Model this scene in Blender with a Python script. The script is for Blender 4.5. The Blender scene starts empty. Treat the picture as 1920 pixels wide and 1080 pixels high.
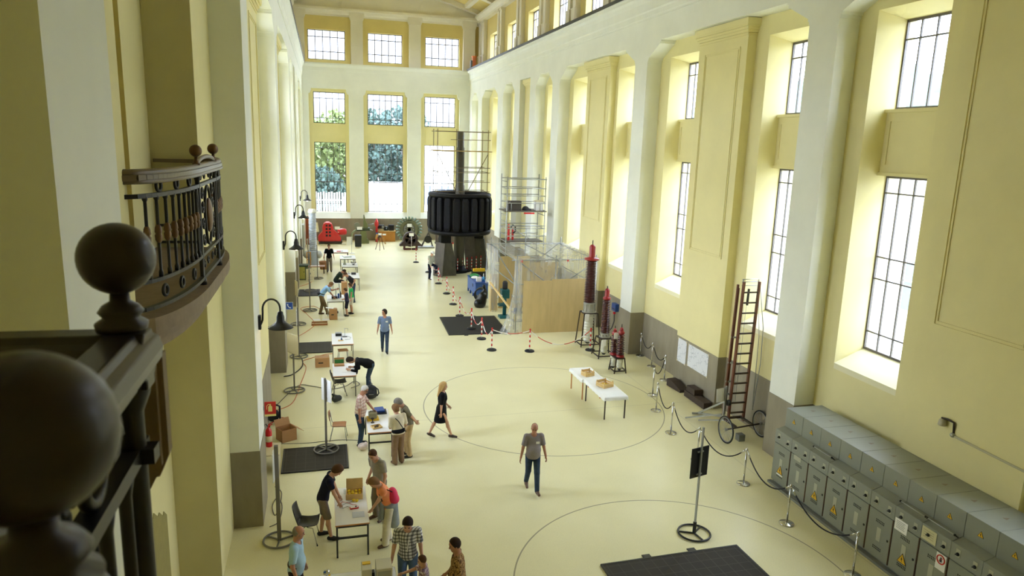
import bpy, bmesh, math, random
import numpy as np
from mathutils import Vector, Matrix, Euler
random.seed(7)
PI = math.pi
scene = bpy.context.scene
COL = scene.collection

# ------------------------------------------------------------------ camera, sky, exposure
scene.view_settings.view_transform = 'Standard'
scene.view_settings.look = 'None'
scene.view_settings.gamma = 1.0
scene.view_settings.exposure = 0.2
scene.cycles.use_denoising = True
scene.cycles.max_bounces = 14
scene.cycles.diffuse_bounces = 8
scene.cycles.glossy_bounces = 4
scene.cycles.transmission_bounces = 8
scene.cycles.transparent_max_bounces = 24
scene.cycles.caustics_reflective = False
scene.cycles.caustics_refractive = False
scene.cycles.sample_clamp_indirect = 12.0

SKY_BASE, SKY_SIDE = 13.0, 8.0
cam_data = bpy.data.cameras.new('camera')
cam = bpy.data.objects.new('camera', cam_data)
COL.objects.link(cam)
cam_data.sensor_width = 36.0
cam_data.lens = 1324.762 / 1920 * 36.0
cam_data.clip_start = 0.05
cam_data.clip_end = 500
cam.matrix_world = Matrix(((0.96648511, 0.02178641, -0.25579657, 0.0),
                           (-0.25483539, 0.20201236, -0.94564789, 0.0),
                           (0.0310718, 0.97914062, 0.20079389, 8.5),
                           (0, 0, 0, 1)))
cam_data.dof.use_dof = True
cam_data.dof.focus_distance = 17.0
cam_data.dof.aperture_fstop = 5.6
scene.camera = cam

world = bpy.data.worlds.new('overcast_sky')
scene.world = world
world.use_nodes = True
wn = world.node_tree.nodes
wl = world.node_tree.links
wn.clear()
w_out = wn.new('ShaderNodeOutputWorld')
w_bg = wn.new('ShaderNodeBackground')
w_tc = wn.new('ShaderNodeTexCoord')
w_sep = wn.new('ShaderNodeSeparateXYZ')
w_ramp = wn.new('ShaderNodeValToRGB')
w_ramp.color_ramp.elements[0].position = 0.48
w_ramp.color_ramp.elements[0].color = (0.30, 0.31, 0.31, 1)
w_ramp.color_ramp.elements[1].position = 0.54
w_ramp.color_ramp.elements[1].color = (0.93, 1.0, 1.24, 1)
e = w_ramp.color_ramp.elements.new(1.0)
e.color = (0.81, 0.94, 1.25, 1)
w_map = wn.new('ShaderNodeMath'); w_map.operation = 'MULTIPLY_ADD'
w_map.inputs[1].default_value = 0.5; w_map.inputs[2].default_value = 0.5
wl.new(w_tc.outputs['Generated'], w_sep.inputs[0])
wl.new(w_sep.outputs['Z'], w_map.inputs[0])
wl.new(w_map.outputs[0], w_ramp.inputs[0])
wl.new(w_ramp.outputs[0], w_bg.inputs[0])
# the cloud cover is brightest on the left-hand side of the hall, where the veiled sun stands
w_dot = wn.new('ShaderNodeVectorMath'); w_dot.operation = 'DOT_PRODUCT'
w_dot.inputs[1].default_value = (-0.70, -0.25, 0.66)
w_max = wn.new('ShaderNodeMath'); w_max.operation = 'MAXIMUM'; w_max.inputs[1].default_value = 0.0
w_pow = wn.new('ShaderNodeMath'); w_pow.operation = 'POWER'; w_pow.inputs[1].default_value = 2.0
w_mul = wn.new('ShaderNodeMath'); w_mul.operation = 'MULTIPLY_ADD'; w_mul.inputs[1].default_value = SKY_SIDE; w_mul.inputs[2].default_value = SKY_BASE
wl.new(w_tc.outputs['Generated'], w_dot.inputs[0])
wl.new(w_dot.outputs['Value'], w_max.inputs[0]); wl.new(w_max.outputs[0], w_pow.inputs[0]); wl.new(w_pow.outputs[0], w_mul.inputs[0])
# added dimming of the sky towards the far end keeps the window bars visible
w_end = wn.new('ShaderNodeMapRange'); w_end.interpolation_type = 'SMOOTHSTEP'
w_end.inputs[1].default_value = 0.78; w_end.inputs[2].default_value = 0.94; w_end.inputs[3].default_value = 1.0; w_end.inputs[4].default_value = 0.19
w_fin = wn.new('ShaderNodeMath'); w_fin.operation = 'MULTIPLY'
wl.new(w_sep.outputs['Y'], w_end.inputs[0]); wl.new(w_mul.outputs[0], w_fin.inputs[0]); wl.new(w_end.outputs[0], w_fin.inputs[1])
wl.new(w_fin.outputs[0], w_bg.inputs[1])
wl.new(w_bg.outputs[0], w_out.inputs[0])

# ------------------------------------------------------------------ materials
def lin(c):
    return tuple((x / 12.92 if x <= 0.04045 else ((x + 0.055) / 1.055) ** 2.4) for x in c)

MATS = {}
def mat(name, rgb, rough=0.6, metal=0.0, var=0.0, scale=6.0, bump=0.0, spec=0.5, coat=0.0, stretch=None, emit=None):
    """rgb are sRGB 0..1"""
    if name in MATS:
        return MATS[name]
    m = bpy.data.materials.new(name)
    m.use_nodes = True
    nt = m.node_tree
    b = nt.nodes['Principled BSDF']
    c = lin(rgb)
    b.inputs['Base Color'].default_value = (*c, 1)
    b.inputs['Roughness'].default_value = rough
    b.inputs['Metallic'].default_value = metal
    b.inputs['Specular IOR Level'].default_value = spec
    if coat:
        b.inputs['Coat Weight'].default_value = coat
        b.inputs['Coat Roughness'].default_value = 0.15
    if emit:
        b.inputs['Emission Color'].default_value = (*emit[0], 1)
        b.inputs['Emission Strength'].default_value = emit[1]
    if var or bump:
        tc = nt.nodes.new('ShaderNodeTexCoord')
        nz = nt.nodes.new('ShaderNodeTexNoise')
        nz.inputs['Scale'].default_value = scale
        nz.inputs['Detail'].default_value = 6
        nz.inputs['Roughness'].default_value = 0.62
        if stretch:
            mp = nt.nodes.new('ShaderNodeMapping')
            mp.inputs['Scale'].default_value = stretch
            nt.links.new(tc.outputs['Object'], mp.inputs[0])
            nt.links.new(mp.outputs[0], nz.inputs['Vector'])
        else:
            nt.links.new(tc.outputs['Object'], nz.inputs['Vector'])
        if var:
            rp = nt.nodes.new('ShaderNodeValToRGB')
            rp.color_ramp.elements[0].position = 0.3
            rp.color_ramp.elements[1].position = 0.7
            rp.color_ramp.elements[0].color = (*[max(0, x * (1 - var)) for x in c], 1)
            rp.color_ramp.elements[1].color = (*[min(1, x * (1 + var)) for x in c], 1)
            nt.links.new(nz.outputs['Fac'], rp.inputs[0])
            nt.links.new(rp.outputs[0], b.inputs['Base Color'])
        if bump:
            bp = nt.nodes.new('ShaderNodeBump')
            bp.inputs['Strength'].default_value = bump
            bp.inputs['Distance'].default_value = 0.02
            nt.links.new(nz.outputs['Fac'], bp.inputs['Height'])
            nt.links.new(bp.outputs[0], b.inputs['Normal'])
    MATS[name] = m
    return m

def glass_mat(name, tint=(1, 1, 1), gloss=0.06, rough=0.02):
    if name in MATS:
        return MATS[name]
    m = bpy.data.materials.new(name); m.use_nodes = True
    nt = m.node_tree; nt.nodes.clear()
    o = nt.nodes.new('ShaderNodeOutputMaterial')
    t = nt.nodes.new('ShaderNodeBsdfTransparent'); t.inputs[0].default_value = (*tint, 1)
    g = nt.nodes.new('ShaderNodeBsdfGlossy'); g.inputs['Roughness'].default_value = rough
    x = nt.nodes.new('ShaderNodeMixShader'); x.inputs[0].default_value = gloss
    nt.links.new(t.outputs[0], x.inputs[1]); nt.links.new(g.outputs[0], x.inputs[2])
    nt.links.new(x.outputs[0], o.inputs[0])
    MATS[name] = m
    return m

# ------------------------------------------------------------------ mesh builder
class MB:
    def __init__(s):
        s.v = []; s.f = []; s.mi = []; s.cur = 0; s.smooth = []
    def m(s, i):
        s.cur = i; return s
    def add(s, vs, fs, smooth=False):
        o = len(s.v)
        s.v.extend([tuple(p) for p in vs])
        for f in fs:
            s.f.append(tuple(i + o for i in f)); s.mi.append(s.cur); s.smooth.append(smooth)
        return s
    def box(s, c, d, rz=0.0, rx=0.0, ry=0.0):
        hx, hy, hz = d[0] / 2, d[1] / 2, d[2] / 2
        vs = [Vector((x * hx, y * hy, z * hz)) for z in (-1, 1) for y in (-1, 1) for x in (-1, 1)]
        if rz or rx or ry:
            M = Euler((rx, ry, rz)).to_matrix()
            vs = [M @ p for p in vs]
        c = Vector(c)
        s.add([p + c for p in vs], [(0, 2, 3, 1), (4, 5, 7, 6), (0, 1, 5, 4), (2, 6, 7, 3), (0, 4, 6, 2), (1, 3, 7, 5)])
        return s
    def span(s, x0, x1, y0, y1, z0, z1):
        return s.box(((x0 + x1) / 2, (y0 + y1) / 2, (z0 + z1) / 2), (abs(x1 - x0), abs(y1 - y0), abs(z1 - z0)))
    def tube(s, pts, r, n=8, cap=True, closed=False):
        pts = [Vector(p) for p in pts]
        N = len(pts)
        rs = r if isinstance(r, (list, tuple)) else [r] * N
        rings = []
        up = None
        for i, p in enumerate(pts):
            if closed:
                t = pts[(i + 1) % N] - pts[i - 1]
            else:
                t = pts[min(i + 1, N - 1)] - pts[max(i - 1, 0)]
            if t.length < 1e-9:
                t = Vector((0, 0, 1))
            t.normalize()
            if up is None:
                a = Vector((0, 0, 1)) if abs(t.z) < 0.9 else Vector((1, 0, 0))
                up = (a - t * a.dot(t)).normalized()
            else:
                up = (up - t * up.dot(t))
                if up.length < 1e-6:
                    a = Vector((0, 0, 1)) if abs(t.z) < 0.9 else Vector((1, 0, 0))
                    up = a - t * a.dot(t)
                up.normalize()
            q = t.cross(up)
            rings.append([p + (up * math.cos(2 * PI * k / n) + q * math.sin(2 * PI * k / n)) * rs[i] for k in range(n)])
        vs = [v for R in rings for v in R]
        fs = []
        for i in range(N if closed else N - 1):
            j = (i + 1) % N
            for k in range(n):
                k2 = (k + 1) % n
                fs.append((i * n + k, i * n + k2, j * n + k2, j * n + k))
        s.add(vs, fs, True)
        if cap and not closed:
            o = len(s.v) - len(vs)
            s.f.append(tuple(o + k for k in reversed(range(n)))); s.mi.append(s.cur); s.smooth.append(False)
            s.f.append(tuple(o + (N - 1) * n + k for k in range(n))); s.mi.append(s.cur); s.smooth.append(False)
        return s
    def rod(s, a, b, r, n=8, r2=None):
        return s.tube([a, b], [r, r if r2 is None else r2], n)
    def bar(s, a, b, w, h=None):
        """rectangular bar from a to b"""
        a = Vector(a); b = Vector(b); h = h or w
        t = (b - a); L = t.length; t.normalize()
        u = Vector((0, 0, 1)) if abs(t.z) < 0.95 else Vector((0, 1, 0))
        q = t.cross(u).normalized(); u = q.cross(t).normalized()
        vs = []
        for p in (a, b):
            for (i, j) in ((-1, -1), (1, -1), (1, 1), (-1, 1)):
                vs.append(p + q * (i * w / 2) + u * (j * h / 2))
        return s.add(vs, [(3, 2, 1, 0), (4, 5, 6, 7), (0, 1, 5, 4), (1, 2, 6, 5), (2, 3, 7, 6), (3, 0, 4, 7)])
    def lathe(s, prof, c=(0, 0, 0), n=24, sx=1.0, sy=1.0, M=None):
        c = Vector(c); vs = []
        for (r, z) in prof:
            for k in range(n):
                a = 2 * PI * k / n
                p = Vector((r * math.cos(a) * sx, r * math.sin(a) * sy, z))
                if M is not None:
                    p = M @ p
                vs.append(p + c)
        fs = []
        for i in range(len(prof) - 1):
            for k in range(n):
                k2 = (k + 1) % n
                fs.append((i * n + k, i * n + k2, (i + 1) * n + k2, (i + 1) * n + k))
        s.add(vs, fs, True)
        o = len(s.v) - len(vs)
        if prof[0][0] > 1e-5:
            s.f.append(tuple(o + k for k in reversed(range(n)))); s.mi.append(s.cur); s.smooth.append(False)
        if prof[-1][0] > 1e-5:
            s.f.append(tuple(o + (len(prof) - 1) * n + k for k in range(n))); s.mi.append(s.cur); s.smooth.append(False)
        return s
    def ball(s, c, r, n=16, m=10, M=None):
        rr = r if isinstance(r, (tuple, list)) else (r, r, r)
        prof = [(math.sin(PI * i / m), -math.cos(PI * i / m)) for i in range(m + 1)]
        S = Matrix.Diagonal(Vector(rr))
        if M is not None:
            S = M @ S
        return s.lathe([(max(a, 1e-6), b) for a, b in prof], c, n, M=S)
    def torus(s, c, R, r, n=32, k=8, axis='Z', a0=0.0, a1=None):
        full = a1 is None
        a1 = 2 * PI if full else a1
        N = n if full else n + 1
        pts = []
        for i in range(N):
            a = a0 + (a1 - a0) * i / n
            x, y = R * math.cos(a), R * math.sin(a)
            p = {'Z': (x, y, 0), 'X': (0, x, y), 'Y': (x, 0, y)}[axis]
            pts.append(Vector(p) + Vector(c))
        return s.tube(pts, r, k, closed=full)
    def prism(s, poly, axis, a0, a1):
        """extrude a 2d polygon along an axis. axis X: poly=(y,z); Y: poly=(x,z); Z: poly=(x,y)"""
        def P(p, a):
            return {'X': (a, p[0], p[1]), 'Y': (p[0], a, p[1]), 'Z': (p[0], p[1], a)}[axis]
        n = len(poly)
        vs = [P(p, a0) for p in poly] + [P(p, a1) for p in poly]
        fs = [tuple(range(n)), tuple(range(2 * n - 1, n - 1, -1))]
        fs += [(i, i + n, (i + 1) % n + n, (i + 1) % n) for i in range(n)]
        return s.add(vs, fs)
    def quad(s, a, b, c, d):
        return s.add([a, b, c, d], [(0, 1, 2, 3)])
    def grid(s, fn, nu, nv, smooth=True):
        vs = [fn(i / nu, j / nv) for j in range(nv + 1) for i in range(nu + 1)]
        fs = [(j * (nu + 1) + i, j * (nu + 1) + i + 1, (j + 1) * (nu + 1) + i + 1, (j + 1) * (nu + 1) + i) for j in range(nv) for i in range(nu)]
        return s.add(vs, fs, smooth)
    def build(s, name, mats, parent=None, bevel=0.0, loc=None, solid=0.0):
        me = bpy.data.meshes.new(name)
        me.from_pydata([tuple(p) for p in s.v], [], s.f)
        if not isinstance(mats, (list, tuple)):
            mats = [mats]
        for m_ in mats:
            me.materials.append(m_)
        me.polygons.foreach_set('material_index', s.mi)
        me.polygons.foreach_set('use_smooth', s.smooth)
        bm = bmesh.new(); bm.from_mesh(me)
        bmesh.ops.recalc_face_normals(bm, faces=bm.faces)
        bm.to_mesh(me); bm.free()
        me.update()
        o = bpy.data.objects.new(name, me)
        COL.objects.link(o)
        if parent is not None:
            o.parent = parent
        if loc is not None:
            o.location = loc
        if solid:
            md = o.modifiers.new('thickness', 'SOLIDIFY'); md.thickness = solid; md.offset = 0
        if bevel:
            md = o.modifiers.new('soft_edges', 'BEVEL'); md.width = bevel; md.segments = 2; md.limit_method = 'ANGLE'; md.angle_limit = math.radians(40)
        return o

def thing(name, label, cat, loc=(0, 0, 0), rz=0.0, group=None):
    o = bpy.data.objects.new(name, None)
    o.empty_display_size = 0.2
    COL.objects.link(o)
    o.location = loc; o.rotation_euler = (0, 0, rz)
    o['label'] = label; o['category'] = cat
    if group:
        o['group'] = group
    return o

def tag(o, label, cat, group=None, kind=None):
    if label: o['label'] = label
    if cat: o['category'] = cat
    if group: o['group'] = group
    if kind: o['kind'] = kind
    return o

def struct(o):
    o['kind'] = 'structure'
    return o

def dup(root, loc, rz=0.0, label=None, group=None):
    r = root.copy(); COL.objects.link(r)
    r.location = loc; r.rotation_euler = (0, 0, rz)
    if label: r['label'] = label
    if group: r['group'] = group
    for ch in list(root.children):
        c = ch.copy(); COL.objects.link(c); c.parent = r
        for g in list(ch.children):
            d = g.copy(); COL.objects.link(d); d.parent = c
    return r
# ------------------------------------------------------------------ shell materials
M_white = mat('white_plaster', (0.915, 0.925, 0.89), 0.7, var=0.04, scale=0.8, bump=0.05)
M_yellow = mat('yellow_plaster', (0.90, 0.865, 0.645), 0.65, var=0.04, scale=0.7, bump=0.05)
M_ochre = mat('ochre_plaster', (0.84, 0.77, 0.50), 0.65, var=0.05, scale=0.8)
M_olive = mat('olive_plaster', (0.80, 0.775, 0.61), 0.7, var=0.05, scale=0.8)
M_reveal = mat('cream_plaster', (0.93, 0.91, 0.77), 0.6, var=0.03, scale=0.9)
M_dado = mat('grey_stone_dado', (0.56, 0.53, 0.455), 0.55, var=0.16, scale=1.6, bump=0.08, stretch=(1, 1, 0.35))
M_ledge = mat('dark_ledge_metal', (0.22, 0.23, 0.24), 0.45)
M_bars = mat('window_bar_paint', (0.36, 0.34, 0.32), 0.45)
M_glass = glass_mat('window_glass', (0.97, 0.985, 0.98), 0.05)
M_coffer = mat('ceiling_plaster', (0.88, 0.86, 0.80), 0.75, var=0.04, scale=0.8)

XR, XL = 12.2, -1.45          # front planes of the right and left arcades
DEP = 0.6                     # depth from arcade front to the inner wall
OPEN = [(-4.7, 4.83), (5.94, 15.5), (16.61, 26.17), (27.28, 36.8), (38.0, 41.2), (42.4, 44.7), (46.0, 49.1), (50.6, 55.9), (57.3, 59.8)]
YE = 61.0                     # front plane of the end wall
Y0 = -5.0
ZTOP = 14.3

# floor: pale terrazzo with thin joints (two circles and some straight joints)
def floor_material():
    m = bpy.data.materials.new('pale_terrazzo'); m.use_nodes = True
    nt = m.node_tree; N = nt.nodes; L = nt.links
    b = N['Principled BSDF']
    b.inputs['Roughness'].default_value = 0.31
    b.inputs['Specular IOR Level'].default_value = 0.5
    geo = N.new('ShaderNodeNewGeometry')
    def noise(scale, detail=4):
        n = N.new('ShaderNodeTexNoise'); n.inputs['Scale'].default_value = scale; n.inputs['Detail'].default_value = detail
        L.new(geo.outputs['Position'], n.inputs['Vector']); return n
    fine = noise(60, 2); broad = noise(0.45, 4)
    rp = N.new('ShaderNodeValToRGB')
    rp.color_ramp.elements[0].position = 0.3; rp.color_ramp.elements[0].color = (*lin((0.875, 0.85, 0.675)), 1)
    rp.color_ramp.elements[1].position = 0.7; rp.color_ramp.elements[1].color = (*lin((0.915, 0.89, 0.72)), 1)
    L.new(broad.outputs['Fac'], rp.inputs[0])
    sp = N.new('ShaderNodeValToRGB')
    sp.color_ramp.elements[0].position = 0.30; sp.color_ramp.elements[0].color = (0.82, 0.82, 0.80, 1)
    sp.color_ramp.elements[1].position = 0.45; sp.color_ramp.elements[1].color = (1, 1, 1, 1)
    L.new(fine.outputs['Fac'], sp.inputs[0])
    mx = N.new('ShaderNodeMixRGB'); mx.blend_type = 'MULTIPLY'; mx.inputs[0].default_value = 1
    L.new(rp.outputs[0], mx.inputs[1]); L.new(sp.outputs[0], mx.inputs[2])
    masks = []
    def math_(op, a, bb=None):
        n = N.new('ShaderNodeMath'); n.operation = op
        for i, x in enumerate((a, bb)):
            if x is None: continue
            if isinstance(x, (int, float)): n.inputs[i].default_value = x
            else: L.new(x, n.inputs[i])
        return n.outputs[0]
    for (cx, cy, R) in ((6.95, 21.23, 3.96), (6.82, 11.16, 3.45)):
        d = N.new('ShaderNodeVectorMath'); d.operation = 'DISTANCE'
        d.inputs[1].default_value = (cx, cy, 0.0)
        L.new(geo.outputs['Position'], d.inputs[0])
        a = math_('ABSOLUTE', math_('SUBTRACT', d.outputs['Value'], R))
        masks.append(math_('LESS_THAN', a, 0.016))
    sx = N.new('ShaderNodeSeparateXYZ'); L.new(geo.outputs['Position'], sx.inputs[0])
    for X in (11.05,):
        masks.append(math_('MULTIPLY', math_('LESS_THAN', math_('ABSOLUTE', math_('SUBTRACT', sx.outputs['X'], X)), 0.008), 0.45))
    for Y in (20.6, 30.2, 9.0):
        masks.append(math_('MULTIPLY', math_('LESS_THAN', math_('ABSOLUTE', math_('SUBTRACT', sx.outputs['Y'], Y)), 0.010), 0.45))
    t = masks[0]
    for k in masks[1:]:
        t = math_('MAXIMUM', t, k)
    mk = N.new('ShaderNodeMixRGB'); mk.inputs[2].default_value = (*lin((0.45, 0.42, 0.34)), 1)
    L.new(math_('MULTIPLY', t, 0.75), mk.inputs[0]); L.new(mx.outputs[0], mk.inputs[1])
    L.new(mk.outputs[0], b.inputs['Base Color'])
    return m
M_floor = floor_material()
fb = MB().span(-5.0, 15.0, Y0 - 0.5, 63.0, -0.3, 0.0)
struct(fb.build('floor', M_floor))

WIN_N = [0]
PORTALS = []
def portal(loc, sx, sy, nrm):
    ld = bpy.data.lights.new('daylight_portal', 'AREA')
    ld.shape = 'RECTANGLE'; ld.size = sx; ld.size_y = sy
    ld.cycles.is_portal = True
    o = bpy.data.objects.new('daylight_portal', ld)
    COL.objects.link(o)
    o.location = loc
    n = Vector(nrm)
    o.rotation_euler = (-n).to_track_quat('Z', 'Y').to_euler()
    return o

def window(side, a0, a1, z0, z1, plane, cols, rows, bar=0.035, sill=True):
    """side 'X': the pane lies in the plane x=plane and spans y a0..a1; 'Y': the pane lies in y=plane and spans x."""
    WIN_N[0] += 1
    fr = MB()
    T = 0.06
    def put(u0, u1, w0, w1, t=T):
        if side == 'X':
            fr.span(plane - t / 2, plane + t / 2, u0, u1, w0, w1)
        else:
            fr.span(u0, u1, plane - t / 2, plane + t / 2, w0, w1)
    e_ = 0.06
    put(a0, a1, z0, z0 + e_); put(a0, a1, z1 - e_, z1); put(a0, a0 + e_, z0 + e_, z1 - e_); put(a1 - e_, a1, z0 + e_, z1 - e_)
    for i in range(1, cols):
        u = a0 + (a1 - a0) * i / cols
        put(u - bar / 2, u + bar / 2, z0 + e_, z1 - e_, 0.045)
    for r in rows:
        w = 0.07 if r < 0 else bar
        r = abs(r)
        put(a0 + e_, a1 - e_, z0 + (z1 - z0) * r - w / 2, z0 + (z1 - z0) * r + w / 2, 0.05)
    f = struct(fr.build('window_%d' % WIN_N[0], M_bars))
    g = MB()
    if side == 'X':
        g.span(plane - 0.004, plane + 0.004, a0 + 0.02, a1 - 0.02, z0 + 0.02, z1 - 0.02)
    else:
        g.span(a0 + 0.02, a1 - 0.02, plane - 0.004, plane + 0.004, z0 + 0.02, z1 - 0.02)
    g.build('glass', M_glass, f)
    return f

def arcade(sign, X, name, opens, niche=None):
    """front plane of white pillars with chamfered heads; sign +1: wall lies at larger x"""
    w = MB()
    x0, x1 = X, X + sign * DEP
    edges = [Y0] + [v for o in opens for v in o] + [YE + 0.3]
    for i in range(0, len(edges), 2):
        w.span(x0, x1, edges[i], edges[i + 1], 0, ZTOP)
    for (a, b) in opens:
        w.span(x0, x1, a, b, 12.42, ZTOP)
        wide = b - a
        if 2.0 < wide < 2.5:
            continue
        k = 1.05 if wide > 5 else 0.75
        for (e0, d) in ((a, 1), (b, -1)):
            pr = [(e0, 11.72), (e0 + d * 0.04, 11.72), (e0 + d * 0.04, 11.80), (e0 + d * 0.09, 11.80), (e0 + d * 0.09, 11.87),
                  (e0 + d * k * 0.93, 12.30), (e0 + d * k * 0.93, 12.36), (e0 + d * k, 12.36), (e0 + d * k, 12.42), (e0, 12.42)]
            w.prism(pr, 'X', x0, x1)
    return struct(w.build(name, M_white))

struct(arcade(+1, XR, 'wall_right', OPEN))

def pier_splayed(w, x_in, x_out, ya, yb, z0, z1, sp=0.14, sa=True, sb=True):
    w.prism([(x_in, ya), (x_in, yb), (x_out, yb + (sp if sb else 0)), (x_out, ya - (sp if sa else 0))], 'Z', z0, z1)

def inner_wall(sign, X, name, wins, y_start, y_end):
    """yellow wall behind the arcade with splayed window recesses. wins: list of (y0,y1) recess spans at the inner face"""
    w = MB()
    xi, xo = X + sign * DEP, X + sign * (DEP + 0.72)
    xb = X + sign * (DEP + 1.0)
    prev = y_start
    sp = 0.14
    for k, (a, b) in enumerate(list(wins) + [(y_end, None)]):
        # wall strip prev..a
        first = prev == y_start; last = b is None
        pa = prev; pb = a
        w.prism([(xi, pa), (xi, pb), (xo, pb + (0 if last else sp)), (xb, pb + (0 if last else sp)), (xb, pa - (0 if first else sp)), (xo, pa - (0 if first else sp))], 'Z', 0, ZTOP)
        if not last:
            # sill block, lintel, spandrel
            w.m(1)
            w.prism([(xi, 3.15), (xo, 3.55), (xb, 3.55), (xb, 3.0), (xi, 3.0)], 'Y', a, b)
            w.m(0)
            w.span(xi, xb, a, b, 0, 3.0)
            w.prism([(xi, 11.85), (xo, 11.66), (xb, 11.66), (xb, ZTOP), (xi, ZTOP)], 'Y', a, b)
            w.m(0)
            xs = X + sign * (DEP + 0.52)
            w.span(xs, xb, a - 0.0, b + 0.0, 8.0, 9.58)
            xq = X + sign * (DEP + 0.50)
            # raised field and fillet on the spandrel panel
            for (p0, p1, q0, q1) in ((a + 0.22, b - 0.22, 8.22, 8.27), (a + 0.22, b - 0.22, 9.30, 9.35), (a + 0.22, a + 0.27, 8.27, 9.30), (b - 0.27, b - 0.22, 8.27, 9.30)):
                w.span(xq, xs, p0, p1, q0, q1)
            w.span(X + sign * (DEP + 0.45), xs, a, b, 9.50, 9.58)
            w.span(X + sign * (DEP + 0.47), xs, a, b, 8.0, 8.08)
        prev = b
    return struct(w.build(name, [M_yellow, M_reveal]))

R_WINS = [(7.0, 9.1), (12.8, 14.9), (17.1, 19.2), (23.3, 25.4), (28.2, 30.3), (34.1, 36.2), (38.6, 40.7), (46.6, 48.6), (52.5, 54.6), (57.5, 59.5)]
inner_wall(+1, XR, 'wall_right.001', R_WINS, Y0, YE + 0.3)
for (a, b) in R_WINS:
    pl = XR + DEP + 0.74
    window('X', a + 0.14 - 0.02, b - 0.14 + 0.02, 3.55, 8.0, pl, 4, (0.11, 0.42, 0.545, 0.905))
    window('X', a + 0.14 - 0.02, b - 0.14 + 0.02, 9.58, 11.66, pl, 4, (0.78,))
    portal((pl + 0.20, (a + b) / 2, 5.78), b - a - 0.2, 4.45, (-1, 0, 0))
    portal((pl + 0.20, (a + b) / 2, 10.62), b - a - 0.2, 2.06, (-1, 0, 0))

# yellow pilasters with capital and framed panel, one in the middle of each bay
TR = [0]
def pilaster(X, sign, yc, hw=1.43, z0=1.78, panel=True):
    TR[0] += 1
    w = MB()
    xf = X + sign * (DEP - 0.3); xb = X + sign * DEP
    w.span(xf, xb, yc - hw, yc + hw, z0, 12.0)
    def cap(d, za, zb):
        w.span(xf - sign * d, xb, yc - hw - d, yc + hw + d, za, zb)
    cap(0.03, 11.92, 11.97)
    pts = [(0.02, 12.0), (0.05, 12.03), (0.06, 12.08), (0.10, 12.16), (0.15, 12.22), (0.16, 12.30), (0.16, 12.40)]
    for (d0, za), (d1, zb) in zip(pts[:-1], pts[1:]):
        cap(d1, za, zb)
    if panel:
        for (d, t) in ((0.37, 0.035), (0.45, 0.025)):
            ya, yb = yc - hw + d, yc + hw - d
            za, zb = 5.0 + (d - 0.37), 11.62 - (d - 0.37)
            for (p0, p1, q0, q1) in ((ya, yb, za, za + t), (ya, yb, zb - t, zb), (ya, ya + t, za + t, zb - t), (yb - t, yb, za + t, zb - t)):
                w.span(xf - sign * 0.022, xf, p0, p1, q0, q1)
    return struct(w.build('trim_%d' % TR[0], M_yellow))
PIL_R = [0.06, 10.72, 21.28, 32.0]
for yc in PIL_R:
    pilaster(XR, +1, yc)
pilaster(XR, +1, 43.55, 0.95, panel=False)
pilaster(XR, +1, 51.35, 0.55, panel=False)

# grey stone dado: thin facing that follows pillars, bays and pilasters
def dado(sign, X, name, opens, pils, zt=1.78, skip=()):
    w = MB(); t = 0.015
    def f(xa, xb, ya, yb):
        w.span(min(xa, xb), max(xa, xb), ya, yb, 0, zt)
    edges = [Y0] + [v for o in opens for v in o] + [YE]
    for i in range(0, len(edges), 2):
        f(X - sign * t, X + sign * (DEP), edges[i] - t, edges[i + 1] + t)
    for (a, b) in opens:
        if (a, b) in skip: continue
        f(X + sign * (DEP - t), X + sign * (DEP + 0.1), a, b)
    for yc, hw in pils:
        f(X + sign * (DEP - 0.3 - t), X + sign * DEP, yc - hw - t, yc + hw + t)
    return struct(w.build(name, M_dado))
dado(+1, XR, 'baseboard_right', OPEN, [(y, 1.43) for y in PIL_R] + [(43.55, 0.95), (51.35, 0.55)])

# cornice and ledge along the right wall, clerestory above
def cornice(sign, X, tag_):
    w = MB()
    prof = [(0, 13.30), (-0.03, 13.30), (-0.03, 13.36), (-0.05, 13.38), (-0.05, 13.55), (-0.08, 13.60), (-0.08, 13.66), (-0.09, 13.90), (-0.13, 14.05), (-0.20, 14.15), (-0.20, 14.24), (-0.23, 14.26), (-0.23, 14.32), (0.1, 14.32), (0.1, 13.30)]
    w.prism([(X + sign * a, z) for a, z in prof], 'Y', Y0, YE + 0.1)
    struct(w.build('trim_%d' % tag_, M_white))
    d = MB().span(X - sign * 0.26, X - sign * 0.02, Y0, YE - 0.05, 14.32, 14.46)
    d.span(X - sign * 0.02, X + sign * 1.2, Y0, YE, 14.30, 14.335)
    struct(d.build('trim_%d' % (tag_ + 1), M_ledge))
cornice(+1, XR, 20)
cornice(-1, XL, 22)

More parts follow.
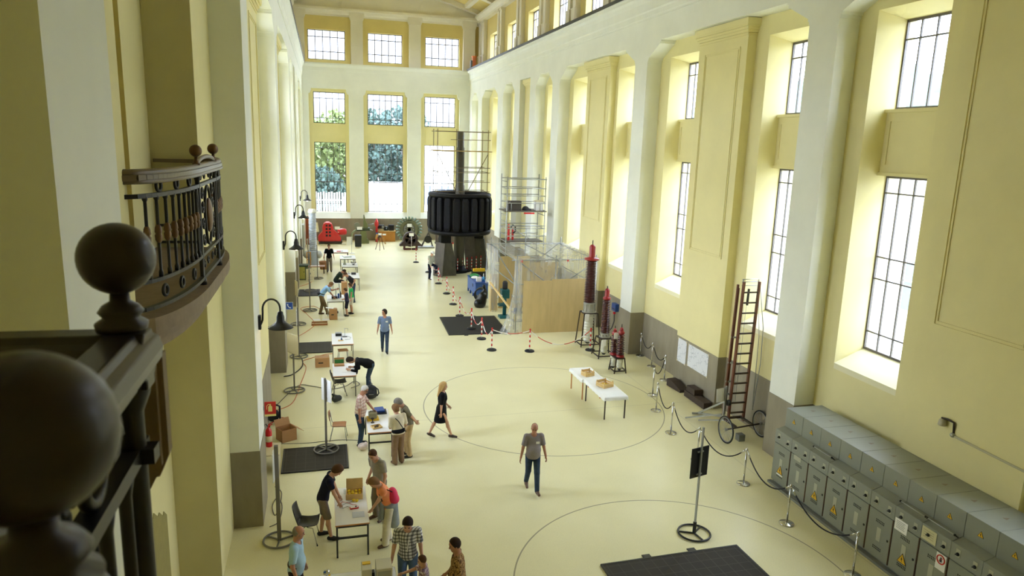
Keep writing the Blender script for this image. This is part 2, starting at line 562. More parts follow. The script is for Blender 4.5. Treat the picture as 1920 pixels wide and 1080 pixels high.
CLER = [2.0, 8.1, 13.6, 18.4, 24.1, 29.2, 34.9, 40.2, 45.6, 51.0, 56.6]
def clerestory(sign, X, name, trim_id, wins_at, first=0):
    w = MB()
    xi = X + sign * 1.0; xb = X + sign * 1.5
    prev = Y0
    for yc in [y for y in wins_at if y > first] + [None]:
        a = YE + 1.6 if yc is None else yc - 1.2
        w.span(xi, xb, prev, a, ZTOP, 18.6)
        if yc is not None:
            w.span(xi, xb, yc - 1.2, yc + 1.2, ZTOP, 14.62)
            w.span(xi, xb, yc - 1.2, yc + 1.2, 16.9, 18.6)
            window('X', yc - 1.2, yc + 1.2, 14.62, 16.9, X + sign * 1.38, 5, (0.28, 0.77))
            portal((X + sign * 1.6, yc, 15.76), 2.3, 2.2, (-sign, 0, 0))
            prev = yc + 1.2
    struct(w.build(name, M_ochre))
    t = MB()
    mids = [Y0 + 0.5] + [(p + q) / 2 for p, q in zip(wins_at[:-1], wins_at[1:])] + [59.4, 60.6]
    for y in mids:
        for dy in (-0.42, 0.42):
            if y > 59: dy *= 0.4
            t.span(X + sign * 0.72, xi, y + dy - 0.22, y + dy + 0.22, 14.33, 18.25)
            t.span(X + sign * 0.66, xi, y + dy - 0.27, y + dy + 0.27, 14.33, 15.45)
            t.span(X + sign * 0.64, xi, y + dy - 0.29, y + dy + 0.29, 15.45, 15.53)
            t.span(X + sign * 0.66, xi, y + dy - 0.29, y + dy + 0.29, 18.05, 18.25)
    # entablature under the vault
    pr = [(1.0, 18.2), (0.62, 18.2), (0.62, 18.38), (0.5, 18.5), (0.42, 18.62), (0.42, 18.78), (1.5, 18.78), (1.5, 18.2)]
    t.prism([(X + sign * a, z) for a, z in pr], 'Y', Y0, YE + 1.6)
    struct(t.build('trim_%d' % trim_id, M_coffer))
clerestory(+1, XR, 'wall_right.002', 24, CLER, first=12)
clerestory(-1, XL, 'wall_left.002', 25, CLER, first=99)

# ------------------------------------------------------------------ end wall
EW = [(-0.6, 1.92), (3.72, 6.65), (8.44, 11.08)]
ES = [(-0.95, 2.2), (3.38, 6.98), (8.12, 11.4)]
def end_wall():
    w = MB()
    x0, x1 = XL - 0.3, XR + 0.3
    T = 0.35
    edges = [x0] + [v for s in ES for v in s] + [x1]
    for i in range(0, len(edges), 2):
        w.span(edges[i], edges[i + 1], YE, YE + T, 1.85, ZTOP)
    for (a, b) in ES:
        w.span(a, b, YE, YE + T, 12.36, ZTOP)
        for e0, d in ((a, 1), (b, -1)):
            w.prism([(e0, 11.95), (e0 + d * 0.10, 11.98), (e0 + d * 0.20, 12.2), (e0 + d * 0.20, 12.36), (e0, 12.36)], 'Y', YE, YE + T)
    w.span(x0, x1, YE, YE + T, 0, 1.85)
    # yellow back layer with window holes
    w.m(1)
    yb = YE + T; yo = YE + T + 0.6
    e2 = [x0] + [v for s in EW for v in s] + [x1]
    for i in range(0, len(e2), 2):
        w.span(e2[i], e2[i + 1], yb, yo, 0, ZTOP)
    for (a, b), (c, d) in zip(EW, ES):
        w.span(a, b, yb, yo, 8.1, 9.62)
        w.span(a, b, yb, yo, 12.1, ZTOP)
        w.span(a, b, yb, yo, 0, 2.35)
        for (p0, p1, q0, q1) in ((a + 0.1, b - 0.1, 8.32, 8.37), (a + 0.1, b - 0.1, 9.33, 9.38), (a + 0.1, a + 0.15, 8.37, 9.33), (b - 0.15, b - 0.1, 8.37, 9.33)):
            w.span(p0, p1, yb - 0.02, yb, q0, q1)
        # raised frame around the glass
        for (za, zb) in ((2.4, 8.12), (9.62, 12.12)):
            w.span(a - 0.14, a, yb - 0.05, yb, za, zb + 0.1); w.span(b, b + 0.14, yb - 0.05, yb, za, zb + 0.1)
            w.span(a, b, yb - 0.05, yb, zb, zb + 0.1)
        w.span(a - 0.14, b + 0.14, yb - 0.06, yb, 9.48, 9.62)
        w.m(2)
        w.prism([(YE - 0.01, 1.86), (yb, 2.36), (yb, 1.5), (YE - 0.01, 1.5)], 'X', c, d)
        w.m(1)
    struct(w.build('wall_end', [M_white, M_yellow, M_white]))
    dd = MB().span(x0, x1, YE - 0.02, YE + 0.02, 0, 1.86)
    struct(dd.build('baseboard_end', M_dado))
    for (a, b) in EW:
        n = 6 if b - a > 2.8 else 5
        window('Y', a, b, 2.38, 8.12, YE + T + 0.06, n, (0.12, -0.435, 0.56, 0.915), bar=0.042)
        window('Y', a, b, 9.62, 12.1, YE + T + 0.06, n, (0.17, 0.80), bar=0.045)
        portal(((a + b) / 2, YE + 1.1, 5.2), b - a, 5.7, (0, -1, 0))
        portal(((a + b) / 2, YE + 1.1, 10.85), b - a, 2.5, (0, -1, 0))
    # ledge
    t = MB()
    pr = [(0.1, 13.6), (-0.03, 13.6), (-0.03, 13.68), (-0.06, 13.74), (-0.06, 14.0), (-0.14, 14.12), (-0.2, 14.22), (-0.2, 14.33), (0.1, 14.33)]
    t.prism([(YE + a, z) for a, z in pr], 'X', x0, x1)
    t.span(x0, x1, YE, YE + 0.7, 14.25, 14.34)
    struct(t.build('trim_30', M_white))
    # upper zone
    u = MB()
    yu = YE + 0.45
    UW = [(-0.93, 2.0), (3.8, 6.6), (8.5, 11.36)]
    e3 = [XL - 1.6] + [v for s in UW for v in s] + [XR + 1.6]
    for i in range(0, len(e3), 2):
        u.span(e3[i], e3[i + 1], yu, yu + 0.5, ZTOP, 22.5)
    for (a, b) in UW:
        u.span(a, b, yu, yu + 0.5, ZTOP, 14.62); u.span(a, b, yu, yu + 0.5, 16.92, 22.5)
        window('Y', a, b, 14.62, 16.92, yu + 0.2, 5, (0.28, 0.77), bar=0.06)
        portal(((a + b) / 2, yu + 0.7, 15.76), b - a, 2.3, (0, -1, 0))
    struct(u.build('wall_end.001', M_ochre))
    p = MB()
    for xc, hw in ((-1.7, 0.55), (2.92, 0.48), (7.6, 0.48), (12.15, 0.5)):
        p.span(xc - hw, xc + hw, YE + 0.12, yu, 14.33, 18.2)
        p.span(xc - hw - 0.01, xc + hw + 0.01, YE + 0.08, yu, 15.75, 15.85)
        p.span(xc - hw - 0.12, xc + hw + 0.12, YE + 0.05, yu, 17.98, 18.3)
        p.prism([(xc - hw, 17.7), (xc - hw - 0.12, 17.98), (xc + hw + 0.12, 17.98), (xc + hw, 17.7)], 'Y', YE + 0.06, yu)
    pr = [(0.45, 17.98), (0.22, 17.98), (0.22, 18.1), (0.12, 18.2), (0.05, 18.36), (0.0, 18.4), (0.0, 18.6), (0.45, 18.6)]
    p.prism([(YE + a, z) for a, z in pr], 'X', XL - 1.5, XR + 1.5)
    # white band between the entablature and the vault
    p.span(XL - 1.5, XR + 1.5, YE + 0.3, yu, 18.6, 20.6)
    struct(p.build('trim_31', M_coffer))
end_wall()

# ceiling: shallow vault with ribs
def ceiling():
    w = MB()
    xa, xb = XL - 1.6, XR + 1.6
    xc = (xa + xb) / 2; half = (xb - xa) / 2
    def arc(u, off=0.0):
        x = xa + (xb - xa) * u
        return x, 18.78 + 1.7 * (1 - ((x - xc) / half) ** 2) + off
    n = 24
    outer = [arc(i / n, 0.3) for i in range(n + 1)]
    inner = [arc(i / n) for i in range(n, -1, -1)]
    for i in range(n):
        (x0, z0), (x1, z1) = arc(i / n), arc((i + 1) / n)
        w.prism([(x0, z0), (x1, z1), (x1, z1 + 0.3), (x0, z0 + 0.3)], 'Y', Y0 - 0.5, YE + 1.0)
    w.m(1)
    for y in [Y0 + 2 + 5.33 * k for k in range(13)]:
        for i in range(n):
            (x0, z0), (x1, z1) = arc(i / n), arc((i + 1) / n)
            w.prism([(x0, z0 - 0.35), (x1, z1 - 0.35), (x1, z1), (x0, z0)], 'Y', y - 0.3, y + 0.3)
    for x in (xa + 2.0, xc - 2.2, xc + 2.2, xb - 2.0):
        z = 18.78 + 1.7 * (1 - ((x - xc) / half) ** 2)
        w.span(x - 0.2, x + 0.2, Y0, YE + 0.5, z - 0.25, z + 0.1)
    struct(w.build('ceiling', [M_ochre, M_coffer]))
ceiling()

# ------------------------------------------------------------------ left wall
L_OPEN = [o for o in OPEN]
NICHE = (5.8, 15.2)
L_OPEN = [(-4.7, 4.52), (5.8, 15.2), (16.5, 26.0), (27.2, 36.7), (38.0, 41.2), (42.4, 44.7), (46.0, 49.1), (50.6, 55.9), (57.3, 59.8)]
struct(arcade(-1, XL, 'wall_left', L_OPEN))
L_WINS = [w for w in R_WINS if 16 < w[0] < 55]
inner_wall(-1, XL, 'wall_left.003', L_WINS, 13.3, YE + 0.3)
for (a, b) in L_WINS:
    pl = XL - DEP - 0.74
    window('X', a + 0.12, b - 0.12, 3.55, 8.0, pl, 4, (0.11, 0.42, 0.545, 0.905))
    window('X', a + 0.12, b - 0.12, 9.58, 11.66, pl, 4, (0.78,))
    portal((pl - 0.20, (a + b) / 2, 5.78), b - a - 0.2, 4.45, (1, 0, 0))
    portal((pl - 0.20, (a + b) / 2, 10.62), b - a - 0.2, 2.06, (1, 0, 0))
def left_inner():
    w = MB()
    w.span(XL - 0.5, XL - 1.5, Y0, 8.1, 0, ZTOP)
    w.m(2).span(XL - 0.6, XL - 1.6, 13.28, 13.30, 0, ZTOP).m(0)
    w.span(XL - 1.0, XL - 1.6, 13.31, 15.3, 0, ZTOP)
    # niche: back wall with a tall doorway on the upper level
    w.span(-2.80, -3.3, 11.9, 13.4, 0, ZTOP)
    w.span(-2.80, -3.3, 8.0, 11.9, 0, 6.4)
    w.span(-2.80, -3.3, 8.0, 9.4, 6.4, ZTOP)
    w.m(1)
    w.span(-4.2, -3.3, 11.9, 12.2, 0, ZTOP)
    w.span(-4.2, -3.3, 9.1, 9.4, 0, ZTOP)
    w.span(-4.4, -4.2, 9.1, 12.2, 0, ZTOP)
    w.span(-4.2, -3.3, 9.1, 12.2, 6.2, 6.4)
    w.span(-4.2, -2.80, 9.1, 12.2, 13.6, ZTOP)
    struct(w.build('wall_left.001', [M_yellow, M_ochre, M_olive]))
left_inner()
for yc in (21.3, 32.0):
    pilaster(XL, -1, yc)
dado(-1, XL, 'baseboard_left', L_OPEN, [(21.3, 1.43), (32.0, 1.43)], skip=(NICHE,))
pw = MB().prism([(11.5, 0), (11.5, 2.42), (11.62, 2.32), (11.7, 2.38), (11.95, 2.18), (12.05, 2.2), (12.3, 2.0), (12.36, 2.05), (12.56, 1.88), (12.56, 0)], 'X', -2.80, -2.788)
struct(pw.build('trim_40', mat('old_olive_paint', (0.60, 0.56, 0.33), 0.7, var=0.08)))
# back wall behind the camera
bw = MB().span(XL - 1.6, XR + 1.6, Y0 - 0.5, Y0, 0, 22.5)
struct(bw.build('wall_back', M_yellow))
# ------------------------------------------------------------------ outside
M_ground = mat('pale_gravel', (0.78, 0.77, 0.74), 0.9, var=0.08, scale=0.5)
g_ = MB()
g_.span(15.5, 120, -60, 170, -0.4, -0.1); g_.span(-80, 15.5, 64.5, 170, -0.4, -0.1); g_.span(-80, -6, -60, 64.5, -0.4, -0.1)
struct(g_.build('ground_outside', M_ground))
M_render = mat('pale_render', (0.80, 0.80, 0.79), 0.8)
M_winblue = mat('building_window_glass', (0.42, 0.47, 0.54), 0.2)
def neighbour(label, x0, x1, y0, y1, h, win_axis, nwin, zs=(1.0, 3.4, 5.0)):
    t = thing('building', label, 'building', ((x0 + x1) / 2, (y0 + y1) / 2, -0.1))
    a, b = (x1 - x0) / 2, (y1 - y0) / 2
    MB().span(-a, a, -b, b, 0, h).build('wall', M_render, t)
    MB().span(-a - 0.3, a + 0.3, -b - 0.3, b + 0.3, h, h + 0.3).build('roof_edge', mat('roof_edge_grey', (0.62, 0.62, 0.60), 0.7), t)
    for i in range(nwin):
        if win_axis == 'X':
            y = -b + (i + 0.5) * 2 * b / nwin
            w = MB().span(-a - 0.03, -a + 0.02, y - 1.1, y + 1.1, 1.6, 3.9).build('window', M_winblue, t)
            f = MB()
            for k in range(4): f.span(-a - 0.06, -a - 0.03, y - 1.1 + k * 0.733 - 0.04, y - 1.1 + k * 0.733 + 0.04, 1.6, 3.9)
            f.span(-a - 0.06, -a - 0.03, y - 1.1, y + 1.1, 2.9, 2.98).build('glazing_bar', M_render, w)
        else:
            x = -a + (i + 0.5) * 2 * a / nwin
            w = MB().span(x - 0.9, x + 0.9, -b - 0.03, -b + 0.02, 1.6, 3.6).build('window', M_winblue, t)
            MB().span(x - 0.04, x + 0.04, -b - 0.06, -b - 0.03, 1.6, 3.6).build('glazing_bar', M_render, w)
neighbour('pale rendered building with wide windows seen outside through the right-hand windows', 26.0, 36.0, -10.0, 80.0, 7.2, 'X', 14)
neighbour('pale low building seen outside through the right end window', 9.6, 20.0, 80.0, 92.0, 8.0, 'Y', 4)
t = thing('garden_wall', 'pale garden wall crossing the lower half of the middle end window', 'wall', (6.3, 77.0, -0.1))
MB().span(-2.7, 3.0, -0.15, 0.15, 0, 4.0).build('wall_body', M_render, t)
MB().span(-2.8, 3.1, -0.22, 0.22, 4.0, 4.12).build('coping', M_render, t)
M_leaf1 = mat('light_foliage', (0.36, 0.41, 0.22), 0.8, var=0.25, scale=3)
M_leaf2 = mat('dark_foliage', (0.22, 0.30, 0.27), 0.8, var=0.3, scale=2)
M_leaf3 = mat('hill_foliage', (0.24, 0.32, 0.28), 0.9, var=0.3, scale=0.5)
M_trunk = mat('tree_bark', (0.36, 0.30, 0.24), 0.9)
def tree(label, x, y, h, r, m, seed):
    rnd = random.Random(seed)
    t = thing('tree', label, 'tree', (x, y, -0.1), 0, 'trees outside the end windows')
    tr = MB().tube([(0, 0, 0), (0.1, 0, h * 0.35), (0.0, 0.1, h * 0.7)], [0.22, 0.16, 0.06], 8)
    for k in range(7):
        a = rnd.random() * 2 * PI
        tr.tube([(0.05, 0, h * (0.25 + 0.05 * k)), (r * 0.6 * math.cos(a), r * 0.6 * math.sin(a), h * (0.45 + 0.06 * k))], [0.07, 0.03], 6)
    tr.build('trunk', M_trunk, t)
    lf = MB()
    for k in range(2600):
        while True:
            p = Vector((rnd.uniform(-1, 1), rnd.uniform(-1, 1), rnd.uniform(-1, 1)))
            if p.length < 1: break
        p = Vector((p.x * r, p.y * r, h * 0.56 + p.z * h * 0.46))
        q = Euler((rnd.random() * 3, rnd.random() * 3, rnd.random() * 3)).to_matrix()
        s = rnd.uniform(0.16, 0.36)
        lf.add([p + q @ Vector(v) * s for v in ((-1, -0.5, 0), (0, -0.6, 0.2), (1, 0, 0), (0, 0.6, 0.2), (-1, 0.5, 0))], [(0, 1, 2, 3, 4)])
    lf.build('foliage', m, t)
tree('light green tree seen through the left end window', -3.5, 81.0, 10.5, 3.4, M_leaf1, 1)
tree('light green bushy tree just right of it behind the white fence', 1.6, 87.0, 11.5, 3.6, M_leaf1, 2)
tree('low dark green tree behind the white fence', -0.6, 76.0, 5.6, 2.9, M_leaf2, 3)
tree('dark blue-green tree filling the middle end window', 6.2, 89.0, 12.0, 4.0, M_leaf2, 4)
tree('dark tree at the right edge of the middle end window', 11.0, 101.0, 13.0, 4.5, M_leaf2, 5)
t = thing('fence', 'white picket fence outside the left end window', 'fence', (0, 71.0, -0.1))
MB().span(-5, 3.4, -0.03, 0.03, 0.4, 0.5).span(-5, 3.4, -0.03, 0.03, 2.6, 2.7).build('rail', M_render, t)
pk = MB()
for i in range(34):
    pk.span(-5 + i * 0.25, -4.84 + i * 0.25, -0.06, -0.03, 0.1, 3.35 + 0.05 * (i % 3))
pk.build('pickets', M_render, t)
def hill():
    b = MB()
    rnd = random.Random(5)
    b.grid(lambda u, v: (44 + 60 * v, -40 + 200 * u, -1 + 24 * v ** 0.8 + 1.4 * math.sin(u * 40 + v * 9) * v + 1.2 * math.sin(u * 97 + 3 * v) * v), 90, 20)
    return struct(b.build('hill', M_leaf3))
hill()
# ------------------------------------------------------------------ people: smooth blended bodies meshed from a distance field
class Field:
    def __init__(s, lo, hi, h):
        s.h = h; s.lo = np.array(lo, float)
        s.n = np.ceil((np.array(hi, float) - s.lo) / h).astype(int) + 1
        s.D = np.full(s.n, 0.5, np.float32)
    def region(s, lo, hi):
        a = np.clip(np.floor((np.array(lo) - s.lo) / s.h).astype(int), 0, s.n)
        b = np.clip(np.ceil((np.array(hi) - s.lo) / s.h).astype(int) + 1, 0, s.n)
        if np.any(b <= a):
            return None
        ax = [s.lo[i] + s.h * np.arange(a[i], b[i]) for i in range(3)]
        P = np.stack(np.meshgrid(*ax, indexing='ij'), -1)
        return (slice(a[0], b[0]), slice(a[1], b[1]), slice(a[2], b[2])), P
    def blend(s, sl, d, k):
        D = s.D[sl]
        if k > 0:
            hh = np.clip(0.5 + 0.5 * (d - D) / k, 0, 1)
            s.D[sl] = d * (1 - hh) + D * hh - k * hh * (1 - hh)
        else:
            s.D[sl] = np.minimum(D, d)
    def cone(s, a, b, r1, r2, k=0.03):
        a = np.array(a, float); b = np.array(b, float); R = max(r1, r2) + k + 2 * s.h
        q = s.region(np.minimum(a, b) - R, np.maximum(a, b) + R)
        if q is None: return
        sl, P = q
        pa = P - a; ba = b - a
        t = np.clip((pa @ ba) / max(ba @ ba, 1e-9), 0, 1)
        d = np.linalg.norm(pa - t[..., None] * ba, axis=-1) - (r1 + (r2 - r1) * t)
        s.blend(sl, d, k)
    def ell(s, c, r, M=None, k=0.03):
        c = np.array(c, float); r = np.array(r, float); R = max(r) + k + 2 * s.h
        q = s.region(c - R, c + R)
        if q is None: return
        sl, P = q
        p = P - c
        if M is not None:
            p = p @ np.array(M)          # world->local with M columns = local axes
        k0 = np.linalg.norm(p / r, axis=-1); k1 = np.linalg.norm(p / (r * r), axis=-1)
        d = k0 * (k0 - 1) / np.maximum(k1, 1e-6)
        s.blend(sl, d, k)
    def subcone(s, a, b, r1, r2):
        a = np.array(a, float); b = np.array(b, float); R = max(r1, r2) + 2 * s.h
        q = s.region(np.minimum(a, b) - R, np.maximum(a, b) + R)
        if q is None: return
        sl, P = q
        pa = P - a; ba = b - a
        t = np.clip((pa @ ba) / max(ba @ ba, 1e-9), 0, 1)
        d = np.linalg.norm(pa - t[..., None] * ba, axis=-1) - (r1 + (r2 - r1) * t)
        s.D[sl] = np.maximum(s.D[sl], -d)
    def cut(s, p, n, lo=None, hi=None):
        """keep the side where (x-p).n < 0"""
        p = np.array(p, float); n = np.array(n, float); n /= np.linalg.norm(n)
        q = s.region(s.lo if lo is None else lo, s.lo + s.h * s.n if hi is None else hi)
        if q is None: return
        sl, P = q
        s.D[sl] = np.maximum(s.D[sl], (P - p) @ n)
    def mesh(s):
        D = s.D; S = D < 0
        n = np.array(S.shape)
        c = np.zeros(n - 1, np.int8)
        for dx in (0, 1):
            for dy in (0, 1):
                for dz in (0, 1):
                    c += S[dx:n[0] - 1 + dx, dy:n[1] - 1 + dy, dz:n[2] - 1 + dz]
        act = np.argwhere((c > 0) & (c < 8))
        if len(act) == 0: return [], []
        idx = -np.ones(n - 1, np.int64); idx[tuple(act.T)] = np.arange(len(act))
        acc = np.zeros((len(act), 3)); cnt = np.zeros(len(act))
        cor = [(x, y, z) for x in (0, 1) for y in (0, 1) for z in (0, 1)]
        for i, p in enumerate(cor):
            for q in cor[i + 1:]:
                if sum(abs(np.array(p) - np.array(q))) != 1: continue
                d0 = D[tuple((act + p).T)]; d1 = D[tuple((act + q).T)]
                m = (d0 < 0) != (d1 < 0)
                t = np.where(m, d0 / np.where(np.abs(d0 - d1) < 1e-9, 1, d0 - d1), 0)
                pos = np.array(p) + t[:, None] * (np.array(q) - np.array(p))
                acc += np.where(m[:, None], pos, 0); cnt += m
        V = s.lo + s.h * (act + acc / cnt[:, None])
        F = []
        for ax in range(3):
            o1, o2 = (ax + 1) % 3, (ax + 2) % 3
            sl0 = [slice(None)] * 3; sl1 = [slice(None)] * 3
            sl0[ax] = slice(0, n[ax] - 1); sl1[ax] = slice(1, n[ax])
            A = S[tuple(sl0)]; B = S[tuple(sl1)]
            e_ = np.argwhere(A != B)
            e_ = e_[(e_[:, o1] > 0) & (e_[:, o2] > 0) & (e_[:, o1] < n[o1] - 1) & (e_[:, o2] < n[o2] - 1)]
            if len(e_) == 0: continue
            u = np.zeros(3, int); u[o1] = 1; w = np.zeros(3, int); w[o2] = 1
            q = np.stack([idx[tuple((e_ - u - w).T)], idx[tuple((e_ - w).T)], idx[tuple(e_.T)], idx[tuple((e_ - u).T)]], 1)
            F.append(q)
        return V.tolist(), np.concatenate(F).tolist()

def field_obj(F, name, mats, parent, extra=None):
    V, Q = F.mesh()
    mb = MB().add(V, Q, True)
    if extra: extra(mb)
    return mb.build(name, mats, parent)

def V3(*a): return np.array(a, float)
def unit(v):
    v = np.array(v, float); return v / max(np.linalg.norm(v), 1e-9)
def ik(a, c, l1, l2, hint):
    a = np.array(a, float); c = np.array(c, float)
    d = c - a; L = np.linalg.norm(d)
    mx = (l1 + l2) * 0.999
    if L > mx:
        c = a + d / L * mx; d = c - a; L = mx
    x = (l1 * l1 - l2 * l2 + L * L) / (2 * L)
    hgt = math.sqrt(max(l1 * l1 - x * x, 0))
    u = d / L
    hn = np.array(hint, float); hn = hn - u * (hn @ u)
    hn = unit(hn)
    return a + u * x + hn * hgt, c

SKIN = mat('skin', (0.80, 0.62, 0.52), 0.5, spec=0.3)
SKIN_TAN = mat('tanned_skin', (0.72, 0.52, 0.42), 0.5, spec=0.3)
EYE = mat('eye_dark', (0.12, 0.09, 0.08), 0.3)
LIP = mat('lip', (0.66, 0.38, 0.34), 0.5)

def person(label, loc, face, h=1.75, w=1.0, belly=0.0, lean=4, bend=0, head=(8, 0), hands=(None, None), feet=None, knees=None,
           pelvis=None, top=None, bottom=None, shoes=None, hair=None, skin=None, vox=0.0125, extras=None, group=None, bust=0.0, elbow=None):
    """face: heading in degrees of the forward axis (0 = +X). hands / feet: local targets (forward, left, up)."""
    k = h / 1.75
    skin = skin or SKIN
    root = thing('person', label, 'person', (loc[0], loc[1], loc[2] if len(loc) > 2 else 0.0), math.radians(face), group)
    # ---- skeleton
    P = V3(0, 0, 0.955 * k) if pelvis is None else V3(*pelvis)
    th = math.radians(lean); th2 = math.radians(lean + bend)
    u1 = V3(math.sin(th), 0, math.cos(th)); u2 = V3(math.sin(th2), 0, math.cos(th2))
    f1 = V3(math.cos(th), 0, -math.sin(th)); f2 = V3(math.cos(th2), 0, -math.sin(th2))
    side = V3(0, 1, 0)
    waist = P + u1 * 0.14 * k
    chest = waist + u2 * 0.20 * k
    neckb = waist + u2 * 0.375 * k - f2 * 0.01 * k
    shz = waist + u2 * 0.335 * k
    sw = 0.185 * k * w
    hp, hy = math.radians(lean + bend + head[0]), math.radians(head[1])
    hu = V3(math.sin(hp), 0, math.cos(hp)); hf0 = V3(math.cos(hp), 0, -math.sin(hp))
    hf = hf0 * math.cos(hy) + side * math.sin(hy); hs = unit(np.cross(hu, hf))
    nu = unit(hu + u2)
    hc = neckb + nu * 0.075 * k + hu * 0.115 * k + hf * 0.018 * k
    HM = np.stack([hf, hs, hu], 1)
    TM = np.stack([f2, side, u2], 1); PM = np.stack([f1, side, u1], 1)
    sh = [shz + side * sw * sgn for sgn in (1, -1)]
    ua, fa = 0.295 * k, 0.255 * k
    hand_pts, elb = [], []
    for i, sgn in enumerate((1, -1)):
        t = hands[i]
        if t is None:
            t = sh[i] + V3(0.06 * k, sgn * 0.075 * k, -0.53 * k)
        t = V3(*t)
        hint = V3(-1, sgn * 0.45, -0.25) if elbow is None or elbow[i] is None else V3(*elbow[i])
        e_, t = ik(sh[i], t, ua, fa, hint)
        elb.append(e_); hand_pts.append(t)
    hip = [P + side * sgn * 0.092 * k - u1 * 0.03 * k for sgn in (1, -1)]
    feet = feet or ((0.0, 0.11 * k, 0), (0.02, -0.11 * k, 0))
    ank, kne, fdir = [], [], []
    for i in range(2):
        ft = feet[i]
        a = V3(ft[0], ft[1], ft[2] + 0.085 * k)
        kh = V3(1, 0, 0.1) if knees is None or knees[i] is None else V3(*knees[i])
        kn, a = ik(hip[i], a, 0.427 * k, 0.420 * k, kh)
        ank.append(a); kne.append(kn)
        ang = math.radians(ft[3] if len(ft) > 3 else (8 if i == 0 else -8))
        pitch = math.radians(ft[4]) if len(ft) > 4 else 0.0
        fdir.append(V3(math.cos(ang) * math.cos(pitch), math.sin(ang) * math.cos(pitch), -math.sin(pitch)))
    allp = np.array([P, chest, hc + hu * 0.16 * k] + sh + elb + hand_pts + hip + kne + ank + [a + d * 0.2 for a, d in zip(ank, fdir)])
    lo = allp.min(0) - 0.27 * k; hi = allp.max(0) + 0.27 * k
    lo[2] = max(lo[2], -0.02 if pelvis is None else lo[2])
    # ---- body
    F = Field(lo, hi, vox)
    F.ell(hc + hu * 0.025 * k, (0.098 * k, 0.076 * k, 0.105 * k), HM, 0.02)
    F.ell(hc - hu * 0.055 * k + hf * 0.02 * k, (0.073 * k, 0.058 * k, 0.07 * k), HM, 0.03)
    F.cone(hc + hf * 0.088 * k + hu * 0.012 * k, hc + hf * 0.108 * k - hu * 0.022 * k, 0.008 * k, 0.014 * k, 0.012)
    F.ell(hc - hu * 0.095 * k + hf * 0.062 * k, (0.022 * k, 0.026 * k, 0.02 * k), HM, 0.02)
    for sgn in (1, -1):
        F.ell(hc + hs * 0.077 * k * sgn - hf * 0.005 * k - hu * 0.008 * k, (0.02 * k, 0.010 * k, 0.032 * k), HM, 0.006)
    F.cone(neckb - u2 * 0.03 * k, hc - hu * 0.06 * k - hf * 0.02 * k, 0.058 * k, 0.053 * k, 0.03)
    F.ell(chest, (0.095 * k, 0.145 * k * w, 0.19 * k), TM, 0.05)
    F.ell(waist, (0.09 * k, 0.125 * k * w, 0.15 * k), TM, 0.05)
    F.ell(P, (0.095 * k, 0.145 * k * w, 0.12 * k), PM, 0.05)
    F.cone(sh[0], sh[1], 0.05 * k, 0.05 * k, 0.05)
    for i in range(2):
        F.cone(sh[i], elb[i], 0.048 * k, 0.039 * k, 0.025)
        F.cone(elb[i], hand_pts[i], 0.039 * k, 0.027 * k, 0.015)
        F.cone(hip[i], kne[i], 0.078 * k, 0.052 * k, 0.04)
        calf = kne[i] + (ank[i] - kne[i]) * 0.3 - unit(np.cross(side, ank[i] - kne[i])) * (-0.012 * k)
        F.cone(kne[i], calf, 0.05 * k, 0.053 * k, 0.02)
        F.cone(calf, ank[i], 0.053 * k, 0.033 * k, 0.02)
        toe = ank[i] + fdir[i] * 0.13 * k - V3(0, 0, 0.05 * k)
        F.cone(ank[i] - V3(0, 0, 0.04 * k) - fdir[i] * 0.035 * k, toe, 0.034 * k, 0.028 * k, 0.02)
    def face_extra(mb):
        for i, sgn in enumerate((1, -1)):
            d = unit(hand_pts[i] - elb[i])
            inw = unit(-side * sgn - d * (d @ (-side * sgn)))
            fw = np.cross(d, inw) * sgn
            pal = hand_pts[i] + d * 0.045 * k
            M = Matrix((tuple(d), tuple(fw), tuple(inw))).transposed()
            mb.ball(pal, (0.052 * k, 0.041 * k, 0.017 * k), 10, 8, M)
            for j, (off, ln) in enumerate(((0.030, 0.068), (0.010, 0.076), (-0.010, 0.070), (-0.029, 0.056))):
                b0 = pal + d * 0.038 * k - fw * off * k * (-1)
                b1 = b0 + (d * 0.9 + inw * 0.25) * ln * 0.5 * k
                b2 = b1 + (d * 0.55 + inw * 0.75) * ln * 0.5 * k
                mb.tube([b0, b1, b2], [0.0088 * k, 0.0082 * k, 0.0065 * k], 6)
            t0 = hand_pts[i] + d * 0.025 * k + fw * 0.033 * k
            t1 = t0 + (fw * 0.7 + d * 0.6 + inw * 0.3) * 0.035 * k
            t2 = t1 + (d * 0.9 + inw * 0.4) * 0.028 * k
            mb.tube([t0, t1, t2], [0.011 * k, 0.0095 * k, 0.007 * k], 6)
        mb.m(1)
        for sgn in (1, -1):
            mb.ball(hc + hf * 0.087 * k + hs * 0.030 * k * sgn + hu * 0.014 * k, (0.009 * k, 0.014 * k, 0.008 * k), 8, 6, Matrix(HM.tolist()))
            mb.bar(hc + hf * 0.096 * k + hs * 0.016 * k * sgn + hu * 0.034 * k, hc + hf * 0.086 * k + hs * 0.048 * k * sgn + hu * 0.034 * k, 0.008 * k, 0.008 * k)
        mb.m(2)
        mb.ball(hc + hf * 0.088 * k - hu * 0.060 * k, (0.008 * k, 0.022 * k, 0.007 * k), 8, 6, Matrix(HM.tolist()))
        mb.m(0)
    field_obj(F, 'body', [skin, EYE, LIP], root, face_extra)
    S = dict(root=root, k=k, P=P, waist=waist, chest=chest, neckb=neckb, sh=sh, elb=elb, hand=hand_pts, hip=hip, knee=kne, ank=ank, hc=hc, hf=hf, hs=hs, hu=hu, f2=f2, u2=u2, u1=u1, f1=f1, TM=TM, PM=PM, HM=HM, lo=lo, hi=hi, w=w)
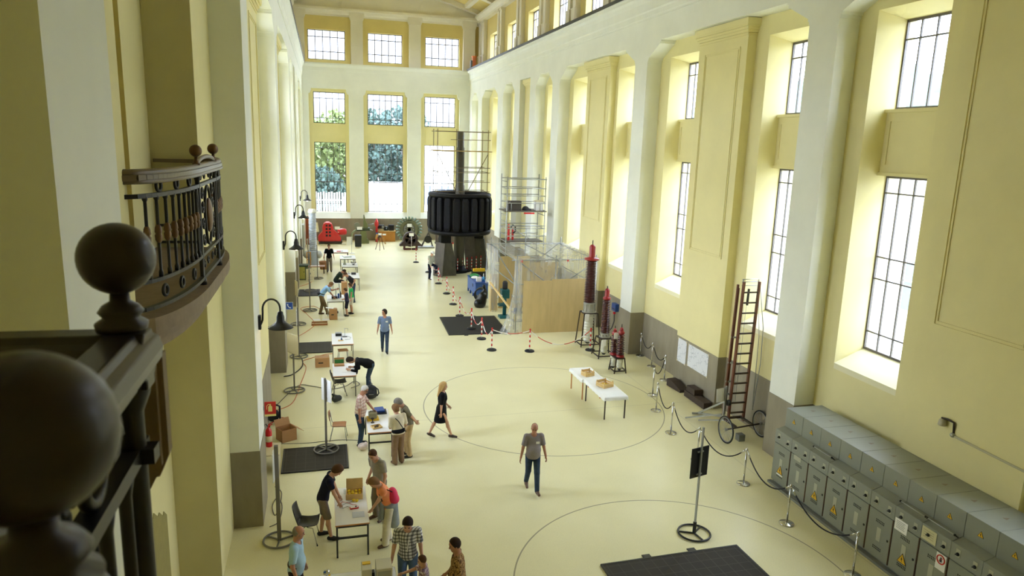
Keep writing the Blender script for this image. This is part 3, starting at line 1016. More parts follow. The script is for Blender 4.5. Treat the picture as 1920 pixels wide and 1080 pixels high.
    # ---- trousers / shorts / skirt
    if bottom:
        kind, bm_ = bottom[0], bottom[1]
        F = Field(lo, hi, vox)
        if kind in ('trousers', 'shorts', 'jeans', 'wide'):
            F.ell(P + u1 * 0.0, (0.122 * k, 0.172 * k * w, 0.135 * k), PM, 0.03)
            for i in range(2):
                a_ = 0.006 if kind == 'jeans' else 0.016
                if kind == 'wide': a_ = 0.026
                F.cone(hip[i], kne[i], 0.098 * k, (0.066 + a_) * k, 0.035)
                if kind != 'shorts':
                    F.cone(kne[i], ank[i] - V3(0, 0, 0.0) + (ank[i] - kne[i]) * 0.05, (0.064 + a_) * k, (0.050 + a_ * 1.3) * k, 0.02)
            F.cut(P + u1 * 0.115 * k, u1)
            if kind == 'shorts':
                ln = bottom[2] if len(bottom) > 2 else 0.95
                for i in range(2):
                    pt = hip[i] + (kne[i] - hip[i]) * ln
                    F.cut(pt, V3(0, 0, -1))
            else:
                for i in range(2):
                    F.cut(ank[i] - V3(0, 0, 0.035 * k), V3(0, 0, -1), ank[i] - V3(0.14, 0.11, 0.25) * k, ank[i] + V3(0.14, 0.11, 0.0) * k)
            field_obj(F, 'trousers' if kind != 'shorts' else 'shorts', bm_, root)
    # ---- top
    if top:
        kind, tm = top[0], top[1]
        sleeve = top[2] if len(top) > 2 else 0.62
        hem = top[3] if len(top) > 3 else 0.0
        F = Field(lo, hi, vox)
        F.ell(chest + f2 * 0.004, (0.125 * k + bust * 0.5, 0.178 * k * w, 0.215 * k), TM, 0.05)
        if bust:
            for sgn in (1, -1):
                F.ell(chest + f2 * 0.085 * k + side * sgn * 0.07 * k, (0.06 * k, 0.065 * k, 0.065 * k), TM, 0.04)
        F.ell(waist + f2 * (0.012 + belly * 0.6), (0.118 * k + belly, (0.155 * k + belly * 0.6) * w, 0.17 * k), TM, 0.06)
        F.ell(P + f1 * belly * 0.35 + u1 * 0.0, (0.133 * k + belly * 0.4, 0.184 * k * w, 0.15 * k), PM, 0.05)
        F.cone(sh[0] - side * 0.02, sh[1] + side * 0.02, 0.066 * k, 0.066 * k, 0.05)
        F.cone(neckb - u2 * 0.05 * k, neckb - u2 * 0.012 * k, 0.09 * k, 0.067 * k, 0.04)
        if kind == 'dress':
            F.cone(P, V3(P[0] - 0.02, 0, 0.60 * k), 0.15 * k, 0.20 * k, 0.05)
        for i in range(2):
            if sleeve <= 0: continue
            G = Field(lo, hi, vox)
            e0 = sh[i] + (elb[i] - sh[i]) * min(sleeve, 1.0)
            G.cone(sh[i], e0 + unit(elb[i] - sh[i]) * 0.05, 0.070 * k, 0.062 * k, 0.035)
            if sleeve > 1.0:
                e1 = elb[i] + (hand_pts[i] - elb[i]) * (sleeve - 1.0)
                G.cone(elb[i], e1, 0.058 * k, 0.042 * k, 0.02)
            else:
                G.cut(e0, unit(elb[i] - sh[i]))
            hh = np.clip(0.5 + 0.5 * (G.D - F.D) / 0.03, 0, 1)
            F.D = G.D * (1 - hh) + F.D * hh - 0.03 * hh * (1 - hh)
        open_ = 0.072 if kind in ('shirt', 'polo_shirt', 'jacket') else 0.082
        F.subcone(neckb + u2 * 0.012 * k + f2 * 0.035 * k, hc, open_ * k, 0.10 * k)
        if kind == 'dress':
            F.cut(V3(0, 0, 0.54 * k), V3(0, 0, -1))
        else:
            F.cut(P + u1 * (-0.085 + hem) * k, -u1, P - 0.25 * k, P + V3(0.25, 0.25, 0.06) * k)
        field_obj(F, 'dress' if kind == 'dress' else kind, tm, root)
    # ---- shoes
    if shoes:
        for i in range(2):
            F = Field(ank[i] - 0.25 * k, ank[i] + 0.27 * k, vox * 0.8)
            d = fdir[i]; zz = V3(0, 0, 1) if abs(d[2]) < 0.3 else unit(np.cross(d, side) * 1.0)
            b_ = ank[i] - V3(0, 0, 0.045 * k)
            F.cone(b_ - d * 0.05 * k, b_ + d * 0.05 * k, 0.042 * k, 0.045 * k, 0.02)
            F.cone(b_ + d * 0.03 * k, b_ + d * 0.155 * k - V3(0, 0, 0.008 * k), 0.046 * k, 0.036 * k, 0.02)
            F.cone(b_ - d * 0.02 * k, ank[i] - V3(0, 0, 0.005 * k), 0.044 * k, 0.045 * k, 0.02)
            F.cut(ank[i] + V3(0, 0, 0.0), V3(0, 0, 1), ank[i] - V3(.1, .1, .02), ank[i] + V3(.1, .1, .2))
            if abs(d[2]) < 0.1:
                F.cut(V3(0, 0, ank[i][2] - 0.084 * k), V3(0, 0, -1))
            field_obj(F, 'shoe', shoes, root)
    # ---- hair
    if hair:
        hm, style = hair
        F = Field(hc - 0.45 * k if style == 'long' else hc - 0.26 * k, hc + 0.26 * k, vox * 0.85)
        t = dict(short=0.010, bald=0.006, thick=0.022, bob=0.022, long=0.016)[style] * k
        F.ell(hc + hu * 0.030 * k - hf * 0.006 * k, (0.098 * k + t, 0.077 * k + t, 0.106 * k + t), HM, 0.01)
        if style in ('bob', 'thick'):
            F.ell(hc - hu * 0.01 * k - hf * 0.045 * k, (0.066 * k, 0.088 * k, 0.10 * k), HM, 0.03)
        if style == 'bob':
            for sgn in (1, -1):
                F.ell(hc + hs * 0.075 * k * sgn - hu * 0.02 * k - hf * 0.02 * k, (0.05 * k, 0.025 * k, 0.09 * k), HM, 0.03)
        if style == 'long':
            F.cone(hc + hu * 0.02 * k - hf * 0.06 * k, neckb - f2 * 0.10 * k - u2 * 0.12 * k, 0.085 * k, 0.05 * k, 0.04)
            for sgn in (1, -1):
                F.cone(hc + hs * 0.07 * k * sgn + hu * 0.02 * k, neckb + side * 0.09 * k * sgn - f2 * 0.03 * k - u2 * 0.06 * k, 0.04 * k, 0.03 * k, 0.03)
        # hairline: keep the part above / behind a slanted plane
        if style == 'bald':
            F.cut(hc - hf * 0.022 * k + hu * 0.055 * k, unit(hf * 0.72 + hu * 0.7))
            F.cut(hc - hu * 0.055 * k, -hu)
        else:
            F.cut(hc + hf * 0.055 * k + hu * 0.055 * k, unit(hf * 0.88 - hu * 0.48), hc - 0.2 * k, hc + 0.26 * k)
            if style in ('short', 'thick'):
                F.cut(hc - hu * (0.055 if style == 'short' else 0.08) * k - hf * 0.05 * k, unit(-hu * 0.9 + hf * 0.45))
        field_obj(F, 'hair', hm, root)
    if extras:
        extras(S)
    return root

# ---- cloth materials
def cloth(name, rgb, **kw):
    return mat(name, rgb, 0.85, var=kw.pop('var', 0.10), scale=kw.pop('scale', 9), spec=0.2, **kw)

def plaid(name, base, stripe, stripe2, sc=16.0):
    if name in MATS: return MATS[name]
    m = bpy.data.materials.new(name); m.use_nodes = True
    nt = m.node_tree; N = nt.nodes; L = nt.links
    b = N['Principled BSDF']; b.inputs['Roughness'].default_value = 0.85; b.inputs['Specular IOR Level'].default_value = 0.2
    tc = N.new('ShaderNodeTexCoord'); sp = N.new('ShaderNodeSeparateXYZ'); L.new(tc.outputs['Object'], sp.inputs[0])
    add = N.new('ShaderNodeMath'); add.operation = 'ADD'; L.new(sp.outputs['X'], add.inputs[0]); L.new(sp.outputs['Y'], add.inputs[1])
    def stripes(src, f, th):
        a = N.new('ShaderNodeMath'); a.operation = 'MULTIPLY'; a.inputs[1].default_value = f; L.new(src, a.inputs[0])
        fr = N.new('ShaderNodeMath'); fr.operation = 'FRACT'; L.new(a.outputs[0], fr.inputs[0])
        g = N.new('ShaderNodeMath'); g.operation = 'LESS_THAN'; g.inputs[1].default_value = th; L.new(fr.outputs[0], g.inputs[0])
        return g.outputs[0]
    c = None
    cur = (*lin(base), 1)
    for src, th, col, mixf in ((sp.outputs['Z'], 0.42, stripe, 0.6), (add.outputs[0], 0.42, stripe, 0.6), (sp.outputs['Z'], 0.12, stripe2, 0.6), (add.outputs[0], 0.12, stripe2, 0.6)):
        mx = N.new('ShaderNodeMixRGB')
        k_ = N.new('ShaderNodeMath'); k_.operation = 'MULTIPLY'; k_.inputs[1].default_value = mixf
        L.new(stripes(src, sc, th), k_.inputs[0]); L.new(k_.outputs[0], mx.inputs[0])
        if c is None: mx.inputs[1].default_value = cur
        else: L.new(c, mx.inputs[1])
        mx.inputs[2].default_value = (*lin(col), 1)
        c = mx.outputs[0]
    L.new(c, b.inputs['Base Color'])
    MATS[name] = m
    return m

def blotch(name, cols, sc=22.0):
    if name in MATS: return MATS[name]
    m = bpy.data.materials.new(name); m.use_nodes = True
    nt = m.node_tree; N = nt.nodes; L = nt.links
    b = N['Principled BSDF']; b.inputs['Roughness'].default_value = 0.85; b.inputs['Specular IOR Level'].default_value = 0.2
    tc = N.new('ShaderNodeTexCoord'); nz = N.new('ShaderNodeTexNoise'); nz.inputs['Scale'].default_value = sc; nz.inputs['Detail'].default_value = 3
    L.new(tc.outputs['Object'], nz.inputs['Vector'])
    rp = N.new('ShaderNodeValToRGB'); rp.color_ramp.interpolation = 'CONSTANT'
    n = len(cols)
    for i, c in enumerate(cols):
        p = 0.34 + 0.32 * i / n
        if i < 2:
            e_ = rp.color_ramp.elements[i]; e_.position = 0.0 if i == 0 else p
        else:
            e_ = rp.color_ramp.elements.new(p)
        e_.color = (*lin(c), 1)
    L.new(nz.outputs['Fac'], rp.inputs[0]); L.new(rp.outputs[0], b.inputs['Base Color'])
    MATS[name] = m
    return m
# ------------------------------------------------------------------ the people in the hall
C_ltblue = cloth('light_blue_cotton', (0.66, 0.78, 0.84))
C_dark = cloth('dark_trouser_cloth', (0.20, 0.17, 0.16))
C_jeans = cloth('dark_denim', (0.22, 0.28, 0.36), var=0.2, scale=14)
C_jeans2 = cloth('mid_denim', (0.36, 0.45, 0.58), var=0.2, scale=14)
C_navy = cloth('navy_tee', (0.10, 0.11, 0.18))
C_black = cloth('black_cloth', (0.07, 0.07, 0.08))
C_greyshorts = cloth('grey_shorts_cloth', (0.50, 0.46, 0.43))
C_grey = cloth('grey_tee', (0.62, 0.61, 0.57))
C_stone = cloth('stone_trouser_cloth', (0.52, 0.48, 0.42))
C_orange = cloth('orange_top', (0.95, 0.60, 0.42))
C_white = cloth('white_trouser_cloth', (0.85, 0.82, 0.74))
C_beige = cloth('cream_blouse', (0.86, 0.82, 0.72))
C_brown = cloth('brown_trouser_cloth', (0.52, 0.42, 0.33))
C_khaki = cloth('khaki_trouser_cloth', (0.74, 0.64, 0.47))
C_olive = cloth('olive_shirt', (0.45, 0.43, 0.36))
C_greyshirt = cloth('mauve_grey_shirt', (0.56, 0.53, 0.54), scale=40)
C_blueshirt = cloth('blue_grey_shirt', (0.46, 0.53, 0.66), scale=40)
C_tan = cloth('tan_trouser_cloth', (0.50, 0.43, 0.33))
C_sky = cloth('sky_blue_shirt', (0.58, 0.74, 0.90))
C_green = cloth('green_tee', (0.20, 0.66, 0.36))
C_dkgreen = cloth('dark_green_polo', (0.14, 0.18, 0.15))
C_helmetshirt = cloth('pale_grey_shirt', (0.68, 0.69, 0.65))
P_plaid = plaid('red_white_plaid', (0.90, 0.84, 0.80), (0.76, 0.58, 0.53), (0.55, 0.38, 0.36), 11)
P_check = plaid('black_white_check', (0.88, 0.88, 0.88), (0.16, 0.17, 0.20), (0.10, 0.10, 0.12), 15)
P_kid = plaid('multicolour_check', (0.80, 0.75, 0.78), (0.55, 0.30, 0.36), (0.25, 0.28, 0.45), 22)
P_brown = blotch('brown_pattern', [(0.30, 0.22, 0.14), (0.55, 0.42, 0.26), (0.72, 0.58, 0.38), (0.45, 0.33, 0.20)], 26)
H_grey = cloth('grey_hair', (0.52, 0.50, 0.47), scale=30)
H_white = cloth('white_hair', (0.78, 0.76, 0.72), scale=30)
H_brown = cloth('brown_hair', (0.33, 0.23, 0.15), scale=30)
H_dark = cloth('dark_hair', (0.21, 0.16, 0.13), scale=30)
H_auburn = cloth('auburn_hair', (0.50, 0.37, 0.25), scale=30)
H_blond = cloth('blond_hair', (0.76, 0.62, 0.40), scale=30)
S_black = mat('black_shoe_leather', (0.10, 0.09, 0.09), 0.4)
S_brown = mat('brown_shoe_leather', (0.38, 0.27, 0.18), 0.45)
S_blue = mat('blue_sneaker', (0.20, 0.24, 0.34), 0.5)
M_leather = mat('brown_belt_leather', (0.26, 0.17, 0.12), 0.45)
M_badge = mat('white_badge', (0.93, 0.93, 0.93), 0.4)

def belt(S, m=None, name='belt'):
    k = S['k']; b = MB()
    pts = [S['P'] + S['u1'] * 0.105 * k + S['f1'] * 0.122 * k * math.cos(a) + V3(0, 1, 0) * 0.172 * k * S['w'] * math.sin(a) for a in np.linspace(0, 2 * PI, 25)[:-1]]
    b.tube(pts, 0.018 * k, 6, closed=True)
    b.build(name, m or M_leather, S['root'])
def badge(S, side=1):
    c = S['chest'] + S['f2'] * 0.135 + V3(0, side * 0.08, 0) + S['u2'] * 0.02
    a = math.asin(max(-1, min(1, float(S['f2'][2]))))
    MB().box(c, (0.012, 0.085, 0.055), ry=-a).build('name_badge', M_badge, S['root'])

def ex_belt_badge(S):
    belt(S); badge(S, 1)

# front left corner group
person('man in light blue short-sleeved shirt standing at the near left table', (-0.62, 11.9), -12, 1.74, belly=0.03, head=(6, 8), top=('shirt', C_ltblue, 0.8),
       bottom=('trousers', C_dark), shoes=S_black, hair=(H_grey, 'bald'), skin=SKIN_TAN, extras=belt)
def ex_lanyard(S):
    k = S['k']; nb = S['neckb']; ch = S['chest']
    p = [nb - S['f2'] * 0.06 + V3(0, 0.055, 0.0), nb + S['f2'] * 0.065 + V3(0, 0.06, -0.01), ch + S['f2'] * 0.140 + V3(0, 0.01, 0), S['waist'] + S['f2'] * 0.15 - V3(0, 0.01, 0)]
    MB().tube(p, 0.009, 6).build('lanyard', M_badge, S['root'])
person('man in black and white checked shirt with lanyard looking down', (1.38, 11.92), -97, 1.78, head=(32, -5), top=('shirt', P_check, 0.75), bottom=('jeans', C_jeans2), shoes=S_black,
       hair=(H_dark, 'thick'), hands=((0.08, 0.27, 0.86), (0.10, -0.30, 0.86)), extras=ex_lanyard)
person('child in multicoloured checked shirt pointing at the white box', (1.60, 11.18), 168, 1.33, head=(6, 15), top=('shirt', P_kid, 0.75), bottom=('trousers', C_jeans2), shoes=S_blue,
       hair=(H_brown, 'short'), hands=((0.25, 0.2, 0.62), (0.46, 0.10, 1.04)))
person('man in brown patterned shirt with dark hair and beard at the front edge', (2.16, 10.9), 172, 1.76, belly=0.04, head=(10, 8), top=('shirt', P_brown, 0.9), bottom=('trousers', C_dark), shoes=S_black,
       hair=(H_dark, 'short'), skin=SKIN_TAN, hands=((0.22, 0.18, 1.0), (0.22, -0.18, 1.0)))
# lemon table
person('young man in navy T-shirt and grey shorts leaning over the lemon table', (-0.14, 14.42), -3, 1.74, lean=9, bend=14, head=(28, 0), top=('t_shirt', C_navy, 0.6), bottom=('shorts', C_greyshorts, 0.98),
       shoes=S_black, hair=(H_brown, 'thick'), hands=((0.34, 0.20, 0.82), (0.36, -0.16, 0.82)), feet=((-0.06, 0.13, 0), (0.16, -0.12, 0)))
person('man in grey T-shirt and stone trousers standing behind the lemon table', (1.10, 15.0), 218, 1.76, lean=5, bend=6, head=(26, 10), top=('t_shirt', C_grey, 0.7), bottom=('trousers', C_stone),
       shoes=S_brown, hair=(H_brown, 'short'), hands=(None, (0.16, -0.20, 0.98)))
M_pink = mat('pink_backpack_nylon', (0.86, 0.16, 0.36), 0.6)
M_jacket = cloth('grey_blue_jacket', (0.55, 0.58, 0.60))
def ex_jacket(S):
    k = S['k']
    F = Field(S['lo'], S['hi'], 0.014)
    F.ell(S['P'] + S['u1'] * 0.03 - S['f1'] * 0.02, (0.158 * k, 0.205 * k, 0.10 * k), S['PM'], 0.03)
    F.cone(S['P'] - S['f1'] * 0.09 + V3(0, 0.05, 0), S['P'] - S['f1'] * 0.10 + V3(0, 0.07, -0.42), 0.10, 0.12, 0.06)
    F.cone(S['P'] + S['f1'] * 0.13 + V3(0, -0.05, 0.04), S['P'] + S['f1'] * 0.17 + V3(0, -0.09, -0.30), 0.035, 0.045, 0.03)
    F.cone(S['P'] + S['f1'] * 0.13 + V3(0, 0.03, 0.04), S['P'] + S['f1'] * 0.16 + V3(0, 0.06, -0.22), 0.035, 0.045, 0.03)
    field_obj(F, 'tied_jacket', M_jacket, S['root'])
wm = person('woman in orange top with grey jacket tied at her waist reaching to the table', (1.20, 13.92), 192, 1.66, lean=10, bend=14, head=(30, 8), bust=0.03, top=('top', C_orange, 0.35, 0.04), bottom=('wide', C_white),
       shoes=S_brown, hair=(H_auburn, 'bob'), hands=((0.40, -0.02, 0.80), (0.10, -0.30, 0.95)), feet=((0.10, 0.10, 0), (-0.04, -0.12, 0)), extras=ex_jacket)
M_ = wm.matrix_basis if False else (Matrix.Translation(wm.location) @ Euler(wm.rotation_euler).to_matrix().to_4x4())
bk = thing('backpack', 'bright pink backpack on the back of the woman in orange', 'backpack', M_ @ Vector((-0.02, 0.0, 1.10)), math.radians(192))
F_ = Field((-0.4, -0.4, -0.4), (0.4, 0.4, 0.4), 0.012)
F_.ell((-0.055, 0.05, 0.02), (0.11, 0.15, 0.19), None, 0); F_.ell((-0.11, 0.05, -0.06), (0.09, 0.12, 0.10), None, 0.04)
field_obj(F_, 'bag', M_pink, bk)
MB().tube([(-0.02, 0.14, 0.16), (0.10, 0.15, 0.24), (0.26, 0.14, 0.16), (0.20, 0.16, 0.0)], 0.012, 6).build('strap', C_black, bk)
# second table
M_lens = glass_mat('spectacle_lens', (0.8, 0.85, 0.9), 0.1)
M_wire = mat('dark_wire', (0.12, 0.12, 0.12), 0.35, metal=0.6)
def ex_specs(S):
    k = S['k']; b = MB(); hc, hf, hs, hu = S['hc'], S['hf'], S['hs'], S['hu']
    for sg in (1, -1):
        c = hc + hf * 0.105 * k + hs * 0.032 * k * sg + hu * 0.012 * k
        b.tube([c + hs * 0.024 * k * math.cos(a) + hu * 0.018 * k * math.sin(a) for a in np.linspace(0, 2 * PI, 13)[:-1]], 0.003, 5, closed=True)
        b.rod(c + hs * 0.024 * k * sg, hc + hs * 0.082 * k * sg + hu * 0.012 * k, 0.003, 5)
    b.rod(hc + hf * 0.107 * k + hs * 0.01 * k + hu * 0.014 * k, hc + hf * 0.107 * k - hs * 0.01 * k + hu * 0.014 * k, 0.003, 5)
    b.build('spectacles', M_wire, S['root'])
person('white-haired man in red and white plaid shirt and jeans', (0.86, 19.1), -14, 1.77, belly=0.045, lean=2, bend=5, head=(24, -15), top=('shirt', P_plaid, 0.85), bottom=('jeans', C_jeans),
       shoes=S_black, hair=(H_white, 'short'), skin=SKIN_TAN, hands=((0.42, 0.16, 0.93), (0.06, -0.27, 0.86)), extras=ex_specs)
def ex_strap(S):
    k = S['k']; b = MB()
    sh0 = S['sh'][0]; u2 = S['u2']; f2 = S['f2']; s_ = V3(0, 1, 0)
    pts = [sh0 + u2 * 0.055 * k - s_ * 0.05, S['chest'] - f2 * 0.148 + s_ * 0.05 + u2 * 0.03, S['waist'] - f2 * 0.142 - s_ * 0.07, S['P'] - f2 * 0.08 - s_ * 0.19 * k]
    pts2 = [sh0 + u2 * 0.055 * k - s_ * 0.05, S['chest'] + f2 * 0.148 + s_ * 0.05, S['waist'] + f2 * 0.142 - s_ * 0.07, S['P'] + f2 * 0.08 - s_ * 0.19 * k]
    b.tube(pts, 0.012, 6); b.tube(pts2, 0.012, 6)
    b.build('bag_strap', C_black, S['root'])
    F = Field(S['lo'], S['hi'], 0.014)
    F.ell(S['P'] + S['u1'] * 0.06, (0.148 * k, 0.205 * k, 0.12 * k), S['PM'], 0.02)
    F.cut(S['P'] + S['u1'] * 0.13, S['u1']); F.cut(S['P'] - S['u1'] * 0.01, -S['u1'])
    field_obj(F, 'waist_wrap', C_black, S['root'])
person('woman in cream blouse and brown trousers with a black shoulder strap', (1.80, 17.72), 112, 1.62, w=1.12, lean=4, bend=6, head=(24, 15), top=('blouse', C_beige, 0.95, 0.06), bottom=('wide', C_brown),
       shoes=S_brown, hair=(H_auburn, 'bob'), hands=((0.28, 0.12, 1.0), (0.24, -0.20, 0.92)), extras=ex_strap, belly=0.02)
person('grey-haired person in olive shirt and khaki trousers with hands behind the back', (2.12, 18.15), 186, 1.74, lean=5, bend=16, head=(26, 5), top=('shirt', C_olive, 0.8), bottom=('trousers', C_khaki),
       shoes=S_black, hair=(H_grey, 'thick'), hands=((-0.19, 0.03, 0.98), (-0.21, -0.03, 0.98)), elbow=((-0.5, 1, 0), (-0.5, -1, 0)))
# walkers
M_heel = mat('dark_heel_sandal', (0.20, 0.14, 0.12), 0.4)
person('woman with long blond hair in a black dress walking past', (3.18, 19.16), -8, 1.68, lean=4, head=(2, 0), bust=0.03, top=('dress', C_black, 0.95), shoes=M_heel, hair=(H_blond, 'long'),
       hands=((0.20, 0.22, 0.92), (-0.02, -0.24, 0.80)), feet=((-0.34, 0.07, 0.05, 0, 25), (0.30, -0.07, 0.03, 0, 8)))
person('man in mauve-grey shirt and jeans walking towards the front', (4.90, 15.62), -96, 1.77, belly=0.05, lean=3, head=(14, -10), top=('shirt', C_greyshirt, 0.8), bottom=('jeans', C_jeans),
       shoes=S_brown, hair=(H_auburn, 'bald'), skin=SKIN_TAN, hands=((0.05, 0.33, 0.85), (0.10, -0.34, 0.83)), feet=((0.30, 0.08, 0), (-0.24, -0.10, 0.05, 0, 22)), extras=lambda S: badge(S, 1))
person('man in blue-grey short-sleeved shirt and dark jeans walking down the hall', (2.30, 28.0), -95, 1.76, lean=1, head=(4, -50), top=('shirt', C_blueshirt, 0.8), bottom=('jeans', C_jeans), belly=0.02,
       shoes=S_black, hair=(H_dark, 'thick'), skin=SKIN_TAN, hands=((0.05, 0.30, 0.83), (0.06, -0.31, 0.80)), feet=((0.28, 0.08, 0), (-0.22, -0.10, 0.05, 0, 20)), extras=ex_belt_badge)
# third table: bending visitor
person('dark-haired visitor in black bending low over a white table', (1.36, 23.62), 176, 1.75, lean=58, bend=24, head=(-5, 0), w=1.14, belly=0.05, top=('jacket', C_black, 1.6), bottom=('jeans', C_jeans), shoes=S_black,
       hair=(H_dark, 'bob'), hands=((0.62, 0.13, 0.80), (0.55, -0.16, 0.80)), pelvis=(-0.10, 0, 0.93), feet=((0.0, 0.13, 0), (-0.06, -0.13, 0)))
# fifth table
M_pouch = mat('black_pouch_nylon', (0.10, 0.10, 0.13), 0.6)
def ex_pouch(S):
    belt(S, M_pouch)
    F = Field(S['P'] - 0.35, S['P'] + 0.35, 0.014)
    F.ell(S['P'] + S['u1'] * 0.07 - S['f1'] * 0.15, (0.07, 0.15, 0.08), S['PM'], 0.0)
    field_obj(F, 'waist_pouch', M_pouch, S['root'])
person('man in sky blue shirt and tan trousers leaning over a demonstration table', (-0.16, 34.75), 4, 1.78, lean=20, bend=22, head=(10, 0), top=('shirt', C_sky, 0.7), bottom=('trousers', C_tan), shoes=S_brown,
       hair=(H_auburn, 'short'), skin=SKIN_TAN, hands=((0.72, 0.06, 1.24), (0.60, -0.10, 0.84)), pelvis=(-0.02, 0, 0.96), feet=((-0.08, 0.12, 0), (0.26, -0.12, 0)), extras=ex_pouch)
person('smaller boy in navy shirt and shorts standing with folded arms', (1.02, 34.35), 186, 1.36, head=(16, 0), top=('shirt', cloth('dusk_blue_shirt', (0.22, 0.22, 0.32)), 0.8), bottom=('shorts', cloth('ink_shorts', (0.14, 0.14, 0.20)), 1.0), shoes=S_black,
       hair=(H_brown, 'thick'), hands=((0.17, -0.05, 0.83), (0.17, 0.05, 0.86)))
person('taller child in green T-shirt and white shorts beside the boy', (1.26, 34.78), 190, 1.52, head=(14, 0), top=('t_shirt', C_green, 0.4), bottom=('shorts', C_white, 0.9), shoes=S_black,
       hair=(H_brown, 'bob'), hands=((0.1, 0.2, 0.72), (0.1, -0.22, 0.72)))
person('man in dark T-shirt leaning in with a hand on his hip', (1.42, 37.3), 200, 1.76, lean=14, bend=20, head=(18, 10), top=('t_shirt', cloth('charcoal_tee', (0.16, 0.15, 0.17)), 0.7), bottom=('trousers', C_jeans), shoes=S_black,
       hair=(H_brown, 'short'), hands=((0.10, 0.22, 1.0), (-0.02, -0.42, 1.02)), elbow=(None, None))
# far tables
person('seated man in dark green polo reading a paper on a stool', (0.60, 40.5, 0), 8, 1.76, pelvis=(0, 0, 0.57), lean=18, bend=22, head=(26, 0), top=('polo_shirt', C_dkgreen, 0.8), bottom=('jeans', cloth('black_denim', (0.12, 0.13, 0.16))), shoes=S_black,
       hair=(H_dark, 'short'), skin=SKIN_TAN, hands=((0.48, 0.10, 0.86), (0.46, -0.10, 0.86)), feet=((0.42, 0.12, 0), (0.40, -0.14, 0)), knees=((0.6, 0, 1), (0.6, 0, 1)), vox=0.016)
person('man in black polo and grey trousers standing between the far tables', (0.30, 46.4), -92, 1.76, lean=2, head=(12, 5), top=('polo_shirt', C_black, 0.85), bottom=('trousers', C_greyshorts), shoes=S_black,
       hair=(H_dark, 'short'), hands=((0.06, 0.32, 0.86), (0.06, -0.36, 0.84)), vox=0.016)
M_hat = mat('white_helmet_plastic', (0.93, 0.93, 0.90), 0.35)
def ex_helmet(S):
    k = S['k']
    F = Field(S['hc'] - 0.3, S['hc'] + 0.3, 0.012)
    F.ell(S['hc'] + S['hu'] * 0.055 * k, (0.125 * k, 0.105 * k, 0.105 * k), S['HM'], 0)
    F.cut(S['hc'] + S['hu'] * 0.045 * k, -S['hu'])
    F.ell(S['hc'] + S['hu'] * 0.052 * k + S['hf'] * 0.03, (0.145 * k, 0.12 * k, 0.012 * k), S['HM'], 0.008)
    field_obj(F, 'helmet', M_hat, S['root'])
person('worker in white helmet and pale shirt with one foot raised by the rotor', (6.38, 43.2), -55, 1.78, lean=4, bend=6, head=(14, 0), top=('shirt', C_helmetshirt, 1.8), bottom=('trousers', C_navy), shoes=S_brown,
       hair=(H_dark, 'short'), hands=((0.24, 0.14, 0.98), (0.20, -0.16, 0.84)), feet=((0.34, 0.14, 0.36), (0.0, -0.08, 0)), extras=ex_helmet, vox=0.016)
# ------------------------------------------------------------------ shared object materials
M_steel = mat('brushed_steel', (0.66, 0.67, 0.68), 0.32, metal=0.9)
M_chrome = mat('chrome', (0.80, 0.80, 0.80), 0.14, metal=1.0)
M_alu = mat('dull_aluminium', (0.66, 0.67, 0.66), 0.42, metal=0.7)
M_greytube = mat('grey_painted_tube', (0.47, 0.46, 0.43), 0.45)
M_blackmetal = mat('black_painted_metal', (0.10, 0.10, 0.10), 0.4)
M_ironbrown = mat('dark_brown_iron', (0.20, 0.15, 0.12), 0.5)
M_whitelam = mat('white_laminate', (0.93, 0.93, 0.93), 0.35)
M_edge = mat('beech_edging', (0.78, 0.55, 0.34), 0.5)
M_wood = mat('varnished_beech', (0.66, 0.45, 0.27), 0.4, var=0.15, scale=4, stretch=(1, 8, 8))
M_crate = mat('pale_crate_wood', (0.86, 0.74, 0.50), 0.7, var=0.10, scale=6)
M_ply = mat('plywood', (0.80, 0.71, 0.52), 0.6, var=0.10, scale=1.1, stretch=(3.0, 3.0, 0.55), bump=0.03)
M_cardboard = mat('cardboard', (0.72, 0.55, 0.38), 0.8, var=0.05)
M_paper = mat('white_paper', (0.94, 0.94, 0.93), 0.6)
M_print = mat('printed_grey_line', (0.45, 0.45, 0.47), 0.6)
M_cream = mat('cream_board', (0.84, 0.80, 0.66), 0.6)
M_red = mat('red_paint', (0.80, 0.10, 0.12), 0.35)
M_redpost = mat('red_barrier_plastic', (0.78, 0.14, 0.12), 0.45)
M_whitepost = mat('white_barrier_plastic', (0.92, 0.92, 0.90), 0.45)
M_rubber = mat('black_rubber', (0.09, 0.09, 0.09), 0.6)
M_blackplas = mat('black_plastic', (0.08, 0.08, 0.085), 0.42)
M_cable = mat('grey_cable', (0.35, 0.34, 0.32), 0.5)
M_cableo = mat('orange_cable', (0.80, 0.42, 0.22), 0.5)
M_yellowp = mat('yellow_paint', (0.90, 0.74, 0.16), 0.5)
M_greenp = mat('green_plastic', (0.16, 0.48, 0.24), 0.5)
M_bluep = mat('blue_paint', (0.16, 0.30, 0.58), 0.4)
M_copper = mat('warm_lamp_glow', (1.0, 0.85, 0.6), 0.4, emit=((1.0, 0.72, 0.36), 22.0))

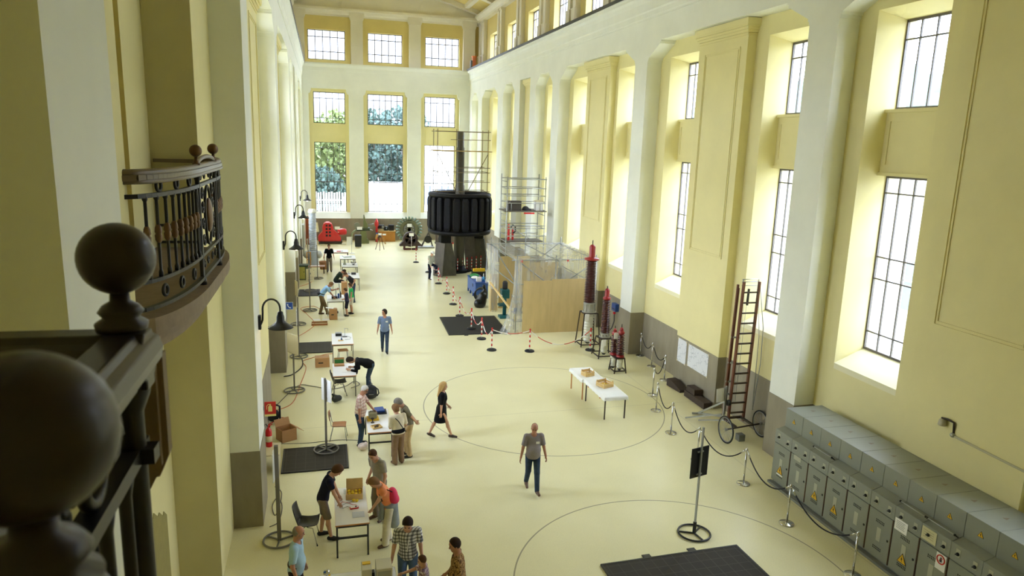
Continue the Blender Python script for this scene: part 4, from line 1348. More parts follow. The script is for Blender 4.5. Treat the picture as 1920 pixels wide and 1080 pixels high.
# ------------------------------------------------------------------ gooseneck lamps on the left pillars
def wall_lamp(y, label, z=4.42):
    t = thing('wall_lamp', label, 'lamp', (XL, y, z), 0, 'gooseneck lamps along the left pillars')
    MB().span(0.0, 0.06, -0.07, 0.07, -0.16, 0.16).build('mounting_plate', M_blackmetal, t, bevel=0.01)
    pts = [(0.05, 0, -0.05), (0.09, 0, 0.05), (0.10, 0, 0.22)] + [(0.285 - 0.185 * math.cos(a), 0, 0.30 + 0.22 * math.sin(a)) for a in np.linspace(0.0, PI, 14)] + [(0.47, 0, 0.22)]
    MB().tube(pts, 0.022, 8).build('arm', M_blackmetal, t)
    MB().lathe([(0.03, 0.24), (0.06, 0.22), (0.07, 0.16), (0.085, 0.12), (0.09, 0.02), (0.12, -0.02), (0.17, -0.06), (0.26, -0.12), (0.275, -0.14), (0.265, -0.14), (0.16, -0.075), (0.09, -0.02), (0.07, 0.0)], (0.47, 0, 0), 28).build('lamp_shade', M_blackmetal, t)
    MB().ball((0.47, 0, -0.105), (0.075, 0.075, 0.085), 14, 10).build('bulb', M_copper, t)
wall_lamp(16.15, 'black gooseneck lamp nearest the balcony, above the fire extinguisher sign')
wall_lamp(26.75, 'black gooseneck lamp above the blue telephone sign, next beyond the nearest one', 4.60)
wall_lamp(37.2, 'black gooseneck lamp on the left wall, third from the balcony', 4.60)
wall_lamp(47.6, 'black gooseneck lamp nearest the end wall of the hall', 4.60)

# ------------------------------------------------------------------ signs on the left pillars
def plate_sign(name, label, cat, loc, w, h, base, build_marks):
    t = thing(name, label, cat, loc)
    MB().span(0, w, -0.012, 0.012, -h / 2, h / 2).build('panel', base, t)
    build_marks(t, w, h)
    MB().span(-0.03, 0.0, -0.02, 0.02, -0.05, 0.05).build('bracket', M_steel, t)
    return t
M_signyel = mat('pictogram_yellow', (0.93, 0.88, 0.55), 0.5)
M_signred = mat('sign_red', (0.80, 0.16, 0.12), 0.45)
M_signblue = mat('sign_blue', (0.14, 0.30, 0.62), 0.45)
def marks_ext(t, w, h):
    y = -0.016
    m = MB()
    m.prism([(w / 2 - 0.045, -0.085), (w / 2 + 0.045, -0.085), (w / 2 + 0.045, 0.03), (w / 2 + 0.03, 0.055), (w / 2 - 0.03, 0.055), (w / 2 - 0.045, 0.03)], 'Y', y, -0.012)
    m.span(w / 2 - 0.016, w / 2 + 0.016, y, -0.012, 0.055, 0.085)
    m.span(w / 2 - 0.05, w / 2 + 0.02, y, -0.012, 0.085, 0.10)
    m.tube([(w / 2 - 0.04, y + 0.002, 0.09), (w / 2 - 0.075, y + 0.002, 0.06), (w / 2 - 0.08, y + 0.002, -0.03)], 0.007, 6)
    m.build('extinguisher_pictogram', M_signyel, t)
    MB().span(0.0, w, y, -0.0121, -h / 2 - 0.05, -h / 2).build('lower_strip', M_signyel, t)
plate_sign('fire_sign', 'red square sign with a fire extinguisher pictogram on the left pillar', 'sign', (XL + 0.03, 16.45, 2.28), 0.25, 0.30, M_signred, marks_ext)
def marks_phone(t, w, h):
    m = MB()
    pts = [(0.075, -0.017, 0.075), (0.075, -0.017, 0.03), (0.10, -0.017, -0.03), (0.145, -0.017, -0.07), (0.19, -0.017, -0.075)]
    m.tube(pts, [0.026, 0.016, 0.014, 0.016, 0.026], 8)
    m.build('telephone_pictogram', M_paper, t)
    e = MB()
    for (a, b, c, d) in ((0, w, -h / 2, -h / 2 + 0.012), (0, w, h / 2 - 0.012, h / 2), (0, 0.012, -h / 2, h / 2), (w - 0.012, w, -h / 2, h / 2)):
        e.span(a, b, -0.016, -0.012, c, d)
    e.build('border', M_paper, t)
plate_sign('telephone_sign', 'blue square sign with a white telephone handset on the left pillar', 'sign', (XL + 0.0, 27.2, 2.23), 0.27, 0.29, M_signblue, marks_phone)

# extinguisher on a small cream table
t = thing('side_table', 'low cream side table carrying the red fire extinguisher beside the left pillar', 'table', (-1.48, 18.12, 0))
MB().span(-0.22, 0.26, -0.42, 0.34, 0.50, 0.54).build('tabletop', M_cream, t)
MB().span(-0.20, -0.17, -0.40, 0.32, 0, 0.50).span(0.21, 0.24, -0.40, 0.32, 0, 0.50).span(-0.17, 0.21, 0.30, 0.32, 0.25, 0.5).build('side_panel', M_cream, t)
tag(MB().span(-1.40, -1.27, 17.80, 18.0, 0.541, 0.546).build('paper_sheet', M_paper), 'white sheet of paper in front of the fire extinguisher', 'paper')
t = thing('fire_extinguisher', 'red fire extinguisher standing on the low cream table', 'fire extinguisher', (-1.50, 18.25, 0.545))
MB().lathe([(0.075, 0), (0.082, 0.02), (0.082, 0.40), (0.07, 0.46), (0.035, 0.50), (0.03, 0.53)], (0, 0, 0), 20).build('cylinder', M_red, t)
MB().lathe([(0.084, 0.14), (0.084, 0.30)], (0, 0, 0), 20).build('instruction_label', M_cream, t)
MB().box((0.02, 0, 0.56), (0.05, 0.04, 0.06)).bar((0.0, 0, 0.60), (0.12, 0, 0.66), 0.02).bar((0.0, 0, 0.57), (0.10, 0, 0.60), 0.02).build('handle', M_red, t)
MB().tube([(-0.02, 0, 0.55), (-0.06, 0, 0.62), (-0.11, 0.0, 0.58), (-0.12, 0.0, 0.42), (-0.095, 0, 0.22)], 0.013, 8).build('hose', M_rubber, t)
t = thing('cardboard_box', 'open cardboard box with a raised flap behind the fire extinguisher', 'box', (-1.16, 19.9, 0), 0.5)
MB().span(-0.22, 0.22, -0.2, 0.2, 0, 0.02).span(-0.22, -0.21, -0.2, 0.2, 0, 0.36).span(0.21, 0.22, -0.2, 0.2, 0, 0.36).span(-0.22, 0.22, -0.2, -0.19, 0, 0.36).span(-0.22, 0.22, 0.19, 0.2, 0, 0.36).build('body', M_cardboard, t)
MB().quad((0.22, -0.2, 0.36), (0.22, 0.2, 0.36), (0.44, 0.2, 0.20), (0.44, -0.2, 0.20)).build('flap', M_cardboard, t, solid=0.008)
MB().quad((-0.22, 0.2, 0.36), (0.22, 0.2, 0.36), (0.22, 0.30, 0.54), (-0.22, 0.30, 0.54)).build('flap', M_cardboard, t, solid=0.008)

# ------------------------------------------------------------------ stands with ring feet
def ring_stand(loc, rz, label, h=2.1, board=None, ring=0.33, pole=0.025, mring=None, mpole=None, spokes=4):
    t = thing('display_stand', label, 'stand', (loc[0], loc[1], loc[2] if len(loc) > 2 else 0), rz)
    r = MB().torus((0, 0, 0.03), ring, 0.022, 36, 8)
    for k in range(spokes):
        a = 2 * PI * k / spokes + 0.4
        r.bar((0, 0, 0.025), (ring * math.cos(a), ring * math.sin(a), 0.025), 0.03, 0.03)
    r.build('ring_foot', mring or M_greytube, t)
    MB().bar((0, 0, 0.02), (0, 0, h), pole * 2, pole * 2).build('pole', mpole or M_greytube, t)
    if board:
        mt, w, hh, zc, off, ang = board
        d = Vector((math.cos(ang), math.sin(ang), 0)); n = Vector((-d.y, d.x, 0))
        b = MB()
        c = Vector((0, 0, zc)) + d * off + n * 0.045
        b.box(c, (w, 0.02, hh), rz=ang)
        b.build('board', mt, t)
        for q_ in (0.35, -0.35):
            MB().box(Vector((0, 0, zc + hh * q_)) + n * 0.025, (0.06, 0.035, 0.03), rz=ang).build('clamp', M_steel, t)
    return t
ring_stand((-1.06, 14.5), 0, 'grey ring-footed stand nearest the left pillar base, its board edge-on', 2.18, (M_whitelam, 0.42, 0.62, 1.75, 0.0, PI / 2 - 0.1), 0.33, 0.04, spokes=3)
ring_stand((-0.06, 18.86, 0.042), 0.3, 'tall grey ring-footed stand rising from the black floor hatch', 2.08, (M_whitelam, 0.45, 0.62, 1.72, 0.0, -PI / 2 + 0.28))
ring_stand((-1.08, 23.95), 0, 'grey ring-footed stand holding a cream board beyond the fire extinguisher sign', 2.0, (M_cream, 0.62, 0.68, 1.68, -0.05, PI / 2 + 0.62))
ring_stand((-1.05, 27.9), 0, 'grey ring-footed stand under the telephone sign', 2.0, (M_whitelam, 0.42, 0.62, 1.6, 0.0, PI / 2))
ring_stand((-1.22, 33.0), 0, 'grey ring-footed stand with an edge-on cream board past the telephone sign', 2.1, (M_cream, 0.5, 0.70, 1.7, 0.0, PI / 2 + 0.25))
bd = ring_stand((-0.74, 35.7), 0, 'grey ring-footed stand with a white printed notice facing the front', 2.1, (M_cream, 0.38, 0.66, 1.78, 0.05, 0.30))
MB().box((0.04, -0.0, 1.70), (0.26, 0.004, 0.012), rz=0.30).box((0.04, 0.0, 1.60), (0.26, 0.004, 0.012), rz=0.30).box((0.04, 0.0, 1.88), (0.04, 0.004, 0.08), rz=0.30).build('print', M_print, bd, loc=(0.02, -0.015, 0))
ring_stand((-0.80, 40.3, 0.042), 0, 'bare grey ring-footed stand behind the one with the printed notice', 2.1)
ring_stand((-0.42, 44.1), 0, 'bare dark ring-footed stand beside the pale insulator column', 2.1)
ring_stand((-1.0, 46.8), 0, 'ring-footed stand with edge-on cream board just left of the pale insulator', 2.1, (M_cream, 0.4, 0.62, 1.75, 0.0, PI / 2))
ring_stand((2.0, 53.8), 0, 'slim white sign stand beside the black bin near the end wall', 1.25, (M_whitelam, 0.42, 0.62, 0.95, -0.15, 0.05), 0.2, 0.012, mring=M_whitelam, mpole=M_alu)
# right foreground stand with the black panel seen from behind
t = ring_stand((7.92, 12.9), 0.25, 'tall steel stand with a black panel in the right foreground', 2.56, None, 0.355, 0.019, mring=M_blackmetal, mpole=M_alu, spokes=3)
MB().box((0.02, 0.05, 1.72), (0.50, 0.018, 0.70)).build('board', M_blackplas, t)
for z in (1.98, 1.45):
    MB().box((0, 0.022, z), (0.16, 0.03, 0.03)).build('clamp', M_alu, t)
MB().bar((0, 0, 0.02), (0, 0, 0.30), 0.055, 0.055).build('socket', M_blackmetal, t)

# ------------------------------------------------------------------ black gridded floor hatches
def hatch_mat():
    m = mat('dark_panel_glass', (0.105, 0.10, 0.10), 0.55, spec=0.25)
    nt = m.node_tree; N = nt.nodes; L = nt.links
    tc = N.new('ShaderNodeTexCoord'); br = N.new('ShaderNodeTexBrick')
    br.offset = 0; br.inputs['Scale'].default_value = 1.0
    br.inputs['Brick Width'].default_value = 0.25; br.inputs['Row Height'].default_value = 0.25
    br.inputs['Mortar Size'].default_value = 0.006
    br.inputs['Color1'].default_value = (*lin((0.17, 0.155, 0.14)), 1); br.inputs['Color2'].default_value = (*lin((0.18, 0.165, 0.15)), 1)
    br.inputs['Mortar'].default_value = (*lin((0.27, 0.255, 0.235)), 1)
    L.new(tc.outputs['Object'], br.inputs[0]); L.new(br.outputs[0], N['Principled BSDF'].inputs['Base Color'])
    return m
M_hatch = hatch_mat()
def hatch(loc, sx, sy, rz, label, tabs=(), base=M_hatch, tilt=0.0):
    t = thing('solar_panel', label, 'solar panel', (loc[0], loc[1], 0.001), rz)
    MB().span(-sx / 2 + 0.04, sx / 2 - 0.04, -sy / 2 + 0.04, sy / 2 - 0.04, 0.0, 0.034).build('panel', base, t)
    f = MB()
    f.span(-sx / 2, sx / 2, -sy / 2, -sy / 2 + 0.04, 0, 0.04).span(-sx / 2, sx / 2, sy / 2 - 0.04, sy / 2, 0, 0.04)
    f.span(-sx / 2, -sx / 2 + 0.04, -sy / 2 + 0.04, sy / 2 - 0.04, 0, 0.04).span(sx / 2 - 0.04, sx / 2, -sy / 2 + 0.04, sy / 2 - 0.04, 0, 0.04)
    f.build('frame', M_blackmetal, t)
    for (x, y) in tabs:
        MB().span(x - 0.09, x + 0.09, y - 0.10, y + 0.10, 0, 0.02).build('tab', M_blackmetal, t)
    return t
hatch((-0.35, 18.42), 1.70, 1.48, 0.0, 'dark gridded panel lying on the floor under the tall ring-footed stand')
hatch((-0.55, 29.05), 1.55, 1.5, 0.0, 'dark gridded panel on the floor left of the small instrument table')
hatch((-0.85, 39.9), 1.15, 1.7, 0.0, 'dark panel on the floor behind the man in sky blue')
M_mesh = mat('black_mat', (0.085, 0.085, 0.085), 0.6, var=0.2, scale=30)
hatch((6.72, 31.72), 2.75, 3.25, -0.03, 'large black panel on the floor beside the plastic tent', ((-0.6, -1.66), (0.35, 1.70)), M_mesh)
hatch((7.02, 10.6), 3.22, 3.25, 0.02, 'large black gridded panel at the front edge of the floor', ((-0.52, 1.66), (0.55, 1.66)))
# ------------------------------------------------------------------ white tables
def table(label, x0, x1, y0, y1, h=0.745, legs=M_blackmetal, edge=M_edge, bar=True, group='white-topped work tables on the left', rz=0.0):
    cx, cy = (x0 + x1) / 2, (y0 + y1) / 2
    t = thing('work_table', label, 'table', (cx, cy, 0), rz)
    a, b = (x1 - x0) / 2, (y1 - y0) / 2
    tp = MB().span(-a, a, -b, b, h - 0.026, h)
    tp.m(1).span(-a - 0.004, a + 0.004, -b - 0.004, -b, h - 0.028, h - 0.001).span(-a - 0.004, -a, -b, b, h - 0.028, h - 0.001).span(a, a + 0.004, -b, b, h - 0.028, h - 0.001).span(-a - 0.004, a + 0.004, b, b + 0.004, h - 0.028, h - 0.001)
    tp.build('tabletop', [M_whitelam, edge], t)
    for sx in (-1, 1):
        for sy in (-1, 1):
            MB().span(sx * a - sx * 0.012, sx * a - sx * 0.047, sy * b - sy * 0.012, sy * b - sy * 0.047, 0, h - 0.028).build('leg', legs, t)
    r = MB()
    for sy in (-1, 1):
        r.span(-a + 0.05, a - 0.05, sy * b - sy * 0.015, sy * b - sy * 0.045, h - 0.075, h - 0.028)
    for sx in (-1, 1):
        r.span(sx * a - sx * 0.015, sx * a - sx * 0.045, -b + 0.05, b - 0.05, h - 0.075, h - 0.028)
    r.build('apron', legs, t)
    if bar:
        MB().span(-a + 0.047, a - 0.047, -b + 0.012, -b + 0.042, 0.42, 0.46).build('stretcher', legs, t)
    return t
table('white table with dark legs carrying the crate of lemons and wires', 0.10, 0.78, 13.56, 15.17)
table('white table with the yellow basket and blue binder beside the plaid-shirted man', 1.03, 1.70, 18.17, 19.85)
table('white table the visitor in black is bending over', 0.19, 0.95, 23.06, 24.42, legs=M_greytube, bar=False)
table('small white instrument table beside the dark floor panel, stool beneath it', 0.21, 1.02, 26.85, 28.45, legs=M_greytube, bar=False)
table('white table in front of the man in sky blue shirt', 0.08, 0.90, 34.4, 35.85, legs=M_alu, edge=M_whitelam, bar=False)
table('white table behind the man with a hand on his hip', 1.19, 1.92, 40.2, 41.8, legs=M_greytube, edge=M_whitelam, bar=False)
table('white table with the glass bottle and globe-shaped device', 1.04, 2.0, 43.95, 45.3, legs=M_greytube, edge=M_whitelam, bar=False)
table('white table with the green folder towards the end wall', 1.0, 2.0, 46.9, 48.3, legs=M_greytube, edge=M_whitelam, bar=False)
table('farthest white table near the pale insulator, with red tools on it', -0.02, 1.62, 49.6, 50.9, h=0.75, legs=M_ironbrown, bar=False)
# foreground table, cut by the frame, with the white box and device
table('dark-edged table at the front edge carrying two beige boxes', -0.20, 1.12, 10.9, 11.75, h=0.84, legs=M_blackmetal, edge=M_blackmetal)
M_beige = mat('beige_casing', (0.80, 0.78, 0.68), 0.45)
t = thing('device_casing', 'narrow beige casing standing on the front table, left of the wide box', 'device', (0.60, 11.45, 0.841))
MB().span(-0.085, 0.085, -0.14, 0.14, 0, 0.29).build('casing', M_beige, t, bevel=0.01)
MB().span(-0.07, 0.07, 0.02, 0.10, 0.29, 0.305).build('top_plate', M_yellowp, t)
MB().span(0.09, 0.14, -0.05, 0.05, 0.0, 0.16).build('side_bracket', M_blackplas, t)
t = thing('device_casing', 'wide beige box on the front table in front of the pointing child', 'device', (0.90, 11.46, 0.841))
MB().span(-0.14, 0.14, -0.17, 0.17, 0, 0.28).build('casing', M_beige, t, bevel=0.01)
MB().span(-0.115, 0.115, -0.175, -0.17, 0.03, 0.24).build('front_panel', mat('grey_front_panel', (0.64, 0.63, 0.58), 0.4), t)
t = thing('glass_model', 'small silvery model with coloured bits on the front table by the man in light blue', 'model', (-0.08, 11.5, 0.841))
MB().lathe([(0.05, 0), (0.055, 0.015), (0.012, 0.03), (0.010, 0.16)], (0, 0, 0), 16).build('base', M_beige, t)
MB().ball((0, 0, 0.21), (0.06, 0.05, 0.055), 16, 10).build('globe', M_chrome, t)
MB().ball((0.045, -0.02, 0.17), 0.022).build('yellow_part', M_yellowp, t)
MB().ball((-0.03, -0.035, 0.24), 0.022).build('blue_part', M_bluep, t)

# ------------------------------------------------------------------ lemons, crate, wires on the lemon table
M_lemon = mat('lemon_peel', (0.93, 0.82, 0.16), 0.45, var=0.08, scale=20)
def crate(label, loc, rz, w=0.40, d=0.28, h=0.15, m=M_crate, open_=False):
    t = thing('wooden_crate', label, 'crate', loc, rz)
    MB().span(-w / 2, w / 2, -d / 2, d / 2, 0, 0.012).build('floor_board', m, t)
    for s_ in (-1, 1):
        for k in range(2):
            z0 = 0.012 + k * 0.07
            MB().span(-w / 2, w / 2, s_ * d / 2, s_ * (d / 2 - 0.01), z0, z0 + 0.055).build('side_slat', m, t)
            MB().span(s_ * w / 2, s_ * (w / 2 - 0.01), -d / 2 + 0.01, d / 2 - 0.01, z0, z0 + 0.055).build('end_slat', m, t)
    for sx in (-1, 1):
        for sy in (-1, 1):
            MB().span(sx * (w / 2 - 0.01), sx * (w / 2 - 0.04), sy * (d / 2 - 0.01), sy * (d / 2 - 0.04), 0.012, h + 0.045).build('corner_post', m, t)
    MB().span(-w / 2 + 0.03, w / 2 - 0.03, d / 2 - 0.03, d / 2 - 0.012, h + 0.0, h + 0.03).build('handle', m, t)
    return t
def crate2(label, loc, rz):
    t = thing('wooden_crate', label, 'crate', loc, rz)
    w, d, h = 0.36, 0.30, 0.13
    MB().span(-w / 2, w / 2, -d / 2, d / 2, 0, 0.012).span(-w / 2, w / 2, -d / 2, -d / 2 + 0.012, 0.012, h).span(-w / 2, w / 2, d / 2 - 0.012, d / 2, 0.012, h).span(-w / 2, -w / 2 + 0.012, -d / 2 + 0.012, d / 2 - 0.012, 0.012, h).span(w / 2 - 0.012, w / 2, -d / 2 + 0.012, d / 2 - 0.012, 0.012, h).build('box', M_crate, t)
    MB().box((0, d / 2 + 0.03, h + 0.10), (w, 0.012, 0.22), rx=-0.25).build('lid', M_crate, t)
    return t
crate2('open pale wooden box full of lemons on the near table', (0.53, 14.72, 0.746), -0.06)
lem = MB().lathe([(0.0001, -0.040), (0.008, -0.036), (0.022, -0.026), (0.030, 0), (0.022, 0.026), (0.008, 0.036), (0.0001, 0.041)], (0, 0, 0), 12)
lemon0 = None
k_ = 0
for j in range(3):
    for i in range(4):
        x, y = 0.53 - 0.115 + i * 0.076, 14.72 - 0.085 + j * 0.082
        if lemon0 is None:
            lemon0 = lem.build('lemon', M_lemon); o = lemon0
        else:
            o = lemon0.copy(); COL.objects.link(o)
        o.location = (x, y, 0.80 + 0.012 * ((i + j) % 3) + j * 0.014)
        o.rotation_euler = (1.2 + 0.3 * i, 0.4 * j, 0.7 * i + j)
        tag(o, 'yellow lemon lying in the open wooden box on the near table', 'lemon', 'lemons in the wooden box')
        k_ += 1
for i, (x, y) in enumerate(((0.50, 14.50), (0.57, 14.47))):
    o = lemon0.copy(); COL.objects.link(o); o.location = (x, y, 0.775); o.rotation_euler = (1.5, 0.2, 1.1 + i)
    tag(o, ('left', 'right')[i] + ' one of two loose yellow lemons wired up on the near table', 'lemon', 'loose lemons on the near table')
t = thing('multimeter', 'small red meter box with white face and wires on the near table', 'meter', (0.50, 14.20, 0.746), 0.12)
MB().span(-0.09, 0.09, -0.04, 0.04, 0, 0.03).build('body', M_red, t, bevel=0.005)
MB().span(-0.075, 0.075, -0.032, 0.032, 0.03, 0.036).build('face', M_whitelam, t)
MB().span(0.02, 0.055, -0.02, 0.02, 0.036, 0.045).build('switch', M_blackplas, t)
tag(MB().tube([(0.44, 14.24, 0.752), (0.36, 14.30, 0.753), (0.27, 14.24, 0.752), (0.24, 14.35, 0.753), (0.33, 14.43, 0.755), (0.42, 14.44, 0.76), (0.49, 14.48, 0.78)], 0.005, 6).build('wire', M_cable), 'grey wire curling from the red meter to the lemons', 'wire')
tag(MB().tube([(0.56, 14.24, 0.753), (0.55, 14.33, 0.757), (0.47, 14.36, 0.754), (0.35, 14.48, 0.754), (0.27, 14.52, 0.753), (0.22, 14.46, 0.752)], 0.005, 6).build('wire', M_redpost), 'red wire looping behind the red meter', 'wire')
tag(MB().span(0.45, 0.70, 13.80, 14.04, 0.746, 0.749).build('paper_sheet', mat('pale_blue_paper', (0.80, 0.83, 0.90), 0.6)), 'pale blue printed sheet on the near end of the lemon table', 'paper')
gl = MB().lathe([(0.028, 0.002), (0.032, 0.10), (0.030, 0.10), (0.026, 0.006), (0.0001, 0.006)], (0.33, 14.88, 0.746), 16)
tag(gl.build('drinking_glass', glass_mat('clear_tumbler', (0.95, 0.97, 0.98), 0.15)), 'clear drinking glass beside the lemon box', 'glass')

# second table things
t = thing('battery_box', 'pale grey device in a yellow tray under the old man\'s hand', 'device', (1.22, 19.12, 0.746), 0.05)
MB().span(-0.16, 0.16, -0.15, 0.15, 0, 0.05).build('tray', M_yellowp, t)
MB().span(-0.11, 0.11, -0.10, 0.10, 0.05, 0.21).build('body', mat('greenish_grey_casing', (0.62, 0.61, 0.50), 0.5), t, bevel=0.008)
MB().tube([(-0.08, 0, 0.21), (-0.07, 0, 0.25), (0.07, 0, 0.25), (0.08, 0, 0.21)], 0.01, 6).build('handle', M_blackplas, t)
t = thing('binder', 'blue binder lying on black folders on the second table', 'binder', (1.45, 19.66, 0.785), 0.1)
MB().span(-0.13, 0.13, -0.16, 0.16, 0, 0.05).build('cover', M_bluep, t, bevel=0.006)
t = thing('folder', 'black folder beneath the blue binder', 'folder', (1.49, 19.60, 0.746), 0.0)
MB().span(-0.15, 0.15, -0.17, 0.17, 0, 0.038).build('cover', M_blackplas, t)
t = thing('wicker_tray', 'shallow yellowish tray of small parts on the second table', 'tray', (1.28, 18.50, 0.746), 0.3)
MB().span(-0.13, 0.13, -0.11, 0.11, 0, 0.012).build('base', M_crate, t)
MB().span(-0.13, 0.13, -0.11, -0.10, 0.012, 0.05).span(-0.13, 0.13, 0.10, 0.11, 0.012, 0.05).span(-0.13, -0.12, -0.1, 0.1, 0.012, 0.05).span(0.12, 0.13, -0.1, 0.1, 0.012, 0.05).build('rim', M_crate, t)
MB().box((0, 0, 0.03), (0.10, 0.06, 0.03), rz=0.5).box((0.05, 0.05, 0.03), (0.05, 0.05, 0.03)).build('small_part', M_ironbrown, t)
t = thing('small_motor', 'small bronze motor on a round foot at the middle of the second table', 'motor', (1.20, 18.86, 0.746))
MB().lathe([(0.05, 0), (0.05, 0.015), (0.015, 0.02), (0.015, 0.10)], (0, 0, 0), 16).build('foot', M_ironbrown, t)
MB().ball((0, 0, 0.12), (0.05, 0.03, 0.03)).build('body', M_ironbrown, t)
tag(MB().span(1.44, 1.66, 18.4, 18.72, 0.746, 0.749).build('paper_sheet', M_paper), 'white sheet in front of the woman in cream blouse', 'paper')
F_ = Field((0.72, 18.55, 0), (1.12, 18.95, 0.3), 0.012)
F_.ell((0.92, 18.74, 0.12), (0.14, 0.12, 0.10), None, 0); F_.ell((1.0, 18.70, 0.17), (0.06, 0.07, 0.09), None, 0.04); F_.cut((0, 0, 0.003), (0, 0, -1))
bagp = field_obj(F_, 'plastic_bag', mat('pink_carrier_bag', (0.86, 0.79, 0.76), 0.4, var=0.2, scale=14), None)
tag(bagp, 'pale pink carrier bag on the floor under the second table', 'bag')

# third table things
t = thing('display_box', 'open box of green leaflets at the far end of the third table', 'box', (0.42, 24.22, 0.746), 0.0)
MB().span(-0.17, 0.17, -0.12, 0.12, 0, 0.06).build('tray', M_cardboard, t)
MB().box((0, 0.10, 0.15), (0.34, 0.015, 0.20), rx=-0.12).build('back_panel', M_cardboard, t)
MB().box((0, 0.07, 0.12), (0.30, 0.03, 0.13), rx=-0.12).build('leaflets', M_greenp, t)
tag(MB().span(0.50, 0.72, 23.45, 23.78, 0.746, 0.749).build('paper_sheet', M_paper), 'sheet the visitor in black is writing on', 'paper')
F_ = Field((1.16, 22.55, 0), (1.78, 23.0, 0.62), 0.012)
F_.cone((1.36, 22.8, 0.14), (1.38, 22.8, 0.36), 0.15, 0.13, 0); F_.cone((1.48, 22.78, 0.14), (1.48, 22.78, 0.32), 0.13, 0.12, 0.05); F_.ell((1.40, 22.66, 0.18), (0.13, 0.06, 0.13), None, 0.04); F_.cut((0, 0, 0.003), (0, 0, -1))
bp_ = thing('backpack', 'black backpack standing on the floor behind the plaid-shirted man', 'backpack', (0, 0, 0))
field_obj(F_, 'body', M_pouch, bp_)
MB().tube([(1.52, 22.72, 0.42), (1.63, 22.70, 0.34), (1.66, 22.70, 0.20), (1.60, 22.72, 0.10)], 0.022, 6).build('shoulder_strap', M_pouch, bp_)
MB().tube([(1.34, 22.8, 0.48), (1.36, 22.8, 0.53), (1.44, 22.8, 0.53), (1.45, 22.8, 0.46)], 0.012, 6).build('handle', M_pouch, bp_)
MB().box((1.40, 22.595, 0.2), (0.16, 0.012, 0.012)).build('zip', M_steel, bp_)

# fourth table: instruments and stool
t = thing('retort_stand', 'thin rod stand with clamp on the small instrument table', 'instrument', (0.72, 27.9, 0.746))
MB().span(-0.1, 0.1, -0.06, 0.06, 0, 0.012).build('base_plate', M_blackmetal, t)
MB().rod((0, 0, 0.01), (0, 0, 0.36), 0.007).build('rod', M_steel, t)
MB().bar((0, 0, 0.33), (0.12, 0, 0.33), 0.012).bar((0.12, 0, 0.33), (0.12, 0, 0.25), 0.012).build('arm', M_steel, t)
t = thing('instrument_box', 'black instrument box at the back of the small instrument table', 'instrument', (0.48, 28.1, 0.746))
MB().span(-0.12, 0.12, -0.09, 0.09, 0, 0.11).build('casing', M_blackplas, t, bevel=0.006)
MB().span(-0.13, 0.13, -0.10, 0.10, 0.11, 0.125).build('lid', M_steel, t)
t = thing('small_pump', 'small blue and tan device at the front of the instrument table', 'instrument', (0.55, 27.35, 0.746))
MB().span(-0.1, 0.1, -0.05, 0.05, 0, 0.03).build('base', M_crate, t)
MB().lathe([(0.03, 0.03), (0.03, 0.09), (0.012, 0.10), (0.012, 0.18)], (0.03, 0, 0), 12).build('column', M_bluep, t)
tag(MB().tube([(0.84, 27.9, 0.75), (0.95, 27.75, 0.75), (0.9, 27.5, 0.75), (0.7, 27.45, 0.752)], 0.005, 6).build('cable', M_cable), 'thin cable lying across the instrument table', 'cable')
def stool(label, loc, m):
    t = thing('stool', label, 'stool', loc, 0.1)
    MB().span(-0.19, 0.19, -0.18, 0.18, 0.43, 0.45).build('seat', m, t, bevel=0.012)
    for sx in (-1, 1):
        for sy in (-1, 1):
            MB().rod((sx * 0.15, sy * 0.14, 0.43), (sx * 0.19, sy * 0.18, 0), 0.012).build('leg', M_alu, t)
    return t
stool('wooden-seated stool tucked under the small instrument table', (0.62, 27.10, 0), M_wood)
stool('white stool under the seated man in dark green', (0.62, 40.5, 0), M_whitelam)
tag(MB().box((1.06, 40.5, 0.97), (0.20, 0.28, 0.004), ry=-0.9).build('newspaper', M_cream), 'paper held by the seated man in dark green', 'paper')

# chairs
def shell_chair(label, loc, rz, m, legs):
    t = thing('shell_chair', label, 'chair', loc, rz)
    def f(u, v):
        y = (u - 0.5) * (0.44 - 0.06 * max(0, v - 0.55))
        if v < 0.5:
            x = 0.24 - v / 0.5 * 0.42; z = 0.445 - 0.03 * math.sin(PI * v / 0.5) + 0.02 * (v < 0.05)
        else:
            q = (v - 0.5) / 0.5; x = -0.18 - 0.06 * q - 0.05 * math.sin(q * PI / 2); z = 0.445 + 0.40 * q
        z += 0.05 * (abs(u - 0.5) * 2) ** 2 * (1 if v < 0.5 else 0.0)
        x += 0.05 * (abs(u - 0.5) * 2) ** 2 * (0 if v < 0.5 else 1)
        return (x, y, z)
    MB().grid(f, 12, 18).build('seat_shell', m, t, solid=0.012)
    for sx, sy in ((1, 1), (1, -1), (-1, 1), (-1, -1)):
        MB().tube([(0.02 * sx, sy * 0.15, 0.41), (0.14 * sx, sy * 0.18, 0.395), (0.23 * sx, sy * 0.21, 0.012)], 0.011, 8).build('leg', legs, t)
        MB().lathe([(0.014, 0), (0.014, 0.03)], (0.23 * sx, sy * 0.21, 0), 8).build('foot_cap', M_rubber, t)
    return t
shell_chair('black moulded chair with chrome legs at the near lemon table', (-0.48, 14.36, 0), -0.12, M_blackplas, M_chrome)
shell_chair('black moulded chair pulled up to the table of the visitor in black', (0.38, 23.35, 0), 0.1, mat('charcoal_shell', (0.16, 0.17, 0.17), 0.45), M_greytube)
